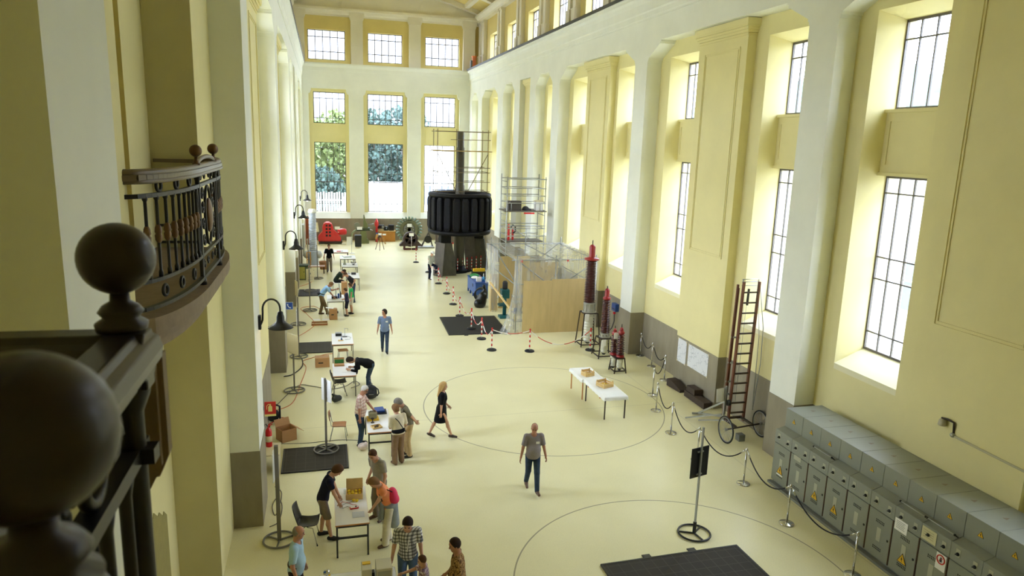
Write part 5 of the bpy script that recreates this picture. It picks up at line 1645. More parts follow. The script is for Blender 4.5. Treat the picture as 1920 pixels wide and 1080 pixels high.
def school_chair(label, loc, rz):
    t = thing('school_chair', label, 'chair', loc, rz)
    MB().grid(lambda u, v: (0.20 - 0.38 * v, (u - 0.5) * (0.40 - 0.05 * v), 0.45 + 0.012 * math.cos(PI * (u - 0.5)) * -1 - 0.015 * (v < 0.08)), 8, 8).build('seat', M_wood, t, solid=0.012)
    MB().grid(lambda u, v: (-0.235 - 0.03 * v - 0.03 * math.cos(PI * (u - 0.5)), (u - 0.5) * 0.38, 0.62 + 0.20 * v), 8, 5).build('backrest', M_wood, t, solid=0.011)
    for s_ in (-1, 1):
        MB().tube([(0.22, s_ * 0.19, 0.0), (0.17, s_ * 0.165, 0.43), (-0.15, s_ * 0.15, 0.43)], 0.011, 8).build('leg', M_alu, t)
        MB().tube([(-0.25, s_ * 0.19, 0.0), (-0.15, s_ * 0.15, 0.43)], 0.011, 8).build('leg', M_alu, t)
        MB().tube([(-0.10, s_ * 0.155, 0.43), (-0.20, s_ * 0.155, 0.46), (-0.255, s_ * 0.14, 0.78)], 0.010, 8).build('back_frame', M_alu, t)
    return t
school_chair('wooden-seated school chair beside the tall ring-footed stand', (0.30, 19.66, 0), -0.08)
F_ = Field((0.0, 22.35, 0), (0.62, 22.95, 0.42), 0.012)
F_.cone((0.24, 22.62, 0.12), (0.36, 22.66, 0.13), 0.11, 0.10, 0); F_.cone((0.16, 22.62, 0.28), (0.26, 22.64, 0.18), 0.03, 0.07, 0.04); F_.cut((0, 0, 0.003), (0, 0, -1))
tag(field_obj(F_, 'shoulder_bag', mat('dark_olive_bag', (0.17, 0.18, 0.16), 0.7), None), 'dark shoulder bag on the floor by the near leg of the third table', 'bag')

def closed_box(label, loc, sx, sy, sz, rz=0.0, tape=True, m=M_cardboard):
    t = thing('cardboard_box', label, 'box', loc, rz)
    MB().span(-sx / 2, sx / 2, -sy / 2, sy / 2, 0, sz).build('carton', m, t)
    if tape:
        MB().span(-sx / 2 - 0.001, sx / 2 + 0.001, -0.03, 0.03, sz, sz + 0.002).build('tape', mat('parcel_tape', (0.62, 0.48, 0.32), 0.3), t)
        MB().span(-sx * 0.28, sx * 0.05, -sy / 2 - 0.002, -sy / 2, sz * 0.42, sz * 0.55).build('print', M_ironbrown, t)
    return t
closed_box('sealed cardboard box on the floor left of the third table', (-0.16, 26.6, 0), 0.52, 0.40, 0.36, 0.03)
closed_box('small cardboard box with papers on it in front of the sky-blue man\'s table', (0.35, 33.8, 0), 0.36, 0.30, 0.52, 0.08)
tag(MB().box((0.22, 33.86, 0.535), (0.42, 0.2, 0.008), ry=0.12).build('paper_sheet', M_paper), 'loose papers on the small cardboard box', 'paper')
closed_box('tall cardboard box standing by the seated man in dark green', (1.02, 38.9, 0), 0.30, 0.34, 0.80, 0.05, tape=False)
for i, x in enumerate((-0.42, 0.0)):
    tag(MB().span(x - 0.17, x + 0.17, 33.6, 33.92, 0.001, 0.004).build('paper_sheet', M_paper), ('left', 'right')[i] + ' one of two white sheets on the floor at the tan-trousered man\'s feet', 'paper')
t = thing('tray', 'shallow wooden tray on the floor in front of the sky-blue man', 'tray', (-0.28, 32.9, 0), 0.0)
MB().span(-0.34, 0.34, -0.2, 0.2, 0, 0.015).build('base', M_cream, t)
for (a, b, c, d) in ((-0.36, 0.36, -0.22, -0.2), (-0.36, 0.36, 0.2, 0.22), (-0.36, -0.34, -0.2, 0.2), (0.34, 0.36, -0.2, 0.2)):
    MB().span(a, b, c, d, 0, 0.09).build('side', M_wood, t)
# fifth table apparatus
t = thing('electric_apparatus', 'demonstration apparatus with blue coil and cables on the sky-blue man\'s table', 'apparatus', (0.50, 35.05, 0.746))
MB().span(-0.20, 0.08, -0.12, 0.12, 0, 0.10).build('black_box', M_blackplas, t)
MB().lathe([(0.05, 0), (0.05, 0.22), (0.02, 0.24)], (0.14, 0, 0), 14).build('coil', M_bluep, t)
MB().lathe([(0.035, 0), (0.035, 0.22), (0.014, 0.27), (0.014, 0.32)], (0.24, 0.12, 0), 14).build('bottle', M_ironbrown, t)
MB().tube([(0.02, 0.05, 0.1), (0.04, 0.05, 0.45), (0.12, 0.06, 0.52), (0.2, 0.04, 0.42), (0.2, 0.02, 0.22)], 0.012, 8).build('cable_arch', M_steel, t)
MB().span(-0.02, 0.0, 0.10, 0.16, 0.0, 0.46).build('upright', M_steel, t)
tag(MB().span(0.40, 0.78, 34.52, 34.78, 0.746, 0.749).build('paper_sheet', M_paper), 'sheet on the front edge of the sky-blue man\'s table', 'paper')
t = thing('black_tool', 'small black box under the sky-blue man\'s table', 'tool', (0.48, 35.0, 0))
MB().span(-0.13, 0.13, -0.08, 0.08, 0, 0.10).build('body', M_blackplas, t); MB().tube([(-0.08, 0, 0.1), (-0.05, 0, 0.16), (0.05, 0, 0.16), (0.08, 0, 0.1)], 0.01, 6).build('handle', M_blackplas, t)
# far tables
t = thing('router', 'black box on the white table behind the man with a hand on his hip', 'device', (1.62, 41.3, 0.746)); MB().span(-0.13, 0.13, -0.1, 0.1, 0, 0.11).build('casing', M_blackplas, t, bevel=0.01); MB().rod((0.1, 0.05, 0.1), (0.1, 0.05, 0.24), 0.006).build('aerial', M_blackplas, t)
t = thing('small_model', 'tiny grey model on the white table behind the hip-handed man', 'model', (1.35, 41.5, 0.746)); MB().lathe([(0.05, 0), (0.05, 0.02), (0.01, 0.03), (0.01, 0.13), (0.04, 0.14)], (0, 0, 0), 12).build('stem', M_steel, t); MB().span(-0.1, 0.1, -0.04, 0.04, 0.0, 0.015).build('base', M_blackplas, t)
t = thing('glass_bottle', 'clear bell-shaped bottle on the far white table', 'bottle', (1.22, 44.7, 0.746)); MB().lathe([(0.09, 0), (0.09, 0.05), (0.06, 0.12), (0.055, 0.28), (0.03, 0.32), (0.03, 0.36)], (0, 0, 0), 16).build('vessel', mat('grey_green_glass', (0.62, 0.66, 0.62), 0.15), t); MB().span(-0.1, 0.1, -0.1, 0.1, 0.0, 0.006).build('coaster', M_blackplas, t)
t = thing('sphere_device', 'round metal globe on a ring on the far white table', 'device', (1.75, 44.6, 0.746)); MB().ball((0, 0, 0.16), 0.15, 20, 12).build('globe', M_chrome, t); MB().torus((0, 0, 0.16), 0.17, 0.012, 28, 6).build('ring', M_ironbrown, t); MB().lathe([(0.09, 0), (0.04, 0.02), (0.04, 0.05)], (0, 0, 0), 14).build('foot', M_blackmetal, t)
t = thing('folder', 'green folder on the white table towards the end wall', 'folder', (1.45, 47.8, 0.746), 0.2); MB().span(-0.25, 0.25, -0.3, 0.3, 0, 0.03).build('cover', M_greenp, t); MB().span(-0.26, 0.22, -0.28, 0.28, 0.03, 0.045).build('papers', M_paper, t)
t = thing('red_tool', 'red clamp on the farthest white table', 'tool', (1.0, 50.0, 0.746)); MB().span(-0.16, 0.12, -0.06, 0.06, 0, 0.05).build('body', M_red, t); MB().bar((0.12, 0, 0.03), (0.26, 0.05, 0.03), 0.03).build('jaw', M_steel, t)
t = thing('instrument_box', 'row of black and white instruments at the left of the farthest table', 'instrument', (0.3, 50.3, 0.746)); MB().span(-0.25, -0.05, -0.12, 0.12, 0, 0.10).build('casing', M_blackplas, t); MB().span(0.0, 0.2, -0.12, 0.12, 0, 0.07).build('tray', M_whitelam, t)
t = thing('basket', 'brown basket on the floor behind the man in black polo', 'basket', (-0.05, 47.4, 0), 0.2)
MB().lathe([(0.24, 0), (0.30, 0.5), (0.28, 0.5), (0.22, 0.02)], (0, 0, 0), 20).build('body', mat('brown_wicker', (0.62, 0.44, 0.28), 0.8, var=0.2, scale=20), t)
MB().torus((0, 0, 0.5), 0.295, 0.018, 24, 6).build('rim', M_wood, t)

# ------------------------------------------------------------------ the two cloth-covered tables in the middle
M_cloth = mat('white_tablecloth', (0.93, 0.935, 0.93), 0.75, var=0.02, scale=5)
def trestle(label, cl_label, x0, x1, y0, y1, h, legm, skew=0.0):
    cx, cy = (x0 + x1) / 2, (y0 + y1) / 2
    a, b = (x1 - x0) / 2, (y1 - y0) / 2
    t = thing('folding_table', label, 'table', (cx, cy, 0), skew)
    MB().span(-a, a, -b, b, h - 0.03, h).build('tabletop', M_whitelam, t)
    for sx in (-1, 1):
        for sy in (-1, 1):
            MB().bar((sx * (a - 0.05), sy * (b - 0.06), 0), (sx * (a - 0.05), sy * (b - 0.06), h - 0.03), 0.035, 0.035).build('leg', legm, t)
    MB().span(-a + 0.07, a - 0.07, -b + 0.045, -b + 0.075, h - 0.09, h - 0.03).span(-a + 0.07, a - 0.07, b - 0.075, b - 0.045, h - 0.09, h - 0.03).build('apron', legm, t)
    def f(u, v):
        e_ = 0.015; dr = 0.12
        U = -a - e_ - dr + u * (2 * a + 2 * e_ + 2 * dr); V = -b - e_ - dr + v * (2 * b + 2 * e_ + 2 * dr)
        ox = max(0, abs(U) - a - e_); oy = max(0, abs(V) - b - e_)
        z = h + 0.006 - (ox + oy) * 0.95
        x = max(-a - e_, min(a + e_, U)) + math.copysign(0.10 * ox + (0.012 * math.sin(V * 22) * ox / dr), U) * (ox > 0)
        y = max(-b - e_, min(b + e_, V)) + math.copysign(0.10 * oy + (0.012 * math.sin(U * 20) * oy / dr), V) * (oy > 0)
        return (x, y, z)
    c = MB().grid(f, 40, 56).build('tablecloth', M_cloth)
    c.location = (cx, cy, 0.0); c.rotation_euler = (0, 0, skew)
    tag(c, cl_label, 'tablecloth')
    return t
trestle('far one of two cloth-covered tables in the middle of the floor, thin pale legs', 'white cloth on the far middle table under the smaller crate', 8.35, 9.10, 21.38, 22.62, 0.74, M_edge)
trestle('near one of two cloth-covered tables in the middle of the floor, dark legs', 'white cloth on the near middle table under the bigger crate', 8.42, 9.20, 19.55, 21.34, 0.76, M_ironbrown)
crate('small pale crate of lemons on the far cloth-covered table', (8.68, 21.75, 0.752), 0.25, 0.36, 0.30)
crate('larger pale crate of lemons on the near cloth-covered table', (8.82, 20.55, 0.772), 0.35, 0.42, 0.40)
for ci, (cx, cy, cz, rz, n) in enumerate(((8.68, 21.75, 0.80, 0.25, 6), (8.82, 20.55, 0.82, 0.35, 9))):
    for i in range(n):
        lx, ly = -0.10 + 0.085 * (i % 3), -0.085 + 0.08 * (i // 3)
        o = lemon0.copy(); COL.objects.link(o)
        o.location = (cx + lx * math.cos(rz) - ly * math.sin(rz), cy + lx * math.sin(rz) + ly * math.cos(rz), cz)
        o.rotation_euler = (1.3, 0.3 * i, 0.8 * i)
        tag(o, ('yellow lemon in the small crate on the far cloth-covered table', 'yellow lemon in the larger crate on the near cloth-covered table')[ci], 'lemon', ('lemons in the small crate', 'lemons in the larger crate')[ci])
# ------------------------------------------------------------------ rope barrier along the right side
def stanchion(loc, label):
    t = thing('stanchion', label, 'stanchion', (loc[0], loc[1], 0), 0, 'chrome rope posts along the right side')
    MB().lathe([(0.17, 0), (0.175, 0.012), (0.16, 0.025), (0.05, 0.04), (0.03, 0.05)], (0, 0, 0), 28).build('base', M_chrome, t)
    MB().lathe([(0.022, 0.04), (0.022, 0.93)], (0, 0, 0), 14).build('post', M_chrome, t)
    MB().lathe([(0.03, 0.90), (0.034, 0.91), (0.034, 0.955), (0.02, 0.975), (0.012, 1.0), (0.0001, 1.0)], (0, 0, 0), 14).build('cap', M_chrome, t)
    return t
SP = [(12.62, 25.9), (12.44, 24.46), (12.18, 22.84), (11.02, 21.42), (10.47, 20.03), (10.09, 18.24), (9.92, 16.35), (10.42, 14.84), (10.30, 12.86), (10.37, 10.78)]
SL = ['farthest chrome rope post, close to the far white pillar', 'second chrome rope post from the far white pillar', 'chrome rope post in front of the two posters', 'chrome rope post nearest the two dark blocks, start of the second line of rope',
      'chrome rope post just right of the near cloth-covered table', 'chrome rope post left of the ladder cart wheel', 'chrome rope post directly behind the tall black panel stand', 'chrome rope post in front of the cabinet farthest from the camera',
      'chrome rope post in front of the third and fourth grey cabinets', 'nearest chrome rope post, its base cut by the bottom edge']
for p, l in zip(SP, SL):
    stanchion(p, l)
M_rope = mat('black_rope', (0.10, 0.09, 0.10), 0.7)
def rope(p, q, sag, label, m=None, r=0.016, z=0.92, name='barrier_rope', group=None, cat='rope', ends=True):
    t = thing(name, label, cat, (0, 0, 0), 0, group) if ends else None
    P, Q = Vector((*p, z)), Vector((*q, z))
    d = (Q - P); d.z = 0; u = d.normalized() * 0.05
    P += u; Q -= u
    pts = [P.lerp(Q, s) - Vector((0, 0, sag * 4 * s * (1 - s))) for s in np.linspace(0, 1, 22)]
    MB().tube(pts[1:-1], r, 8).build('rope', m or M_rope, t)
    for a, b in ((P, pts[1]), (Q, pts[-2])):
        MB().rod(a, a.lerp(b, 1.5), r * 1.25, 10).build('end_hook', M_chrome, t)
    return t
RL = ['black rope between the far pillar post and the second post', 'black rope in front of the posters', 'short black rope turning out from the posters', None,
      'black rope between the posts right of the cloth-covered table', 'black rope left of the ladder cart wheel', 'black rope behind the tall black panel stand', 'black rope in front of the farthest cabinets', 'nearest black rope in front of the grey cabinets']
for i in range(9):
    j = i
    if i == 3: continue
    rope(SP[i], SP[i + 1], 0.42 if i > 3 else 0.36, RL[i], group='ropes along the right side')

# ------------------------------------------------------------------ grey switch cabinets
M_cab = mat('grey_cabinet_paint', (0.545, 0.56, 0.52), 0.42, var=0.05, scale=2.0)
M_cab2 = mat('grey_cabinet_door', (0.53, 0.545, 0.50), 0.42, var=0.05, scale=2.2)
M_gap = mat('brown_door_gap', (0.30, 0.20, 0.14), 0.6)
M_warn = mat('warning_yellow', (0.88, 0.70, 0.16), 0.5)
M_plateg = mat('grey_name_plate', (0.70, 0.70, 0.63), 0.5)
M_plink = mat('plinth_grey', (0.48, 0.49, 0.46), 0.6)
XF = 11.18
def tri_sign(t, x, y, z, s, strip=False):
    """warning triangle facing -X with a lightning mark"""
    m = MB()
    m.m(1).prism([(y - s / 2, z), (y + s / 2, z), (y, z + s * 0.92)], 'X', x - 0.004, x)
    k = 0.84
    zc = z + s * 0.31
    m.m(0).prism([(y - s / 2 * k, zc + (z - zc) * k), (y + s / 2 * k, zc + (z - zc) * k), (y, zc + (z + s * 0.92 - zc) * k)], 'X', x - 0.007, x - 0.003)
    b = [(0.05, 0.62), (-0.08, 0.36), (0.0, 0.37), (-0.05, 0.10), (0.10, 0.42), (0.02, 0.41)]
    m.m(1).prism([(y + p * s, z + q * s) for p, q in b], 'X', x - 0.010, x - 0.006)
    o = m.build('warning_sign', [M_warn, M_blackplas], t)
    if strip:
        MB().span(x - 0.006, x, y - s / 2, y + s / 2, z - 0.05, z - 0.012).build('white_strip', M_paper, o)
def cabinet(k, label, warn, plate=True, lever=False, notice=None):
    W = 0.672
    y1 = 14.78 - k * W; y0 = y1 - W; yc = (y0 + y1) / 2
    t = thing('switch_cabinet', label, 'cabinet', (0, 0, 0), 0, 'row of grey switch cabinets by the right wall')
    g = 0.004
    MB().prism([(11.43, 0.0), (12.48, 0.0), (12.48, 2.05), (11.43, 2.05)], 'Y', y0 + g, y1 - g).build('upper_body', M_cab, t, bevel=0.006)
    MB().prism([(XF + 0.03, 0.10), (11.425, 0.10), (11.425, 1.56), (XF + 0.03, 1.50)], 'Y', y0 + g, y1 - g).build('lower_body', M_cab, t, bevel=0.005)
    MB().span(XF + 0.06, 11.42, y0 + g, y1 - g, 0, 0.10).build('plinth', M_plink, t)
    MB().span(XF - 0.002, XF + 0.03, y0 + g, y1 - g, 1.16, 1.50).build('control_panel', M_cab, t, bevel=0.003)
    d = MB().span(XF, XF + 0.03, y0 + 0.03, y1 - 0.012, 0.13, 1.14).build('door', M_cab2, t, bevel=0.004)
    MB().span(XF + 0.001, XF + 0.034, y0 + 0.006, y0 + 0.028, 0.13, 1.15).build('door_gap', M_gap, t)
    for z in (0.30, 0.90):
        v = MB()
        for r in range(2):
            for c in range(6):
                v.span(XF - 0.003, XF + 0.001, yc - 0.11 + c * 0.04, yc - 0.11 + c * 0.04 + 0.022, z + r * 0.04, z + r * 0.04 + 0.026)
        v.build('vent', M_blackplas, d)
    MB().span(XF - 0.014, XF, y0 + 0.07, y0 + 0.10, 0.62, 0.66).build('lock', M_blackmetal, d)
    if plate:
        MB().span(XF - 0.004, XF, yc - 0.055, yc + 0.055, 0.50, 0.80).build('name_plate', M_plateg, d)
    if warn:
        tri_sign(d, XF - 0.005, yc, 0.40, 0.24, strip=(k == 0))
    for (yy, zz) in ((y1 - 0.17, 1.33), (y0 + 0.14, 1.30)):
        MB().span(XF - 0.007, XF - 0.002, yy - 0.045, yy + 0.045, zz - 0.055, zz + 0.10).build('switch_plate', M_plateg, t)
        s_ = MB(); s_.lathe([(0.035, 0), (0.035, 0.015), (0.025, 0.02), (0.022, 0.035), (0.0001, 0.036)], (XF - 0.007, yy, zz), 14, M=Matrix.Rotation(-PI / 2, 3, 'Y'))
        s_.bar((XF - 0.042, yy - 0.03, zz + 0.012), (XF - 0.042, yy + 0.03, zz - 0.012), 0.014, 0.014)
        s_.build('switch_knob', M_blackplas, t)
    tri_sign(t, 11.43, yc, 1.74, 0.13)
    for zt in (2.0505,):
        MB().prism([(11.92, yc - 0.045), (12.04, yc), (11.92, yc + 0.045)], 'Z', zt, zt + 0.002).build('arrow_mark', mat('pinkish_mark', (0.50, 0.46, 0.40), 0.5), t)
    if lever:
        l = MB()
        l.rod((XF + 0.07, y1 - 0.02, 1.60), (XF + 0.07, y0 + 0.02, 1.60), 0.013, 8)
        o = l.build('locking_rod', M_alu, t)
        for yy in (y1 - 0.02, y0 + 0.02):
            MB().rod((XF + 0.07, yy, 1.60), (XF + 0.16, yy, 1.535), 0.014, 8).ball((XF + 0.07, yy, 1.60), 0.024, 10, 6).build('rod_end', M_blackmetal, o)
    if notice == 'white':
        n = MB().span(XF - 0.012, XF - 0.008, y1 - 0.04, y1 - 0.36, 1.02, 1.27).build('notice', M_paper, t)
        for i in range(5):
            MB().span(XF - 0.0135, XF - 0.012, y1 - 0.08, y1 - 0.30 + 0.02 * (i % 2), 1.22 - i * 0.035, 1.228 - i * 0.035).build('text_line', M_print, n)
    if notice == 'card':
        MB().span(XF - 0.012, XF - 0.008, y1 - 0.14, y1 - 0.40, 1.04, 1.16).build('notice', M_plateg, t)
    if notice == 'cream':
        n = MB().span(XF - 0.012, XF - 0.008, y1 - 0.02, y1 - 0.36, 1.20, 1.46).build('notice', mat('cream_notice', (0.80, 0.78, 0.62), 0.6), t)
        for i in range(4):
            MB().span(XF - 0.0135, XF - 0.012, y1 - 0.06, y1 - 0.30, 1.40 - i * 0.045, 1.408 - i * 0.045).build('text_line', mat('faint_print', (0.62, 0.58, 0.46), 0.6), n)
        c = MB()
        c.torus((XF - 0.012, y0 + 0.15, 1.02), 0.085, 0.012, 28, 6, axis='X').bar((XF - 0.012, y0 + 0.15 - 0.06, 1.08), (XF - 0.012, y0 + 0.15 + 0.06, 0.96), 0.016, 0.008)
        p = MB().span(XF - 0.008, XF - 0.003, y0 + 0.04, y0 + 0.26, 0.80, 1.13).build('prohibition_plate', M_paper, t)
        c.build('red_ring', M_signred, p)
        MB().ball((XF - 0.011, y0 + 0.15, 1.05), (0.004, 0.018, 0.018), 10, 6).span(XF - 0.012, XF - 0.009, y0 + 0.125, y0 + 0.175, 0.97, 1.03).build('black_figure', M_blackplas, p)
CL = ['grey switch cabinet farthest from the camera, white strip under its yellow triangle', 'second grey switch cabinet from the ladder end, pale card at its door top',
      'third grey switch cabinet from the ladder end, with a steel rod across its top', 'fourth grey switch cabinet from the ladder end, large yellow triangle on its door', 'fifth grey switch cabinet from the ladder end, plain plate, no large triangle',
      'sixth grey switch cabinet from the ladder end, steel rod along its top, no triangle', 'grey switch cabinet with a white printed sheet hanging over its control panel', 'grey switch cabinet with a cream notice and a red prohibition ring',
      'grey switch cabinet just beyond the red prohibition ring towards the bottom corner', 'nearest grey switch cabinet, cut off by the bottom right corner']
WARN = (1, 0, 1, 1, 0, 0, 1, 0, 0, 0)
for k in range(10):
    cabinet(k, CL[k], WARN[k], lever=k in (2, 6, 7), notice={1: 'card', 6: 'white', 7: 'cream'}.get(k))
tag(MB().span(XF - 0.06, XF + 0.05, 8.0, 14.82, 0.0, 0.06).build('cabinet_kerb', M_plink), 'low grey kerb along the foot of the cabinet row', 'kerb')

# right wall spotlight with conduit
t = thing('wall_spotlight', 'small wall spotlight on a brown bracket above the grey cabinets', 'lamp', (12.5, 11.0, 3.02))
MB().tube([(0, -0.12, -0.14), (-0.03, -0.12, 0.12), (-0.05, 0.02, 0.14), (-0.06, 0.16, 0.12)], 0.025, 8).build('bracket', M_ironbrown, t)
MB().lathe([(0.02, 0.0), (0.07, -0.03), (0.085, -0.14), (0.075, -0.15)], (-0.06, 0.13, 0.12), 16).build('lamp_head', mat('pale_lamp_head', (0.72, 0.70, 0.62), 0.4), t)
MB().ball((-0.02, -0.12, -0.15), (0.05, 0.06, 0.05)).build('junction_box', M_alu, t)
tag(MB().tube([(12.48, 10.85, 2.86), (12.485, 9.3, 2.82), (12.49, 7.8, 2.78)], 0.025, 8).build('conduit', mat('painted_conduit', (0.74, 0.72, 0.60), 0.5)), 'painted conduit running along the wall from the spotlight', 'pipe')

# posters on the dado, wooden blocks
def drawing_mat():
    if 'poster_drawing' in MATS: return MATS['poster_drawing']
    m = mat('poster_drawing', (0.86, 0.87, 0.90), 0.5)
    nt = m.node_tree; N = nt.nodes; L = nt.links
    tc = N.new('ShaderNodeTexCoord'); v = N.new('ShaderNodeTexVoronoi'); v.feature = 'DISTANCE_TO_EDGE'; v.inputs['Scale'].default_value = 7
    n = N.new('ShaderNodeTexNoise'); n.inputs['Scale'].default_value = 3.5
    L.new(tc.outputs['Object'], v.inputs['Vector']); L.new(tc.outputs['Object'], n.inputs['Vector'])
    lt = N.new('ShaderNodeMath'); lt.operation = 'LESS_THAN'; lt.inputs[1].default_value = 0.035; L.new(v.outputs['Distance'], lt.inputs[0])
    gt = N.new('ShaderNodeMath'); gt.operation = 'GREATER_THAN'; gt.inputs[1].default_value = 0.5; L.new(n.outputs['Fac'], gt.inputs[0])
    mu = N.new('ShaderNodeMath'); mu.operation = 'MULTIPLY'; L.new(lt.outputs[0], mu.inputs[0]); L.new(gt.outputs[0], mu.inputs[1])
    mx = N.new('ShaderNodeMixRGB'); mx.inputs[1].default_value = (*lin((0.88, 0.89, 0.91)), 1); mx.inputs[2].default_value = (*lin((0.70, 0.72, 0.76)), 1)
    L.new(mu.outputs[0], mx.inputs[0]); L.new(mx.outputs[0], N['Principled BSDF'].inputs['Base Color'])
    return m
for (ya, yb, za, zb, l) in ((21.93, 22.55, 0.86, 1.72, 'narrow technical drawing pinned to the grey dado, the farther of two'), (20.42, 21.78, 0.90, 1.70, 'wide technical drawing pinned to the grey dado, the nearer of two')):
    t = thing('poster', l, 'poster', (12.478, (ya + yb) / 2, (za + zb) / 2))
    h_, w_ = (zb - za) / 2, (yb - ya) / 2
    MB().span(-0.002, 0.004, -w_, w_, -h_, h_).build('sheet', drawing_mat(), t)
    MB().span(-0.004, -0.002, -w_ - 0.02, -w_ + 0.03, h_ - 0.05, h_ + 0.02).span(-0.004, -0.002, w_ - 0.03, w_ + 0.02, h_ - 0.05, h_ + 0.02).span(-0.004, -0.002, -w_ - 0.02, -w_ + 0.03, -h_ - 0.02, -h_ + 0.05).span(-0.004, -0.002, w_ - 0.03, w_ + 0.02, -h_ - 0.02, -h_ + 0.05).build('tape', M_cream, t)
M_sleeper = mat('dark_timber', (0.25, 0.20, 0.16), 0.8, var=0.25, scale=5, stretch=(6, 1, 6), bump=0.2)
def block(l, loc, d, rz=0.0, prof=None):
    b = MB()
    if prof: b.prism(prof, 'Y', -d[1] / 2, d[1] / 2)
    else: b.box((0, 0, d[2] / 2), d)
    o = b.build('timber_block', M_sleeper, None, bevel=0.012, loc=loc)
    o.rotation_euler = (0, 0, rz)
    tag(o, l, 'block', 'dark timber blocks below the posters')
block('wedge-shaped dark timber block below the narrow poster, farther of the group', (12.22, 21.9, 0.0), None or (0.5, 0.36, 0.3), PI / 2 + 0.1, [(-0.45, 0), (0.42, 0), (0.42, 0.27), (0.12, 0.27), (-0.45, 0.10)])
block('long low dark timber block lying below the wide poster', (12.26, 20.5, 0.0), (1.35, 0.32, 0.22), PI / 2)
block('short dark timber block lying on top of the long one', (12.28, 20.82, 0.222), (0.55, 0.30, 0.20), PI / 2)
# blue wall device
t = thing('wall_valve', 'blue device with a red valve and hose on the grey dado behind the insulators', 'valve', (12.76, 28.9, 1.32))
MB().span(-0.16, 0.02, -0.22, 0.22, -0.12, 0.22).build('housing', M_bluep, t, bevel=0.01)
MB().span(-0.18, -0.02, -0.15, 0.15, -0.03, 0.0).build('black_band', M_blackplas, t)
MB().ball((-0.10, 0, -0.22), (0.07, 0.07, 0.06)).build('red_valve', M_red, t)
MB().tube([(-0.10, 0, -0.26), (-0.10, -0.03, -0.6), (-0.14, 0.10, -0.95), (-0.3, 0.3, -1.26)], 0.03, 8).build('hose', M_cable, t)

# ------------------------------------------------------------------ ladder cart
M_ladw = mat('reddish_ladder_wood', (0.42, 0.24, 0.16), 0.5, var=0.15, scale=5)
t = thing('ladder_cart', 'tall extending ladder on a two-wheeled cart against the right wall', 'ladder', (12.05, 18.0, 0))
hgt = 4.72
lean = 0.035
def LP(x, y, z):
    return (x + 0.05 + lean * z * 0.2, y - 0.02 * z, z)
XA, XB = -0.24, 0.28
for x in (XA, XB):
    MB().bar(LP(x, 0, 0.32), LP(x, 0, hgt), 0.05, 0.09).build('side_rail', M_ladw, t)
    MB().bar(LP(x + 0.035, 0.10, 0.42), LP(x + 0.035, 0.10, hgt + 0.05), 0.03, 0.03).build('steel_rail', M_alu, t)
for i in range(13):
    z = 0.62 + i * 0.315
    MB().bar(LP(XA, 0, z), LP(XB, 0, z), 0.07, 0.035).build('rung', M_sleeper, t)
MB().bar(LP(XA - 0.10, 0.14, 0.5), LP(XA - 0.10, 0.14, 4.62), 0.055, 0.055).build('outer_pole', M_ladw, t)
MB().bar(LP(XA - 0.03, 0.2, 0.5), LP(XA - 0.03, 0.2, 4.5), 0.05, 0.05).build('outer_pole', M_ladw, t)
for z in (hgt - 0.02, hgt - 0.13, hgt + 0.06):
    MB().rod(LP(XA, 0.1, z), LP(XB, 0.1, z), 0.012).build('top_bar', M_alu, t)
for z in (1.2, 1.6, 2.2, 3.0):
    MB().bar(LP(XA - 0.14, 0.15, z), LP(XA + 0.1, 0.05, z), 0.03, 0.05).build('bracket', M_alu, t)
MB().tube([LP(XB + 0.02, 0, hgt - 0.05), LP(XB + 0.28, -0.05, 3.3), LP(XB + 0.30, -0.1, 2.2), LP(XB + 0.22, -0.1, 0.7)], 0.013, 8).build('stay', M_alu, t)
MB().tube([LP(XB + 0.03, 0.06, hgt - 0.2), LP(XB + 0.24, 0.05, 3.0), LP(XB + 0.28, 0.0, 0.9)], 0.010, 8).build('stay', M_alu, t)
for x in (XA + 0.14, XA + 0.22):
    MB().rod(LP(x, 0.08, 0.9), LP(x, 0.08, hgt - 0.4), 0.006).build('cable', M_steel, t)
MB().bar(LP(XB - 0.3, 0.05, 4.0), LP(XB - 0.3, 0.05, 4.5), 0.05, 0.05).build('pulley_bracket', M_blackmetal, t)
def wheel(par, x, y, r=0.40):
    w = MB().torus((x, y, r), r - 0.022, 0.024, 40, 8, axis='Y' if False else 'X').build('wheel', M_rubber, par)
    MB().torus((x, y, r), r - 0.055, 0.013, 40, 6, axis='X').build('rim', M_alu, w)
    s = MB()
    for k in range(14):
        a = 2 * PI * k / 14
        s.rod((x, y, r), (x, y + (r - 0.06) * math.cos(a), r + (r - 0.06) * math.sin(a)), 0.004, 5)
    s.lathe([(0.035, -0.05), (0.035, 0.05)], (x, y, r), 12, M=Matrix.Rotation(PI / 2, 3, 'Y'))
    s.build('spokes', M_steel, w)
wheel(t, -0.70, -0.72, 0.41); wheel(t, 0.62, -0.5, 0.41)
MB().rod((-0.70, -0.72, 0.41), (0.62, -0.5, 0.41), 0.025).build('axle', M_ironbrown, t)
MB().bar((-0.3, -0.62, 0.42), (-0.3, 0.1, 0.42), 0.06, 0.06).bar((0.3, -0.58, 0.42), (0.3, 0.1, 0.42), 0.06, 0.06).bar((-0.3, 0.08, 0.42), (0.33, 0.08, 0.42), 0.06, 0.06).build('chassis', M_ironbrown, t)
MB().span(-0.24, -0.04, -0.75, -0.55, 0.0, 0.20).build('foot_block', M_plink, t)
MB().bar((-0.35, 1.45, 0.06), (-0.3, 0.1, 0.95), 0.055, 0.055).bar((-0.35, 1.45, 0.06), (-0.15, 0.15, 0.42), 0.05, 0.05).bar((-0.55, 1.5, 0.05), (-0.2, 1.42, 0.05), 0.05, 0.05).build('outrigger', M_alu, t)
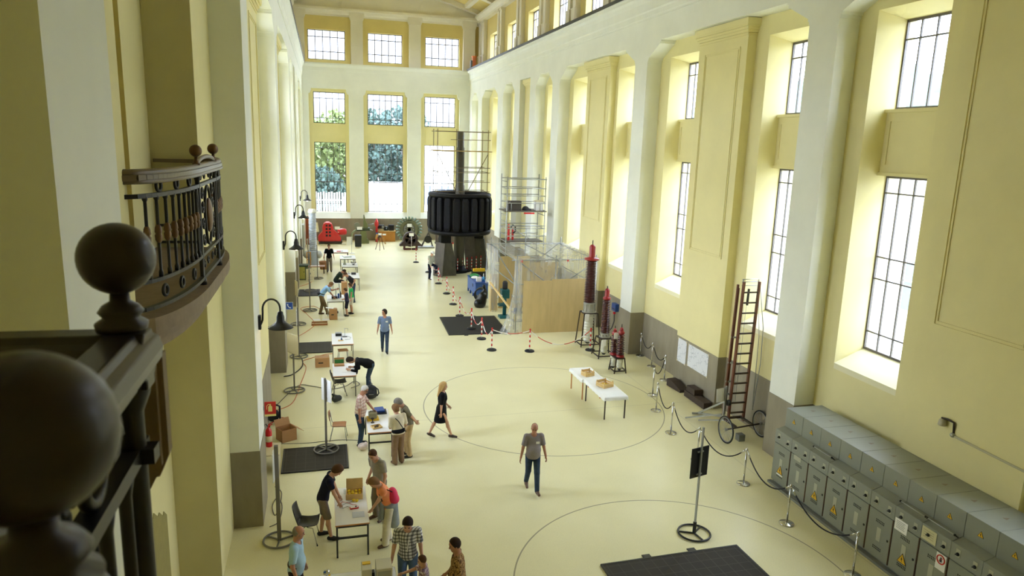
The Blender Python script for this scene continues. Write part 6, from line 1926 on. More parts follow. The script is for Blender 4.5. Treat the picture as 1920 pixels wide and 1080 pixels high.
MB().bar((-0.95, 1.2, 0.04), (-0.3, 0.2, 0.5), 0.04, 0.04).bar((-0.65, 0.9, 0.05), (-0.25, 0.1, 0.35), 0.035, 0.035).build('outrigger', M_alu, t)
MB().bar(LP(-0.42, 0.0, 0.42), LP(-0.42, 0.0, 1.5), 0.05, 0.05).build('winch_post', M_alu, t)
MB().box((-0.52, -0.02, 1.22), (0.36, 0.012, 0.42), rz=0.25, rx=-0.1).build('label_board', M_whitelam, t)
MB().lathe([(0.09, -0.05), (0.09, 0.05)], (-0.28, -0.08, 0.98), 14, M=Matrix.Rotation(PI / 2, 3, 'Y')).build('winch', M_blackmetal, t)

# ------------------------------------------------------------------ insulators on steel stands
M_brown = mat('brown_porcelain', (0.30, 0.15, 0.13), 0.25, coat=0.4)
M_redcap = mat('red_cap_paint', (0.56, 0.12, 0.13), 0.35)
M_porc = mat('white_porcelain', (0.84, 0.84, 0.78), 0.3)
M_cement = mat('grey_flange', (0.62, 0.61, 0.55), 0.5)
def fins(z0, z1, n, r0, r1, depth):
    pr = []
    for i in range(n):
        a = z0 + (z1 - z0) * i / n; p = (z1 - z0) / n
        r = r0 + (r1 - r0) * i / n
        pr += [(r - depth, a), (r - depth * 0.9, a + p * 0.30), (r, a + p * 0.42), (r, a + p * 0.55), (r - depth * 0.8, a + p * 0.92)]
    pr.append((r1 - depth, z1))
    return pr
def stand_frame(t, bot, top, h):
    for sx in (-1, 1):
        for sy in (-1, 1):
            MB().bar((sx * bot[0], sy * bot[1], 0), (sx * top[0], sy * top[1], h), 0.04, 0.04).build('leg', M_ironbrown, t)
    f = MB()
    for (s_, z) in ((bot, 0.10), (top, h)):
        k = 0 if z > 0.5 else 1
        f.bar((-s_[0], -s_[1], z), (s_[0], -s_[1], z), 0.04, 0.04).bar((-s_[0], s_[1], z), (s_[0], s_[1], z), 0.04, 0.04).bar((-s_[0], -s_[1], z), (-s_[0], s_[1], z), 0.04, 0.04).bar((s_[0], -s_[1], z), (s_[0], s_[1], z), 0.04, 0.04)
    f.build('stand_frame', M_ironbrown, t)
    MB().span(-top[0], top[0], -top[1], top[1], h, h + 0.025).build('top_plate', M_ironbrown, t)
def insulator(label, loc, bot, top, h, sp):
    t = thing('insulator', label, 'insulator', loc)
    stand_frame(t, bot, top, h)
    for (dx, dy, r, z1, nf, capz, rodz, neck) in sp:
        MB().lathe(fins(h + 0.03 + neck, z1, nf, r, r * 0.86, r * 0.34), (dx, dy, 0), 26).build('shed_column', M_brown, t)
        if neck > 0.1:
            MB().lathe([(r * 1.15, h + 0.026), (r * 1.15, h + 0.05), (r * 0.85, h + 0.07), (r * 0.85, h + neck - 0.05), (r * 0.95, h + neck - 0.03), (r * 0.95, h + neck + 0.03)], (dx, dy, 0), 26).build('flange', M_cement, t)
            bl = MB()
            for k in range(10):
                a = 2 * PI * k / 10
                bl.rod((dx + r * 0.95 * math.cos(a), dy + r * 0.95 * math.sin(a), h + 0.04), (dx + r * 0.95 * math.cos(a), dy + r * 0.95 * math.sin(a), h + neck - 0.02), 0.012, 6)
            bl.build('bolts', M_cement, t)
        else:
            MB().lathe([(r * 1.0, h + 0.026), (r * 1.05, h + 0.06), (r * 0.9, h + 0.10), (r * 0.7, h + 0.12)], (dx, dy, 0), 26).build('flange', M_redcap, t)
        cr = r * 0.48
        MB().lathe([(cr * 0.9, z1 - 0.01), (r * 1.18 if neck > 0.3 else r * 0.78, z1 + 0.03), (r * 1.2 if neck > 0.3 else r * 0.8, z1 + 0.09), (cr * 1.15, z1 + 0.13), (cr, z1 + 0.16), (cr * 1.02, capz - 0.10), (cr * 0.8, capz - 0.04), (cr * 0.3, capz), (0.0001, capz)], (dx, dy, 0), 24).build('cap', M_redcap, t)
        MB().rod((dx, dy, capz - 0.01), (dx, dy, rodz), 0.02, 10).build('terminal_rod', M_ironbrown, t)
        MB().lathe(fins(0.16, h - 0.02, max(4, int(h * 7)), r * 0.72, r * 0.86, r * 0.10), (dx, dy, 0), 24).build('lower_porcelain', M_porc, t)
        MB().lathe([(r * 0.3, 0.07), (r * 0.35, 0.10), (r * 0.6, 0.16)], (dx, dy, 0), 16).build('end_ring', M_blackmetal, t)
    return t
t = insulator('tallest brown insulator with a red cap on a steel stand', (11.0, 27.8, 0), (0.43, 0.36), (0.31, 0.27), 1.45, [(0, 0, 0.27, 3.72, 25, 4.40, 4.58, 0.42)])
MB().box((-0.20, -0.31, 1.30), (0.18, 0.01, 0.30), ry=0.08).build('label_card', M_paper, t)
t = insulator('middle brown insulator with a bright red cap on a lower stand', (11.07, 26.1, 0), (0.38, 0.38), (0.27, 0.27), 0.80, [(0, 0, 0.20, 2.38, 19, 2.86, 2.95, 0.17)])
MB().box((-0.13, -0.31, 0.66), (0.17, 0.01, 0.26)).build('label_card', M_paper, t)
t = insulator('pair of small brown insulators with red caps sharing the smallest stand', (10.83, 24.1, 0), (0.24, 0.27), (0.17, 0.22), 0.58, [(0.04, -0.08, 0.155, 1.50, 9, 1.78, 1.90, 0.08), (-0.09, 0.24, 0.15, 1.40, 8, 1.66, 1.76, 0.08)])
MB().box((-0.12, 0.02, 1.42), (0.20, 0.01, 0.24), rx=-0.1).build('label_card', M_paper, t)
# ------------------------------------------------------------------ red and white barrier posts with chains
def barrier_post(loc, label, flat=False, rz=0.0):
    t = thing('barrier_post', label, 'barrier post', (loc[0], loc[1], loc[2] if len(loc) > 2 else 0), rz, 'red and white barrier posts')
    MB().lathe([(0.20, 0), (0.21, 0.02), (0.19, 0.05), (0.10, 0.075), (0.04, 0.08)], (0, 0, 0), 24).build('base', M_rubber, t)
    p = MB()
    for k in range(8):
        p.m(k % 2).lathe([(0.028, 0.08 + k * 0.105), (0.028, 0.08 + (k + 1) * 0.105)], (0, 0, 0), 12)
    p.build('pole', [M_whitepost, M_redpost], t)
    MB().lathe([(0.034, 0.91), (0.036, 0.93), (0.034, 0.97), (0.0001, 0.985)], (0, 0, 0), 12).build('cap', M_redpost, t)
    return t
BP = [(6.28, 49.5), (6.60, 45.6), (6.66, 41.76), (6.67, 38.85), (6.56, 36.14), (6.44, 33.6, 0.0), (6.50, 31.0, 0.04), (6.62, 29.35), (6.67, 27.6), (8.20, 27.2), (10.80, 26.95)]
BL = ['red and white post standing farthest off, alone near the turbine wheel', 'red and white post beside the worker in the white helmet', 'red and white post in front of the helmeted worker, starting the chain line', 'second red and white post from the helmeted worker',
      'third red and white post of the line, level with the blue workbench', 'red and white post at the far edge of the large black floor panel', 'red and white post standing on the large black floor panel', 'red and white post at the near edge of the large black floor panel',
      'red and white post at the corner where the chain turns towards the plywood', 'red and white post standing alone in front of the plywood sheet', 'red and white post between the two taller insulator stands']
for p, l in zip(BP, BL):
    barrier_post(p, l)
M_chain = None
def chain_mat():
    m = bpy.data.materials.new('red_white_chain'); m.use_nodes = True
    nt = m.node_tree; b = nt.nodes['Principled BSDF']; b.inputs['Roughness'].default_value = 0.5
    g = nt.nodes.new('ShaderNodeTexCoord'); w = nt.nodes.new('ShaderNodeVectorMath'); w.operation = 'DOT_PRODUCT'; w.inputs[1].default_value = (1.1, 1.1, 0.4)
    fr = nt.nodes.new('ShaderNodeMath'); fr.operation = 'FRACT'; gt = nt.nodes.new('ShaderNodeMath'); gt.operation = 'GREATER_THAN'; gt.inputs[1].default_value = 0.5
    mx = nt.nodes.new('ShaderNodeMixRGB'); mx.inputs[1].default_value = (*lin((0.93, 0.92, 0.90)), 1); mx.inputs[2].default_value = (*lin((0.78, 0.25, 0.22)), 1)
    L = nt.links; L.new(g.outputs['Object'], w.inputs[0]); L.new(w.outputs['Value'], fr.inputs[0]); L.new(fr.outputs[0], gt.inputs[0]); L.new(gt.outputs[0], mx.inputs[0]); L.new(mx.outputs[0], b.inputs['Base Color'])
    return m
M_chain = chain_mat()
CN = ['red and white chain beside the helmeted worker', 'first red and white chain of the line by the worker', 'red and white chain hanging level with the blue workbench', 'red and white chain hanging before the large black floor panel', 'red and white chain over the far part of the large black panel',
      'red and white chain over the middle of the large black panel', 'red and white chain at the near edge of the large black panel', 'red and white chain in front of the plastic tent', 'long red and white chain sagging from the lone post to the insulators']
for i, l in zip(range(1, 10), CN):
    a, b = BP[i], BP[i + 1]
    sag = {8: 0.16, 9: 0.62, 1: 0.3}.get(i, 0.42)
    P, Q = Vector((a[0], a[1], 0.90)), Vector((b[0], b[1], 0.90))
    pts = [P.lerp(Q, s) - Vector((0, 0, sag * 4 * s * (1 - s))) for s in np.linspace(0.01, 0.99, 24)]
    tag(MB().tube(pts, 0.017, 6).build('barrier_chain', M_chain), l, 'chain', 'red and white barrier chains')
for i in range(6):
    t = barrier_post((8.45 + i * 0.36, 45.1 + i * 0.22), ('leftmost', 'second', 'third', 'fourth', 'fifth', 'rightmost')[i] + ' of the six red and white posts grouped under the rotor')

# ------------------------------------------------------------------ generator rotor
M_rotor = mat('black_rotor_iron', (0.055, 0.055, 0.075), 0.6, var=0.75, scale=14, bump=0.3, spec=0.25)
M_rotor2 = mat('black_rotor_ring', (0.035, 0.035, 0.045), 0.55, spec=0.25)
M_shaft = mat('grey_forged_shaft', (0.36, 0.35, 0.32), 0.38, metal=0.5, var=0.15, scale=3, stretch=(1, 1, 0.2))
M_concrete = mat('mossy_concrete', (0.33, 0.32, 0.28), 0.8, var=0.3, scale=2.5, bump=0.2, stretch=(1, 1, 0.5))
t = thing('generator_rotor', 'huge black generator rotor on a vertical shaft raised on concrete pedestals', 'rotor', (8.62, 45.6, 0))
MB().lathe([(1.5, 2.66), (2.0, 2.62), (2.06, 2.72), (2.06, 2.86), (1.93, 2.88), (1.93, 5.02), (2.04, 5.04), (2.04, 5.20), (1.92, 5.26), (1.70, 5.26), (1.66, 5.0), (1.64, 3.0), (1.5, 2.95)], (0, 0, 0), 64).build('rim', M_rotor2, t)
for k in range(22):
    a = 2 * PI * (k + 0.5) / 22
    M = Matrix.Rotation(a, 3, 'Z')
    b = MB()
    pr = [(-0.21, 0.0), (-0.21, 0.14), (-0.15, 0.20), (0.15, 0.20), (0.21, 0.14), (0.21, 0.0)]
    z0, z1 = 2.92, 4.98
    ring = []
    for (z, s_) in ((z0, 0.75), (z0 + 0.18, 1.0), (z1 - 0.18, 1.0), (z1, 0.75)):
        ring.append([M @ Vector((1.90 + q * (1 if s_ == 1 else 0.7), p * s_, z)) for p, q in pr])
    vs = [v for r in ring for v in r]; n = 6
    fs = [(i * n + j, i * n + j + 1, (i + 1) * n + j + 1, (i + 1) * n + j) for i in range(3) for j in range(n - 1)] + [tuple(range(n)), tuple(range(3 * n, 4 * n))]
    b.add(vs, fs); b.build('pole_shoe', M_rotor, t)
for k in range(8):
    a = 2 * PI * k / 8
    MB().bar((0.3 * math.cos(a), 0.3 * math.sin(a), 3.6), (1.68 * math.cos(a), 1.68 * math.sin(a), 3.6), 0.16, 1.2).build('spider_arm', M_rotor2, t)
MB().lathe([(0.55, 2.6), (0.6, 3.0), (0.6, 4.9), (0.50, 5.1), (0.30, 5.15)], (0, 0, 0), 32).build('hub', M_rotor2, t)
MB().lathe([(0.36, 0.0), (0.36, 2.7), (0.34, 4.9), (0.30, 5.2), (0.30, 5.7), (0.26, 5.75), (0.26, 8.1), (0.22, 8.15), (0.22, 9.1), (0.18, 9.14), (0.0001, 9.14)], (0, 0, 0), 32).build('shaft', M_shaft, t)
MB().lathe([(0.62, 0), (0.62, 0.18), (0.42, 0.22), (0.42, 0.45)], (0, 0, 0), 32).build('shaft_base', M_rotor2, t)
def ped(x, y, rz, label=None):
    b = MB()
    w0, w1, d0, d1, h = 0.66, 0.40, 0.42, 0.30, 2.1
    vs = [(-w0, -d0, 0), (w0, -d0, 0), (w0, d0, 0), (-w0, d0, 0), (-w0, -d0, 0.35), (w0, -d0, 0.35), (w0, d0, 0.35), (-w0, d0, 0.35), (-w1, -d1, h), (w1, -d1, h), (w1, d1, h), (-w1, d1, h)]
    M = Matrix.Rotation(rz, 3, 'Z')
    vs = [M @ Vector(v) + Vector((x, y, 0)) for v in vs]
    fs = [(3, 2, 1, 0), (8, 9, 10, 11)] + [(i, (i + 1) % 4, (i + 1) % 4 + 4, i + 4) for i in range(4)] + [(i + 4, (i + 1) % 4 + 4, (i + 1) % 4 + 8, i + 8) for i in range(4)]
    o = b.add(vs, fs).build('pedestal', M_concrete, t, bevel=0.02)
    MB().box((x, y, 2.36), (0.66, 0.5, 0.52), rz=rz).build('jack_block', M_rotor2, o)
ped(-1.10, -0.95, 0.12); ped(1.55, 1.15, -0.3); ped(-0.75, 1.55, -0.2)
# steel plates leaning against the pedestals
def leaning(loc, rz, tilt, w, h, label, m=M_concrete):
    o = MB().box((0, 0, h / 2), (w, 0.04, h)).build('steel_plate', m)
    o.location = loc; o.rotation_euler = (tilt, 0, rz)
    tag(o, label, 'plate')
M_platesteel = mat('weathered_plate', (0.38, 0.36, 0.34), 0.5, metal=0.3, var=0.2, scale=2)
leaning((6.98, 44.10, 0.01), -1.05, -0.10, 0.9, 2.15, 'grey steel plate leaning on the left pedestal behind the worker', M_platesteel)
leaning((9.55, 46.05, 0.01), 0.55, -0.12, 0.95, 2.35, 'dark steel plate leaning on the right pedestal of the rotor', M_platesteel)

# scaffold around the shaft
def tube_frame(t, name, segs, m, r=0.024):
    for a, b in segs:
        MB().rod(a, b, r, 8).build(name, m, t)
M_scaf = mat('brownish_scaffold_tube', (0.50, 0.44, 0.34), 0.45, metal=0.4)
t = thing('shaft_scaffold', 'light tube scaffold with a plank deck around the rotor shaft', 'scaffold', (8.62, 45.6, 0))
for x in (-1.62, -0.42, 1.62):
    for y in (-0.85, 0.85):
        if x == -0.42 and y > 0: continue
        MB().rod((x, y, 5.2), (x, y, 9.25), 0.022, 8).build('upright', M_scaf, t)
for z in (5.35, 5.95, 6.55, 6.85, 8.6, 9.1):
    for y in (-0.85, 0.85):
        x0 = -1.75 if z in (5.35, 6.55, 9.1) else -0.5
        MB().rod((x0, y, z), (1.78, y, z + 0.02), 0.020, 8).build('ledger', M_scaf, t)
for x in (-1.62, 1.62):
    for z in (5.35, 6.6, 9.1):
        MB().rod((x, -0.95, z), (x, 0.95, z), 0.02, 8).build('transom', M_scaf, t)
MB().rod((-1.62, -0.87, 7.75), (-0.42, -0.87, 5.4), 0.022, 8).build('brace', M_scaf, t)
MB().rod((1.62, -0.87, 7.75), (0.35, -0.87, 5.4), 0.022, 8).build('brace', M_scaf, t)
for y in (-0.75, -0.45, 0.45, 0.75):
    MB().box((0.05, y, 7.90), (3.7, 0.27, 0.05)).build('plank', mat('scaffold_plank', (0.70, 0.60, 0.40), 0.7), t)

# ------------------------------------------------------------------ scaffold tower by the right wall
t = thing('scaffold_tower', 'aluminium scaffold tower with a deck rising behind the plastic tent', 'scaffold', (9.55, 36.9, 0))
W_, D_ = 2.15, 1.3
for x in (0, W_):
    for y in (0, D_):
        MB().rod((x, y, 0.0), (x, y, 6.85 if y else 6.75), 0.03, 8).build('upright', M_alu, t)
    for k in range(18):
        z = 0.35 + k * 0.36
        if x == W_ and k % 2: continue
        MB().rod((x, 0, z), (x, D_, z), 0.022, 8).build('rung', M_alu, t)
for z in (2.2, 3.55, 3.96, 4.10, 5.33, 5.73, 6.13, 6.62):
    for y in (0, D_):
        MB().rod((-0.03, y, z), (W_ + 0.05, y, z), 0.026, 8).build('guard_rail', M_alu, t)
for (x, za, zb) in ((1.15, 5.73, 6.13), (1.15, 3.55, 3.96), (W_ - 0.28, 4.92, 5.33), (0.25, 4.92, 5.33)):
    MB().rod((x, 0, za), (x, 0, zb), 0.02, 8).build('guard_upright', M_alu, t)
MB().rod((0.25, 0.0, 4.0), (1.35, 0.0, 3.4), 0.022, 8).build('brace', M_alu, t)
MB().span(-0.1, W_ + 0.1, -0.05, D_ + 0.05, 4.86, 4.92).build('deck', mat('grey_deck_board', (0.40, 0.38, 0.34), 0.6), t)
MB().span(0.05, W_ - 0.05, 0.05, D_ - 0.05, 3.20, 3.25).build('lower_deck', mat('grey_deck_board', (0.40, 0.38, 0.34), 0.6), t)
MB().span(0.95, 1.55, -0.06, -0.05, 4.76, 4.84).build('red_board', M_red, t)
t = thing('equipment_case', 'dark grey case standing on the scaffold tower deck', 'case', (10.05, 37.25, 4.922)); MB().span(-0.36, 0.36, -0.2, 0.2, 0.0, 0.52).build('shell', mat('dark_grey_case', (0.27, 0.25, 0.24), 0.5), t, bevel=0.015); MB().box((-0.30, -0.205, 0.45), (0.05, 0.01, 0.05)).build('latch', M_steel, t)
F_ = Field((10.4, 36.95, 4.9), (11.15, 37.65, 5.3), 0.02); F_.ell((10.70, 37.25, 4.97), (0.20, 0.2, 0.18), None, 0); F_.ell((10.88, 37.25, 4.95), (0.16, 0.15, 0.08), None, 0.05); F_.cut((0, 0, 4.924), (0, 0, -1))
tag(field_obj(F_, 'tool_bag', mat('dark_blue_black_bag', (0.12, 0.13, 0.17), 0.7), None), 'dark crumpled bag on the scaffold deck beside the case', 'bag')
t = thing('white_crate', 'white box at the right end of the scaffold deck', 'box', (11.45, 37.3, 4.922)); MB().span(-0.2, 0.2, -0.2, 0.2, 0, 0.48).build('box_body', M_whitelam, t); MB().span(-0.22, 0.22, -0.22, 0.22, 0.48, 0.54).build('lid', M_cream, t)
t = thing('hose_reel', 'red cylinders and hose on the lower deck of the scaffold tower', 'hose reel', (9.85, 37.5, 3.252)); MB().lathe([(0.06, 0), (0.065, 0.05), (0.065, 0.65), (0.04, 0.78), (0.03, 0.9)], (0, 0, 0), 18).build('cylinder', M_red, t); MB().lathe([(0.05, 0.0), (0.06, 0.05), (0.06, 0.55), (0.03, 0.68)], (0.26, 0.1, 0), 18).build('second_cylinder', M_redpost, t); MB().tube([(0.08, -0.1, 0.7), (0.2, -0.15, 0.85), (0.34, -0.1, 0.75), (0.36, -0.1, 0.5), (0.2, -0.15, 0.4)], 0.04, 8).build('hose', M_rubber, t)

# ------------------------------------------------------------------ plastic tent over a tube frame, plywood sheets
def film_mat():
    m = bpy.data.materials.new('plastic_film'); m.use_nodes = True
    nt = m.node_tree; nt.nodes.clear(); N = nt.nodes; L = nt.links
    o = N.new('ShaderNodeOutputMaterial'); t_ = N.new('ShaderNodeBsdfTransparent'); d = N.new('ShaderNodeBsdfDiffuse'); tr = N.new('ShaderNodeBsdfTranslucent'); g = N.new('ShaderNodeBsdfGlossy')
    d.inputs[0].default_value = (0.80, 0.81, 0.80, 1); tr.inputs[0].default_value = (0.80, 0.81, 0.80, 1); g.inputs['Roughness'].default_value = 0.22
    a = N.new('ShaderNodeMixShader'); a.inputs[0].default_value = 0.5; L.new(d.outputs[0], a.inputs[1]); L.new(tr.outputs[0], a.inputs[2])
    b = N.new('ShaderNodeMixShader'); b.inputs[0].default_value = 0.16; L.new(a.outputs[0], b.inputs[1]); L.new(g.outputs[0], b.inputs[2])
    tc = N.new('ShaderNodeTexCoord'); nz = N.new('ShaderNodeTexNoise'); nz.inputs['Scale'].default_value = 2.2; nz.inputs['Detail'].default_value = 5
    mp = N.new('ShaderNodeMapping'); mp.inputs['Scale'].default_value = (2.2, 2.2, 0.5); L.new(tc.outputs['Object'], mp.inputs[0]); L.new(mp.outputs[0], nz.inputs['Vector'])
    r = N.new('ShaderNodeMapRange'); r.inputs[1].default_value = 0.35; r.inputs[2].default_value = 0.7; r.inputs[3].default_value = 0.20; r.inputs[4].default_value = 0.44
    L.new(nz.outputs['Fac'], r.inputs[0])
    f = N.new('ShaderNodeMixShader'); L.new(r.outputs[0], f.inputs[0]); L.new(t_.outputs[0], f.inputs[1]); L.new(b.outputs[0], f.inputs[2]); L.new(f.outputs[0], o.inputs[0])
    bp = N.new('ShaderNodeBump'); bp.inputs['Strength'].default_value = 0.25; bp.inputs['Distance'].default_value = 0.05; L.new(nz.outputs['Fac'], bp.inputs['Height'])
    for n in (d, tr, g): L.new(bp.outputs[0], n.inputs['Normal'])
    return m
M_film = film_mat()
TX0, TX1, TY0, TY1, TZ = 8.12, 12.15, 30.15, 35.3, 3.42
t = thing('tent_frame', 'rectangular frame of grey scaffold tubes inside the plastic tent', 'scaffold', (0, 0, 0))
def rod_(n, a, b, r=0.026): MB().rod(a, b, r, 8).build(n, M_scafg, t)
M_scafg = mat('grey_scaffold_tube', (0.52, 0.54, 0.54), 0.4, metal=0.5)
for x in (TX0 + 0.25, 10.2, TX1):
    rod_('upright', (x, TY0, 0), (x, TY0, TZ + 0.15)); rod_('upright', (x, TY1, 0), (x, TY1, TZ + 0.3))
for y in (TY0, TY1):
    rod_('ledger', (TX0, y, TZ - 0.06), (TX1 + 0.12, y, TZ - 0.06)); rod_('ledger', (TX0 + 0.25, y, 2.25), (TX1, y, 2.25))
for x in (TX0 + 0.25, TX1):
    rod_('transom', (x, TY0 - 0.1, TZ - 0.10), (x, TY1 + 0.1, TZ - 0.10)); rod_('transom', (x, TY0, 2.2), (x, TY1, 2.2))
rod_('brace', (TX0 + 0.3, TY0 + 0.03, TZ - 0.1), (10.2, TY0 + 0.03, 2.0)); rod_('brace', (12.1, TY0 + 0.03, TZ - 0.2), (10.2, TY0 + 0.03, 2.0))
rod_('brace', (10.2, TY1, TZ - 0.1), (12.1, TY1, 2.4)); rod_('brace', (TX0 + 0.25, TY1, TZ), (TX0 + 0.28, TY0, 2.2)); rod_('brace', (12.1, TY1, TZ), (10.9, TY1, 2.5))
for x in (TX0 + 0.25, 10.2, TX1):
    for y in (TY0, TY1):
        MB().box((x, y, TZ - 0.06), (0.09, 0.09, 0.09)).build('coupler', M_scafg, t)
MB().box((8.55, TY0 - 0.03, TZ - 0.10), (0.10, 0.05, 0.10)).build('red_cap', M_redpost, t); MB().box((10.75, TY0 - 0.03, TZ - 0.10), (0.08, 0.05, 0.06)).build('red_cap', M_redpost, t)

def wr(u, v, a=1.0):
    return a * (0.035 * math.sin(u * 37 + 2 * math.sin(v * 9)) + 0.02 * math.sin(u * 83 + v * 17))
t = thing('plastic_sheet', 'translucent plastic sheeting draped over the tube frame as a tent', 'sheet', (0, 0, 0))
def roof(u, v):
    x = TX0 + (TX1 + 0.1 - TX0) * u; y = TY0 + (TY1 - TY0) * v
    s = 0.34 * math.sin(PI * u) * math.sin(PI * v) + 0.1 * abs(math.sin(PI * 2 * u)) * math.sin(PI * v)
    return (x, y, TZ + 0.01 - s + 0.15 * v * math.exp(-((u - 0.05) / 0.1) ** 2) + 0.015 * math.sin(9 * u + 14 * v))
MB().grid(roof, 36, 36).build('roof_sheet', M_film, t)
MB().grid(lambda u, v: (TX0 + 0.3 + (TX1 - TX0 - 0.25) * u, TY0 - 0.05 + wr(u, v, 0.22), TZ * (1 - v) + 0.0 + 0.02 * v), 60, 16).build('front_sheet', M_film, t)
def left_far(u, v):
    y = 32.6 + (TY1 - 32.6) * u
    return (TX0 - 0.02 + 0.05 * math.sin(u * 26) * (0.3 + v), y, TZ * (1 - v) + 1.35 * v)
MB().grid(left_far, 30, 12).build('left_sheet', M_film, t)
def corner(u, v):
    # gathered bunch of film hanging at the near left corner, flaring at the floor
    a = u * 5.4
    r = 0.14 + 0.10 * (v ** 3) * 3.2 + 0.03 * math.sin(u * 40)
    return (TX0 + 0.30 + (r * math.cos(a) * 1.1) - 0.30 * v ** 3, TY0 - 0.06 + r * math.sin(a) * 0.8, TZ * (1 - v) + 0.02)
MB().grid(corner, 48, 24).build('gathered_corner', M_film, t)
MB().grid(lambda u, v: (TX1 + 0.1 + 0.02 * math.sin(20 * u), TY0 + (TY1 - TY0) * u, TZ * (1 - v) + 0.2 * v), 24, 10).build('right_sheet', M_film, t)
MB().grid(lambda u, v: (TX0 + 0.06 + 0.26 * u, 34.2 + 0.06 * math.sin(25 * u), TZ * (1 - v) + 0.02), 14, 14).build('left_corner_strip', M_film, t)
# plywood
def ply(label, x0, x1, y, z1, z0=0.0, th=0.02):
    o = MB().span(0, x1 - x0, -th / 2, th / 2, 0, z1 - z0).build('plywood_sheet', M_ply)
    o.location = (x0, y, z0)
    tag(o, label, 'plywood sheet', 'plywood sheets around the tent'); return o
ply('left plywood sheet closing the front of the tent', 8.64, 9.98, 29.98, 2.44, 0.005)
ply('right plywood sheet closing the front of the tent, next to the tall insulator', 9.985, 11.72, 29.98, 2.50, 0.005)
ply('tall plywood sheet at the back left inside the tent', 8.75, 10.4, 35.0, 2.75, 0.005)
ply('plywood sheet at the back right inside the tent', 10.45, 12.0, 35.1, 2.4, 0.005)
o = MB().span(8.18, 8.22, 34.35, 34.75, 0.0, 1.9).span(8.22, 8.6, 34.60, 34.64, 0.0, 1.9).build('wooden_post', M_ply); tag(o, 'upright plywood corner post behind the black rubbish bag', 'post')
# leaning striped pole
o = MB().bar((8.02, 33.9, 1.62), (8.20, 30.35, 1.02), 0.07, 0.07).build('wooden_beam', M_crate); tag(o, 'wooden beam wrapped in red and white tape slanting across the tent opening', 'beam')
# teal drilling machine inside the opening
M_teal = mat('teal_machine_paint', (0.08, 0.34, 0.36), 0.4)
t = thing('drill_press', 'teal green drill press standing in the tent opening', 'machine', (8.55, 33.0, 0))
MB().span(-0.25, 0.25, -0.25, 0.25, 0.0, 0.12).build('base', M_teal, t, bevel=0.02)
MB().lathe([(0.09, 0.12), (0.09, 1.35)], (0.05, 0.1, 0), 16).build('column', M_teal, t)
MB().span(-0.18, 0.22, -0.20, 0.22, 1.0, 1.45).build('head', M_teal, t, bevel=0.03)
MB().lathe([(0.12, 1.45), (0.13, 1.5), (0.13, 1.78), (0.08, 1.86), (0.0001, 1.86)], (0.02, 0, 0), 18).build('motor', M_blackplas, t)
MB().span(-0.30, 0.12, -0.22, 0.15, 0.62, 0.72).build('work_table', M_teal, t)
MB().rod((-0.18, -0.1, 1.2), (-0.42, -0.2, 1.05), 0.014).rod((-0.18, -0.1, 1.2), (-0.30, -0.3, 1.3), 0.014).build('feed_handle', M_steel, t)
MB().ball((-0.20, -0.21, 1.15), (0.05, 0.01, 0.06)).build('dial', M_whitelam, t)
t = thing('tool_shelf', 'grey tool shelf with tools seen through the plastic sheet', 'shelf', (8.78, 30.9, 0))
for z in (0.35, 0.75, 1.25, 1.5):
    MB().span(-0.35, 0.15, -0.2, 0.3, z, z + 0.025).build('shelf_board', M_alu, t)
for x in (-0.35, 0.13):
    for y in (-0.2, 0.28):
        MB().span(x, x + 0.02, y, y + 0.02, 0, 1.6).build('upright', M_scafg, t)
tag(MB().span(8.55, 8.8, 30.8, 31.1, 0.776, 0.95).build('tool_box', M_bluep), 'blue tool box on the shelf behind the plastic', 'tool box')
tag(MB().rod((8.90, 30.55, 0.9), (8.92, 30.5, 2.0), 0.03).build('plastic_pipe', M_whitepost), 'white plastic pipe standing at the tent front', 'pipe')
tag(MB().span(8.50, 8.58, 30.75, 30.83, 0.376, 0.70).build('spirit_level', M_yellowp), 'yellow tool standing on the lowest shelf behind the plastic', 'tool')

# blue workbench
t = thing('workbench', 'blue steel workbench heaped with bags and bottles beside the tent', 'workbench', (8.02, 38.45, 0), 0.0)
MB().span(-0.02, 0.72, -1.15, 1.15, 0.86, 0.92).build('worktop', M_bluep, t, bevel=0.005)
MB().span(0.0, 0.70, -1.12, 1.12, 0.22, 0.86).build('cabinet_body', mat('blue_bench_panel', (0.22, 0.36, 0.62), 0.45), t)
for y in (-1.1, -0.35, 0.40, 1.05):
    MB().span(0.0, 0.08, y, y + 0.08, 0, 0.22).build('foot', M_bluep, t); MB().span(0.62, 0.70, y, y + 0.08, 0, 0.22).build('foot', M_bluep, t)
MB().span(-0.012, 0.0, -0.45, -0.25, 0.55, 0.72).build('emblem', mat('dark_blue_mark', (0.08, 0.12, 0.25), 0.5), t)
F_ = Field((7.9, 37.9, 0.9), (8.8, 39.7, 1.4), 0.02); F_.ell((8.32, 39.1, 0.97), (0.28, 0.36, 0.13), None, 0); F_.cut((0, 0, 0.923), (0, 0, -1))
tag(field_obj(F_, 'plastic_bag', M_greenp, None), 'green plastic bag on the blue workbench', 'bag')
F_ = Field((7.9, 37.9, 0.9), (8.8, 39.7, 1.4), 0.02); F_.ell((8.22, 38.55, 0.96), (0.20, 0.24, 0.10), None, 0); F_.cut((0, 0, 0.923), (0, 0, -1))
tag(field_obj(F_, 'plastic_bag', M_whitepost, None), 'white plastic bag on the blue workbench in front of the green one', 'bag')
t = thing('cleaner_bottle', 'light blue and white bottle on the near end of the workbench', 'bottle', (8.55, 37.75, 0.922)); MB().lathe([(0.07, 0), (0.07, 0.18), (0.03, 0.26)], (0, 0, 0), 14).build('bottle_body', mat('cyan_plastic', (0.25, 0.62, 0.85), 0.3), t); MB().lathe([(0.03, 0.26), (0.028, 0.36), (0.015, 0.42)], (0, 0, 0), 12).build('nozzle', M_whitelam, t)
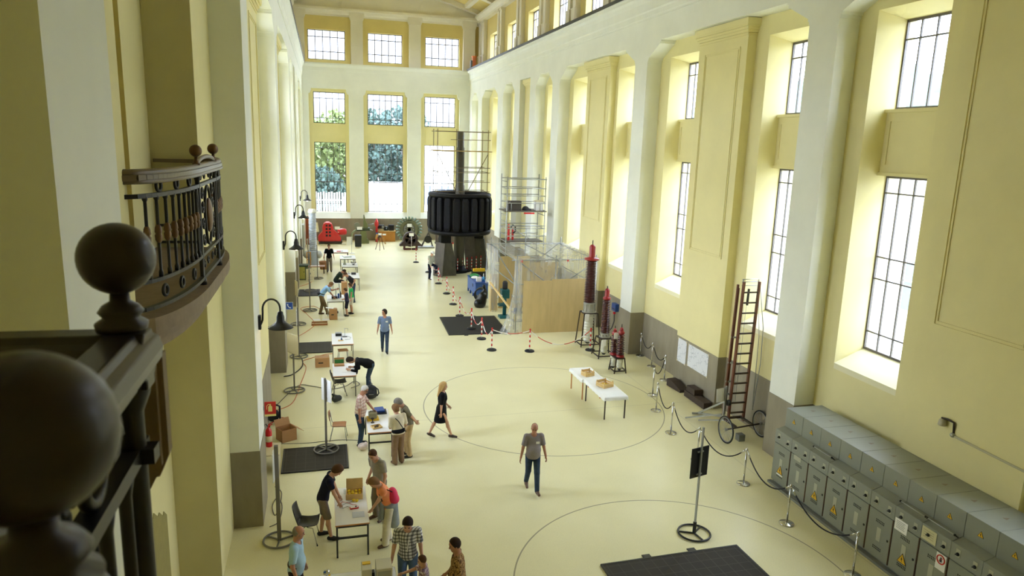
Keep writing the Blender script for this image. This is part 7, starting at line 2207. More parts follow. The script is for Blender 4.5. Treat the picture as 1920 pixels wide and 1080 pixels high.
t = thing('canister', 'white canister on the near edge of the workbench', 'canister', (8.25, 37.6, 0.922)); MB().span(-0.14, 0.14, -0.1, 0.1, 0, 0.26).build('can_body', M_whitelam, t, bevel=0.03); MB().lathe([(0.03, 0.26), (0.03, 0.30)], (0.08, 0, 0), 10).build('cap', M_red, t)
t = thing('yellow_case', 'yellow tool lying on a dark box beyond the workbench', 'tool', (8.85, 40.6, 0.95)); MB().span(-0.3, 0.4, -0.1, 0.1, 0, 0.16).build('body', M_yellowp, t); MB().span(-0.35, 0.45, -0.25, 0.25, -0.95, 0.0).build('box_under', M_blackplas, t)
# hose coil and rubbish bag
t = thing('hose_coil', 'coil of dark hose hanging at the end of the blue workbench', 'hose', (8.15, 36.75, 0.362))
for i in range(4):
    MB().torus((0.0 + 0.03 * i, 0.04 * i, 0.02 * i), 0.32, 0.035, 30, 8, axis='Y').build('loop', M_cable if i == 2 else M_rubber, t)
F_ = Field((7.4, 34.9, 0), (8.4, 36.1, 1.3), 0.022); F_.cone((7.88, 35.4, 0.22), (8.0, 35.45, 0.55), 0.30, 0.24, 0); F_.ell((7.72, 35.3, 0.2), (0.2, 0.2, 0.22), None, 0.08); F_.ell((8.02, 35.6, 0.3), (0.24, 0.2, 0.3), None, 0.08); F_.cone((8.02, 35.48, 0.55), (8.12, 35.5, 1.0), 0.20, 0.05, 0.05); F_.cone((8.12, 35.5, 0.95), (8.05, 35.4, 1.12), 0.05, 0.09, 0.02); F_.cut((0, 0, 0.004), (0, 0, -1))
tag(field_obj(F_, 'rubbish_bag', mat('black_bin_liner', (0.06, 0.06, 0.065), 0.25, bump=0.6, scale=9), None), 'black rubbish bag slumped beside the workbench', 'bag')
# ------------------------------------------------------------------ machines along the end wall
M_red2 = mat('machine_red', (0.80, 0.14, 0.16), 0.35, coat=0.3)
t = thing('red_generator', 'bright red generator set with square openings in the far left corner', 'generator', (0.45, 59.3, 0))
MB().span(-0.85, 1.0, -0.55, 0.55, 0.12, 0.22).build('base_frame', mat('dark_base', (0.22, 0.16, 0.15), 0.5), t)
for x in (-0.8, 0.9):
    for y in (-0.5, 0.5):
        MB().span(x - 0.04, x + 0.04, y - 0.04, y + 0.04, 0, 0.12).build('foot', M_blackmetal, t)
MB().prism([(-0.55, 0.22), (0.30, 0.22), (0.30, 1.35), (0.18, 1.62), (-0.02, 1.74), (-0.25, 1.74), (-0.45, 1.62), (-0.55, 1.35)], 'Y', -0.5, 0.5).build('housing', M_red2, t, bevel=0.02)
for c in range(2):
    for r in range(4):
        MB().span(-0.30 + c * 0.25, -0.14 + c * 0.25, -0.512, -0.49, 0.62 + r * 0.27, 0.78 + r * 0.27).build('opening', M_blackplas, t)
MB().prism([(0.30, 0.22), (0.9, 0.22), (0.9, 0.5), (0.5, 1.0), (0.30, 1.15)], 'Y', -0.4, 0.4).build('side_housing', M_red2, t)
MB().lathe([(0.0001, -0.38), (0.22, -0.36), (0.26, -0.25), (0.26, 0.25), (0.2, 0.36), (0.0001, 0.38)], (1.0, 0.0, 0.95), 24, M=Matrix.Rotation(PI / 2, 3, 'Y')).build('motor', M_red2, t)
MB().lathe([(0.05, 0), (0.05, 0.03)], (0.70, -0.29, 0.95), 10, M=Matrix.Rotation(PI / 2, 3, 'X')).build('gauge', M_cream, t)
MB().prism([(-0.9, 0.22), (-0.55, 0.22), (-0.55, 1.0), (-0.9, 0.6)], 'Y', -0.45, 0.45).build('left_housing', M_red2, t)
MB().box((0.62, -0.52, 1.32), (0.4, 0.01, 0.24)).build('label_card', M_paper, t)
t = thing('easel_board', 'tilted cream board on a yellow stand left of the red generator', 'board', (-0.72, 57.6, 0))
MB().box((0.05, 0, 1.50), (0.55, 0.02, 0.75), ry=-0.12, rz=0.2).build('board', M_cream, t)
MB().bar((-0.15, 0, 1.1), (0.35, 0.1, 0.02), 0.04).bar((0.05, 0, 1.15), (-0.3, -0.1, 0.02), 0.04).build('leg', M_crate, t)
M_mgreen = mat('machine_green', (0.40, 0.42, 0.26), 0.45)
t = thing('machine_tool', 'olive green machine tool with handles near the end wall', 'machine', (2.95, 59.4, 0))
MB().prism([(-0.15, 0), (0.65, 0), (0.65, 0.25), (0.5, 0.4), (0.42, 1.05), (0.0, 1.05), (-0.08, 0.4), (-0.15, 0.2)], 'Y', -0.4, 0.4).build('base_column', M_mgreen, t, bevel=0.02)
MB().span(-0.35, 0.75, -0.3, 0.3, 1.05, 1.28).build('bed', mat('dark_machine_green', (0.20, 0.24, 0.17), 0.45), t, bevel=0.02)
MB().prism([(0.22, 1.28), (0.6, 1.28), (0.55, 1.6), (0.4, 1.9), (0.3, 2.35), (0.24, 2.35)], 'Y', -0.2, 0.2).build('headstock', M_mgreen, t, bevel=0.02)
MB().lathe([(0.25, -0.06), (0.25, 0.06)], (-0.28, -0.1, 1.45), 24, M=Matrix.Rotation(PI / 2, 3, 'X')).build('wheel', mat('grey_green_wheel', (0.52, 0.54, 0.47), 0.4), t)
MB().rod((0.6, 0, 1.5), (1.05, -0.2, 1.62), 0.03).rod((0.5, -0.2, 1.2), (0.95, -0.35, 1.1), 0.03).build('handle', M_steel, t)
MB().tube([(-0.75, -0.2, 0.5), (-0.7, -0.2, 0.85), (-0.45, -0.2, 1.08), (-0.1, -0.2, 1.08), (0.3, -0.2, 1.02), (0.35, -0.2, 0.75)], 0.07, 10).build('guard', mat('light_machine_green', (0.55, 0.60, 0.47), 0.45), t)
MB().box((-0.1, -0.46, 1.28), (0.42, 0.01, 0.24)).build('label_card', M_paper, t)
t = thing('waste_bin', 'black bin on small feet in front of the green machine', 'bin', (2.62, 56.9, 0))
MB().prism([(-0.24, 0.08), (0.24, 0.08), (0.27, 0.95), (-0.27, 0.95)], 'Y', -0.25, 0.25).build('body', M_blackplas, t, bevel=0.02)
MB().span(-0.25, 0.25, -0.24, 0.24, 0.95, 1.0).build('lid', mat('dark_blue_grey_lid', (0.22, 0.24, 0.27), 0.4), t, bevel=0.02)
for x in (-0.15, 0.15):
    MB().box((x, -0.2, 0.04), (0.12, 0.1, 0.08)).build('foot', M_cream, t)
t = thing('wooden_desk', 'orange-brown wooden chest desk against the end wall', 'desk', (5.15, 60.45, 0))
MB().span(-0.62, 0.70, -0.35, 0.35, 0.0, 0.86).build('body', mat('honey_wood', (0.74, 0.50, 0.20), 0.45, var=0.12, scale=3), t)
MB().span(-0.72, 0.74, -0.40, 0.38, 0.86, 0.92).build('top', mat('pale_honey_top', (0.82, 0.72, 0.52), 0.45), t)
t = thing('old_radio', 'black apparatus on the right of the wooden desk', 'apparatus', (5.55, 60.4, 0.92)); MB().span(-0.22, 0.22, -0.2, 0.2, 0, 0.48).build('case', M_blackplas, t, bevel=0.02); MB().span(-0.2, 0.2, -0.21, -0.2, 0.05, 0.14).build('scale_panel', M_ironbrown, t)
t = thing('gramophone', 'dark round apparatus in the middle of the wooden desk', 'apparatus', (5.12, 60.4, 0.92)); MB().lathe([(0.18, 0), (0.2, 0.1), (0.15, 0.3), (0.08, 0.34)], (0, 0, 0), 18).build('body', mat('dark_green_metal', (0.14, 0.18, 0.17), 0.4), t); MB().ball((0, -0.18, 0.18), 0.04).build('dial', M_steel, t)
t = thing('switchgear', 'long black instrument overhanging the left of the wooden desk', 'apparatus', (4.72, 60.3, 0.92)); MB().span(-0.36, 0.22, -0.22, 0.22, 0.18, 0.48).build('case', M_blackplas, t, bevel=0.02); MB().span(-0.28, 0.12, -0.1, 0.1, 0.0, 0.18).build('stand', M_cream, t); MB().lathe([(0.1, 0), (0.1, 0.06)], (0.10, -0.22, 0.33), 14, M=Matrix.Rotation(PI / 2, 3, 'X')).build('knob', M_steel, t)
t = thing('hydrant', 'tall red pointed post left of the wooden desk', 'post', (4.30, 60.0, 0)); MB().lathe([(0.12, 0), (0.12, 0.1), (0.08, 0.15), (0.08, 1.3), (0.16, 1.35), (0.17, 1.65), (0.11, 1.8), (0.0001, 1.98)], (0, 0, 0), 16).build('body', M_red2, t); MB().span(-0.09, 0.09, -0.1, -0.07, 0.55, 0.8).build('blue_plate', M_bluep, t); MB().lathe([(0.14, 0), (0.14, 0.06)], (0, 0, 1.0), 14).build('collar', M_redpost, t)
t = thing('tripod_instrument', 'brown tripod with a small instrument and white cards in front of the desk', 'instrument', (4.22, 55.5, 0))
for a in (0.5, 2.6, 4.6):
    MB().bar((0.08 * math.cos(a), 0.08 * math.sin(a), 1.05), (0.38 * math.cos(a), 0.38 * math.sin(a), 0), 0.045).build('leg', mat('tripod_wood', (0.45, 0.34, 0.22), 0.5), t)
MB().lathe([(0.14, 1.0), (0.15, 1.06), (0.06, 1.1), (0.06, 1.2)], (0, 0, 0), 16).build('head', M_ironbrown, t)
MB().box((-0.25, 0, 1.05), (0.14, 0.08, 0.4), ry=0.3).build('side_arm', mat('brass_wood', (0.70, 0.52, 0.28), 0.5), t)
MB().box((0.0, -0.1, 1.25), (0.26, 0.01, 0.16)).box((0.33, -0.1, 1.22), (0.26, 0.01, 0.12)).build('label_card', M_paper, t)
MB().bar((0.25, 0, 0.95), (0.42, 0, 0.45), 0.07).build('hanging_part', mat('brass_wood', (0.70, 0.52, 0.28), 0.5), t)
# Pelton wheel
M_verd = mat('verdigris_bronze', (0.42, 0.50, 0.42), 0.5, metal=0.2, var=0.15, scale=5)
t = thing('turbine_wheel', 'green bronze turbine wheel with a ring of cupped buckets', 'turbine wheel', (6.82, 58.3, 0))
Z0, Rw = 1.25, 0.82
MB().lathe([(0.50, -0.10), (Rw, -0.09), (Rw, 0.09), (0.50, 0.10), (0.50, -0.10)], (0, 0, Z0), 48, M=Matrix.Rotation(PI / 2, 3, 'X')).build('disc', mat('worn_bronze', (0.46, 0.46, 0.34), 0.45, metal=0.3), t)
MB().lathe([(0.16, -0.16), (0.50, -0.08), (0.50, 0.08), (0.16, 0.16), (0.16, -0.16)], (0, 0, Z0), 40, M=Matrix.Rotation(PI / 2, 3, 'X')).build('web', mat('grey_bronze', (0.44, 0.44, 0.39), 0.4, metal=0.4), t)
bl = MB()
for k in range(10):
    a = 2 * PI * k / 10
    bl.ball((0.34 * math.cos(a), -0.14, Z0 + 0.34 * math.sin(a)), 0.035, 8, 6)
bl.build('bolts', M_alu, t)
for k in range(24):
    a = 2 * PI * k / 24
    c = Vector((0.94 * math.cos(a), 0, Z0 + 0.94 * math.sin(a)))
    M = Matrix.Rotation(-a + PI / 2, 3, 'Y')
    MB().ball(c + Vector((0, -0.11, 0)), (0.075, 0.12, 0.17), 10, 8, M).ball(c + Vector((0, 0.11, 0)), (0.075, 0.12, 0.17), 10, 8, M).build('bucket', M_verd, t)
MB().span(-0.35, 0.35, 0.1, 0.5, 0, 0.12).bar((-0.3, 0.3, 0.1), (0, 0.2, Z0), 0.09).bar((0.3, 0.3, 0.1), (0, 0.2, Z0), 0.09).build('cradle', M_blackmetal, t)
MB().box((0.0, -0.22, 1.62), (0.38, 0.01, 0.26)).build('label_card', M_paper, t)
M_rust = mat('dark_rusty_iron', (0.24, 0.17, 0.15), 0.55, var=0.2, scale=4)
t = thing('cast_iron_machine', 'dark cast iron wheel machine in front of the green turbine wheel', 'machine', (6.6, 55.6, 0))
MB().lathe([(0.42, -0.16), (0.58, -0.16), (0.58, 0.16), (0.42, 0.16), (0.42, -0.16)], (0, 0, 0.82), 36, M=Matrix.Rotation(PI / 2, 3, 'X')).build('ring', M_rust, t)
for k in range(5):
    a = 2 * PI * k / 5 + 0.3
    MB().bar((0.1 * math.cos(a), 0, 0.82 + 0.1 * math.sin(a)), (0.45 * math.cos(a), 0, 0.82 + 0.45 * math.sin(a)), 0.12, 0.14).build('spoke', M_rust, t)
MB().ball((0, 0, 0.82), (0.16, 0.2, 0.16)).build('hub', M_rust, t)
MB().prism([(-0.85, 0.30), (0.85, 0.30), (0.85, 0.42), (0.5, 0.75), (0.45, 0.45), (-0.45, 0.45), (-0.5, 0.75), (-0.85, 0.42)], 'Y', -0.2, 0.2).build('foot_casting', M_rust, t)
MB().span(-0.55, 0.55, -0.3, -0.22, 0, 0.08).span(-0.55, 0.55, 0.22, 0.3, 0, 0.08).span(-0.55, -0.42, -0.22, 0.22, 0.0, 0.30).span(0.42, 0.55, -0.22, 0.22, 0, 0.30).build('base_frame', mat('red_oxide', (0.36, 0.16, 0.13), 0.55), t)
MB().box((0.05, -0.32, 1.22), (0.36, 0.01, 0.24)).rod((0.05, -0.31, 0), (0.05, -0.31, 1.2), 0.014).build('label_stand', M_paper, t)
t = thing('bench_machine', 'grey lever machine behind the left rotor pedestal', 'machine', (8.0, 56.5, 0))
MB().span(-0.7, 0.6, -0.4, 0.4, 0, 0.12).build('bed', M_alu, t); MB().bar((-0.4, 0, 0.1), (0.2, 0, 1.3), 0.12).bar((0.5, 0, 0.1), (0.15, 0, 1.3), 0.1).build('frame', M_cable, t); MB().lathe([(0.3, -0.04), (0.3, 0.04)], (0.1, -0.2, 0.7), 20, M=Matrix.Rotation(PI / 2, 3, 'X')).build('flywheel', M_blackmetal, t)
for i, (x, c) in enumerate(((9.6, M_ironbrown), (10.7, M_red2))):
    t = thing('exhibit_panel', ('brown', 'red')[i] + ' framed exhibit cabinet seen between the rotor pedestals', 'cabinet', (x, 58.8, 0)); MB().span(-0.5, 0.5, -0.2, 0.2, 0.1, 1.5).build('body', mat('grey_exhibit', (0.45, 0.40, 0.37), 0.5), t); MB().span(-0.55, 0.55, -0.25, 0.25, 0, 0.1).build('plinth', c, t); MB().span(-0.52, -0.46, -0.23, -0.2, 0.1, 1.52).span(0.46, 0.52, -0.23, -0.2, 0.1, 1.52).build('frame', c, t)
# cabinets, brown door, insulator on the far left
t = thing('grey_cabinet', 'tall grey metal cabinet on the far left, nearest the pale insulator', 'cabinet', (-1.66, 53.4, 0)); MB().span(-0.28, 0.28, -0.5, 0.5, 0.08, 2.25).build('body', mat('pale_grey_metal', (0.66, 0.67, 0.64), 0.4), t, bevel=0.01); MB().span(0.28, 0.295, -0.46, 0.46, 0.12, 2.2).build('door', mat('pale_grey_metal', (0.66, 0.67, 0.64), 0.4), t); MB().span(-0.26, 0.26, -0.48, 0.48, 0, 0.08).build('plinth', M_blackplas, t); MB().span(-0.15, 0.15, -0.515, -0.5, 1.0, 1.02).box((0.1, -0.51, 1.3), (0.04, 0.02, 0.12)).build('handle', M_blackplas, t)
t = thing('brown_door_panel', 'tall reddish brown panel standing beyond the grey cabinet', 'panel', (-1.15, 58.6, 0)); MB().span(-0.25, 0.22, -0.04, 0.04, 0, 2.3).build('leaf', mat('reddish_brown_door', (0.55, 0.28, 0.16), 0.45), t); MB().span(-0.3, -0.25, -0.06, 0.06, 0, 2.4).span(0.22, 0.27, -0.06, 0.06, 0, 2.4).span(-0.3, 0.27, -0.06, 0.06, 2.3, 2.4).build('frame', M_whitelam, t)
M_greyporc = mat('pale_grey_porcelain', (0.70, 0.73, 0.76), 0.25, coat=0.3)
t = thing('large_insulator', 'tall pale grey ribbed insulator column on the far left', 'insulator', (-0.72, 48.75, 0))
MB().lathe([(0.55, 0), (0.55, 0.06), (0.34, 0.10), (0.34, 0.95), (0.30, 1.05)], (0, 0, 0), 32).build('tank', mat('grey_tank', (0.62, 0.65, 0.66), 0.4), t)
MB().lathe(fins(1.05, 3.55, 26, 0.27, 0.25, 0.06), (0, 0, 0), 32).build('shed_column', M_greyporc, t)
MB().lathe([(0.24, 3.55), (0.27, 3.57), (0.27, 3.68), (0.22, 3.72), (0.22, 3.80), (0.0001, 3.82)], (0, 0, 0), 32).build('top_cap', M_porc, t)
MB().ball((-0.42, 0, 0.75), (0.22, 0.3, 0.26)).ball((0.40, 0, 0.75), (0.2, 0.3, 0.26)).build('side_tank', mat('pale_grey_shell', (0.70, 0.71, 0.69), 0.4), t)
t = thing('yellow_trolley', 'orange-yellow upright trolley beside the pale insulator', 'trolley', (-1.05, 47.6, 0)); MB().bar((-0.05, 0, 0), (-0.05, 0, 1.1), 0.05).bar((0.18, 0, 0), (0.18, 0, 1.1), 0.05).bar((-0.05, 0, 1.08), (0.18, 0, 1.08), 0.05).bar((-0.05, 0, 0.6), (0.18, 0, 0.6), 0.05).build('frame', mat('orange_yellow', (0.86, 0.60, 0.16), 0.4), t); MB().span(-0.1, 0.22, -0.3, 0.0, 0.0, 0.04).build('toe_plate', M_alu, t)
t = thing('low_bench', 'low wooden bench with papers below the pale insulator', 'bench', (-0.72, 46.0, 0)); MB().span(-0.75, 0.75, -0.3, 0.3, 0.42, 0.46).build('top', M_wood, t)
for x in (-0.68, 0.68):
    for y in (-0.25, 0.25):
        MB().span(x - 0.03, x + 0.03, y - 0.03, y + 0.03, 0, 0.42).build('leg', M_ironbrown, t)
tag(MB().span(-0.85, -0.3, 45.85, 46.15, 0.461, 0.466).build('paper_sheet', M_paper), 'white papers on the low wooden bench', 'paper')
t = thing('green_cabinet', 'small green and yellow cabinet by the left wall beyond the stands', 'cabinet', (-1.25, 44.0, 0)); MB().span(-0.28, 0.28, -0.3, 0.3, 0.0, 0.85).build('body', mat('sage_green', (0.42, 0.46, 0.30), 0.5), t); MB().span(-0.24, 0.1, -0.315, -0.3, 0.08, 0.8).build('door', mat('yellow_green', (0.72, 0.70, 0.36), 0.5), t); MB().span(-0.3, 0.32, -0.33, 0.33, 0.85, 0.90).build('top', mat('dark_green_top', (0.16, 0.26, 0.18), 0.5), t); MB().box((0.04, -0.32, 0.5), (0.05, 0.02, 0.05)).build('handle', M_blackplas, t)
# things on the ledge
t = thing('orange_case', 'orange box on the right-hand upper ledge in the far corner', 'case', (12.35, 60.0, 14.34)); MB().span(-0.14, 0.14, -0.15, 0.15, 0.0, 1.0).build('body', mat('orange_box', (0.80, 0.42, 0.16), 0.5), t); MB().span(-0.3, -0.16, -0.15, 0.15, 0.0, 0.75).build('grey_side', M_cable, t); MB().span(-0.18, 0.18, -0.18, 0.18, 1.0, 1.12).build('lid', mat('orange_lid', (0.88, 0.50, 0.18), 0.5), t)

# ------------------------------------------------------------------ cables on the floor
def cable(label, pts, m, r=0.012):
    P = [Vector((p[0], p[1], r)) for p in pts]
    out = []
    for i in range(len(P) - 1):
        p0, p1, p2, p3 = P[max(i - 1, 0)], P[i], P[i + 1], P[min(i + 2, len(P) - 1)]
        for s in np.linspace(0, 1, 7)[:-1]:
            out.append(0.5 * ((2 * p1) + (p2 - p0) * s + (2 * p0 - 5 * p1 + 4 * p2 - p3) * s * s + (3 * p1 - p0 - 3 * p2 + p3) * s ** 3))
    out.append(P[-1])
    tag(MB().tube(out, r, 6).build('floor_cable', m), label, 'cable')
cable('grey cable running from the left wall to the third table', [(-1.6, 22.6), (-1.0, 24.4), (-0.5, 24.3), (0.1, 23.9), (0.6, 24.1), (0.95, 24.6), (1.1, 24.2), (0.8, 23.9)], M_cable)
cable('orange cable looping on the floor near the fire extinguisher sign', [(-1.55, 22.2), (-1.1, 22.8), (-0.9, 24.6), (-0.75, 26.4), (-0.9, 27.2), (-0.6, 27.6), (-0.1, 28.0), (0.25, 28.1)], M_cableo)
cable('dark cable along the foot of the second left pillar', [(-1.5, 25.5), (-1.2, 25.7), (-0.9, 26.6), (-0.95, 27.7), (-1.2, 28.4), (-1.6, 28.8)], M_rubber, 0.02)
cable('thin cable coiled beside the near left pillar', [(-1.3, 15.1), (-1.12, 15.3), (-1.08, 16.0), (-1.22, 16.4), (-1.3, 16.0), (-1.2, 15.6), (-1.12, 16.6), (-1.3, 17.0)], M_cable, 0.010)
cable('orange cable winding past the telephone sign', [(-1.4, 30.5), (-0.9, 31.5), (-0.5, 33.0), (-0.9, 35.0), (-1.2, 36.2), (-0.6, 36.6), (-0.2, 35.9), (0.3, 36.2)], M_cableo)
cable('thin cable crossing the floor from the left wall to the second table', [(-1.4, 19.6), (-0.6, 19.5), (0.3, 19.55), (1.05, 19.35)], M_cable, 0.008)
cable('orange cable curling by the small green cabinet', [(-1.5, 41.6), (-1.0, 42.4), (-0.7, 43.4), (-1.0, 44.5)], M_cableo)
t = thing('cable_reel', 'black cable reel with tangled coloured leads under the fire sign', 'cable reel', (-1.62, 21.2, 0))
MB().tube([(-0.15, 0, 0), (-0.15, 0, 0.52), (0.05, 0, 0.6), (0.22, 0, 0.52), (0.22, 0, 0)], 0.03, 8).build('frame', M_blackplas, t)
MB().lathe([(0.17, -0.09), (0.17, -0.07), (0.08, -0.06), (0.08, 0.06), (0.17, 0.07), (0.17, 0.09)], (0.03, 0.0, 0.24), 20, M=Matrix.Rotation(PI / 2, 3, 'X')).build('drum', M_rubber, t)
MB().torus((0.2, 0.1, 0.04), 0.2, 0.014, 24, 6).build('loose_loop', M_cableo, t); MB().ball((0.16, -0.15, 0.1), 0.06).build('plug', M_bluep, t)
# ------------------------------------------------------------------ bowed balcony on the left wall
M_bronze = mat('dark_bronze', (0.16, 0.125, 0.095), 0.36, metal=0.15, var=0.15, scale=5)
M_iron = mat('wrought_iron', (0.085, 0.08, 0.08), 0.42)
M_knot = mat('brown_bronze_knot', (0.40, 0.30, 0.20), 0.4, metal=0.4)
M_handrail = mat('worn_bronze_handrail', (0.19, 0.165, 0.135), 0.33, metal=0.1)
M_rail2 = mat('grey_brown_handrail', (0.40, 0.35, 0.28), 0.35, metal=0.1)
M_stone = mat('brownish_stone', (0.53, 0.46, 0.37), 0.7, var=0.15, scale=6, bump=0.1)
YB = 10.6
def bx_(y, off=0.0):
    s = max(0.0, (abs(y - YB) - 0.78) / 1.85)
    return -1.55 - 0.45 * (1 - math.sqrt(max(0.0, 1 - s * s))) + off
BY = [YB - 2.63 + 5.26 * i / 60 for i in range(61)]
PATH = [(-2.75, 7.93)] + [(bx_(y), y) for y in BY] + [(-2.75, 13.26)]
t = thing('balcony', 'bowed stone balcony with a wrought iron railing and bronze balls on the left wall', 'balcony', (0, 0, 0))
pl = [(bx_(y, 0.10), y) for y in BY]
MB().prism(pl + [(-3.0, BY[-1]), (-3.0, BY[0])], 'Z', 6.38, 6.55).build('floor_slab', M_stone, t)
MB().prism([(bx_(y, 0.04), y) for y in BY] + [(-3.0, BY[-1]), (-3.0, BY[0])], 'Z', 6.28, 6.38).prism([(bx_(y, -0.04), y) for y in BY] + [(-3.0, BY[-1]), (-3.0, BY[0])], 'Z', 6.16, 6.28).build('slab_moulding', M_stone, t)
def railrun(name, z, r, m, sq=None):
    b = MB()
    pts = [(x, y, z) for x, y in PATH]
    if sq:
        for p, q in zip(pts[:-1], pts[1:]):
            b.bar(p, q, sq[0], sq[1])
    else:
        b.tube(pts, r, 10)
    return b.build(name, m, t)
h_ = railrun('handrail', 8.03, 0.05, M_rail2, (0.11, 0.06))
b = MB()
b.tube([(bx_(y, 0.0), y, 8.075) for y in BY], 0.045, 10).tube([(bx_(y, 0.045), y, 7.99) for y in BY], 0.025, 8)
b.build('handrail_moulding', M_rail2, t)
railrun('upper_rail', 7.84, 0, M_iron, (0.05, 0.045)); railrun('lower_rail', 6.93, 0, M_iron, (0.05, 0.04)); railrun('bottom_rail', 6.64, 0, M_iron, (0.06, 0.04))
arc_y = []
acc = 0; last = None; k = 0
fine = [YB - 2.6 + 5.2 * i / 800 for i in range(801)]
for y in fine:
    p = Vector((bx_(y), y, 0))
    if last is not None: acc += (p - last).length
    last = p
    if acc > 0.19:
        acc = 0
        if abs(y - YB) > 0.80 and abs(y - YB) < 2.6: arc_y.append(y)
for y in arc_y:
    x = bx_(y)
    b = MB().lathe([(0.026, 6.95), (0.026, 7.0), (0.016, 7.03), (0.018, 7.35), (0.018, 7.4), (0.018, 7.78), (0.028, 7.80), (0.03, 7.83)], (x, y, 0), 10).build('baluster', M_iron, t)
    MB().lathe([(0.02, 7.32), (0.036, 7.35), (0.04, 7.40), (0.03, 7.42), (0.04, 7.44), (0.034, 7.49), (0.02, 7.52)], (x, y, 0), 10).build('knot', M_knot, b)
for y in [YB + s * d for s in (-1, 1) for d in (1.25, 1.75, 2.2)]:
    d_ = Vector((bx_(y + 0.05) - bx_(y - 0.05), 0.1, 0)).normalized()
    for z in (7.935, 6.785):
        MB().tube([Vector((bx_(y), y, z)) + d_ * 0.05 * math.cos(a) + Vector((0, 0, 0.06 * math.sin(a))) for a in np.linspace(0, 2 * PI, 25)[:-1]], 0.018, 8, closed=True).build('ring_ornament', M_iron, t)
for y in (YB - 0.75, YB + 0.75):
    x = bx_(y)
    MB().lathe([(0.05, 6.55), (0.05, 6.62), (0.03, 6.66), (0.03, 7.9), (0.045, 7.95), (0.045, 8.0)], (x, y, 0), 12).build('post', M_iron, t)
    MB().lathe([(0.045, 8.10), (0.05, 8.125), (0.03, 8.14), (0.04, 8.155), (0.022, 8.17), (0.02, 8.21)], (x, y, 0), 14).ball((x, y, 8.28), 0.077, 20, 14).build('ball_finial', M_knot, t)
    for d in (-0.10, 0.10):
        MB().bar((x, y + d, 6.9), (x, y + d, 7.84), 0.03, 0.03).build('side_bar', M_iron, t)
# scrolled centre panel
b = MB()
def spiral(cy, cz, r, s=1, f=1):
    return [(-1.55, cy + s * r * (1 - i / 26) * math.cos(i * 0.36), cz + f * r * (1 - i / 26) * math.sin(i * 0.36)) for i in range(24)]
for s in (-1, 1):
    for zc in (7.08, 7.30, 7.55, 7.74):
        b.tube(spiral(YB + s * 0.42, zc, 0.10, s, 1 if zc < 7.4 else -1), 0.014, 6)
    for yc in (0.2, 0.5):
        b.tube(spiral(YB + s * yc, 7.94, 0.07, s), 0.012, 6).tube(spiral(YB + s * yc, 6.78, 0.07, s), 0.012, 6)
b.tube([(-1.55, YB + 0.26 * math.cos(a), 7.39 + 0.40 * math.sin(a)) for a in np.linspace(0, 2 * PI, 33)[:-1]], 0.02, 8, closed=True)
b.build('scroll_panel', M_iron, t)
MB().ball((-1.54, YB, 7.39), (0.05, 0.14, 0.24), 16, 12).build('medallion', M_knot, t)
b = MB().tube([(-1.55, YB + 0.75 * math.cos(a), 8.09 + 0.10 * math.sin(a)) for a in np.linspace(0, PI, 17)], 0.03, 8).build('crest', M_rail2, t)

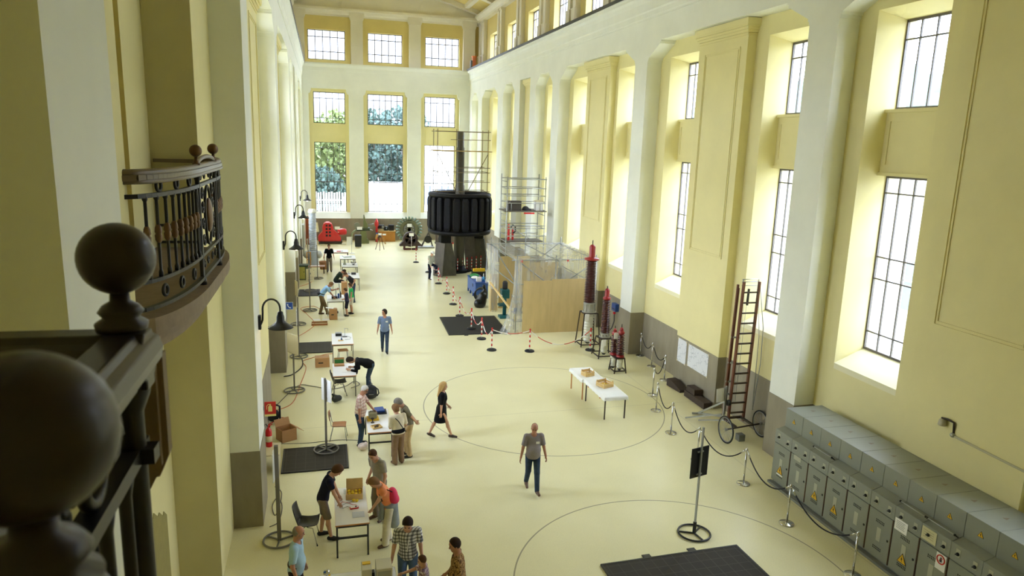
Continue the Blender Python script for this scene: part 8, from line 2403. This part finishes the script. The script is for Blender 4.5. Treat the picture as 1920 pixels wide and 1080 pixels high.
# ------------------------------------------------------------------ near railing in the left foreground
t = thing('gallery_railing', 'dark bronze gallery railing with two big balls in the left foreground', 'railing', (0, 0, 0))
A = Vector((-0.42, 1.62, 0)); Bq = Vector((-0.255, 0.66, 0)); Cq = Vector((-1.40, 1.66, 0))
def finial(p):
    MB().lathe([(0.05, 8.085), (0.052, 8.10), (0.035, 8.112), (0.045, 8.125), (0.036, 8.138), (0.020, 8.148), (0.018, 8.175)], (p.x, p.y, 0), 20).ball((p.x, p.y, 8.238), 0.075, 28, 18).build('ball_finial', M_bronze, t)
finial(A); finial(Bq)
MB().lathe([(0.075, 7.93), (0.082, 7.96), (0.07, 7.99), (0.055, 8.01), (0.075, 8.04), (0.06, 8.07), (0.05, 8.09)], (Bq.x, Bq.y, 0), 24).build('post_head', M_bronze, t)
def handrail(p, q, ext0=0.0, ext1=0.0):
    d = (q - p).normalized(); n = Vector((-d.y, d.x, 0))
    p = p - d * ext0; q = q + d * ext1
    prof = [(-0.062, 8.005), (-0.045, 7.985), (-0.03, 7.975), (-0.03, 7.955), (0.03, 7.955), (0.03, 7.975), (0.045, 7.985), (0.062, 8.005), (0.066, 8.03), (0.058, 8.055), (0.040, 8.066), (0.030, 8.080), (-0.030, 8.080), (-0.040, 8.066), (-0.058, 8.055), (-0.066, 8.03)]
    b = MB()
    vs = [Vector((0, 0, z)) + p + n * o for o, z in prof] + [Vector((0, 0, z)) + q + n * o for o, z in prof]
    k = len(prof)
    b.add(vs, [tuple(range(k)), tuple(range(2 * k - 1, k - 1, -1))] + [(i, i + k, (i + 1) % k + k, (i + 1) % k) for i in range(k)])
    b.build('handrail', M_handrail, t, bevel=0.004)
    for z, hh, ww in ((7.80, 0.035, 0.045), (7.04, 0.035, 0.045), (6.80, 0.03, 0.05)):
        MB().bar(p + Vector((0, 0, z)), q + Vector((0, 0, z)), ww, hh).build('rail', M_iron, t)
    L = (q - p).length
    m_ = int(L / 0.13)
    for i in range(1, m_):
        c = p.lerp(q, i / m_)
        MB().lathe([(0.022, 7.05), (0.014, 7.09), (0.014, 7.38), (0.03, 7.42), (0.03, 7.48), (0.014, 7.52), (0.014, 7.74), (0.022, 7.79)], (c.x, c.y, 0), 10).build('baluster', M_iron, t)
    for i in range(3):
        c = p.lerp(q, (i + 0.7) / 3.3)
        b = MB(); u = d
        b.tube([Vector((c.x, c.y, 7.88)) + u * 0.052 * math.cos(a) + Vector((0, 0, 0.055 * math.sin(a))) for a in np.linspace(0, 2 * PI, 25)[:-1]], 0.014, 8, closed=True)
        b.build('ring_ornament', M_iron, t)
handrail(A, Vector((-0.42, 0.12, 0)), 0.06, 0.0)
handrail(A, Cq, 0.05, 0.0)
for p in (A, Bq):
    MB().lathe([(0.045, 6.6), (0.045, 6.7), (0.03, 6.74), (0.03, 7.9), (0.045, 7.94), (0.05, 7.97)], (p.x, p.y, 0), 14).build('post', M_iron, t)
# fretted iron scrolls between the rails
d = Vector((0, -1, 0))
for i in range(3):
    c = A + d * (0.16 + i * 0.30)
    for s in (1, -1):
        MB().tube([Vector((c.x, c.y, 7.88)) + d * s * (0.03 + 0.05 * (1 - k / 24) * math.cos(k * 0.4)) + Vector((0, 0, 0.05 * (1 - k / 24) * math.sin(k * 0.4))) for k in range(22)], 0.010, 6).build('scroll_ornament', M_iron, t)
MB().prism([(-0.50, 8.00), (-0.385, 8.02), (-0.385, 7.72), (-0.415, 7.66), (-0.50, 7.62)], 'Y', 1.72, 1.80).prism([(-0.52, 7.98), (-0.372, 7.99), (-0.372, 7.74), (-0.395, 7.685), (-0.52, 7.66)], 'Y', 1.74, 1.78).build('bracket_board', M_stone, t)
MB().span(-1.5, -0.36, 0.3, 1.70, 6.45, 6.62).build('gallery_slab', M_stone, t)
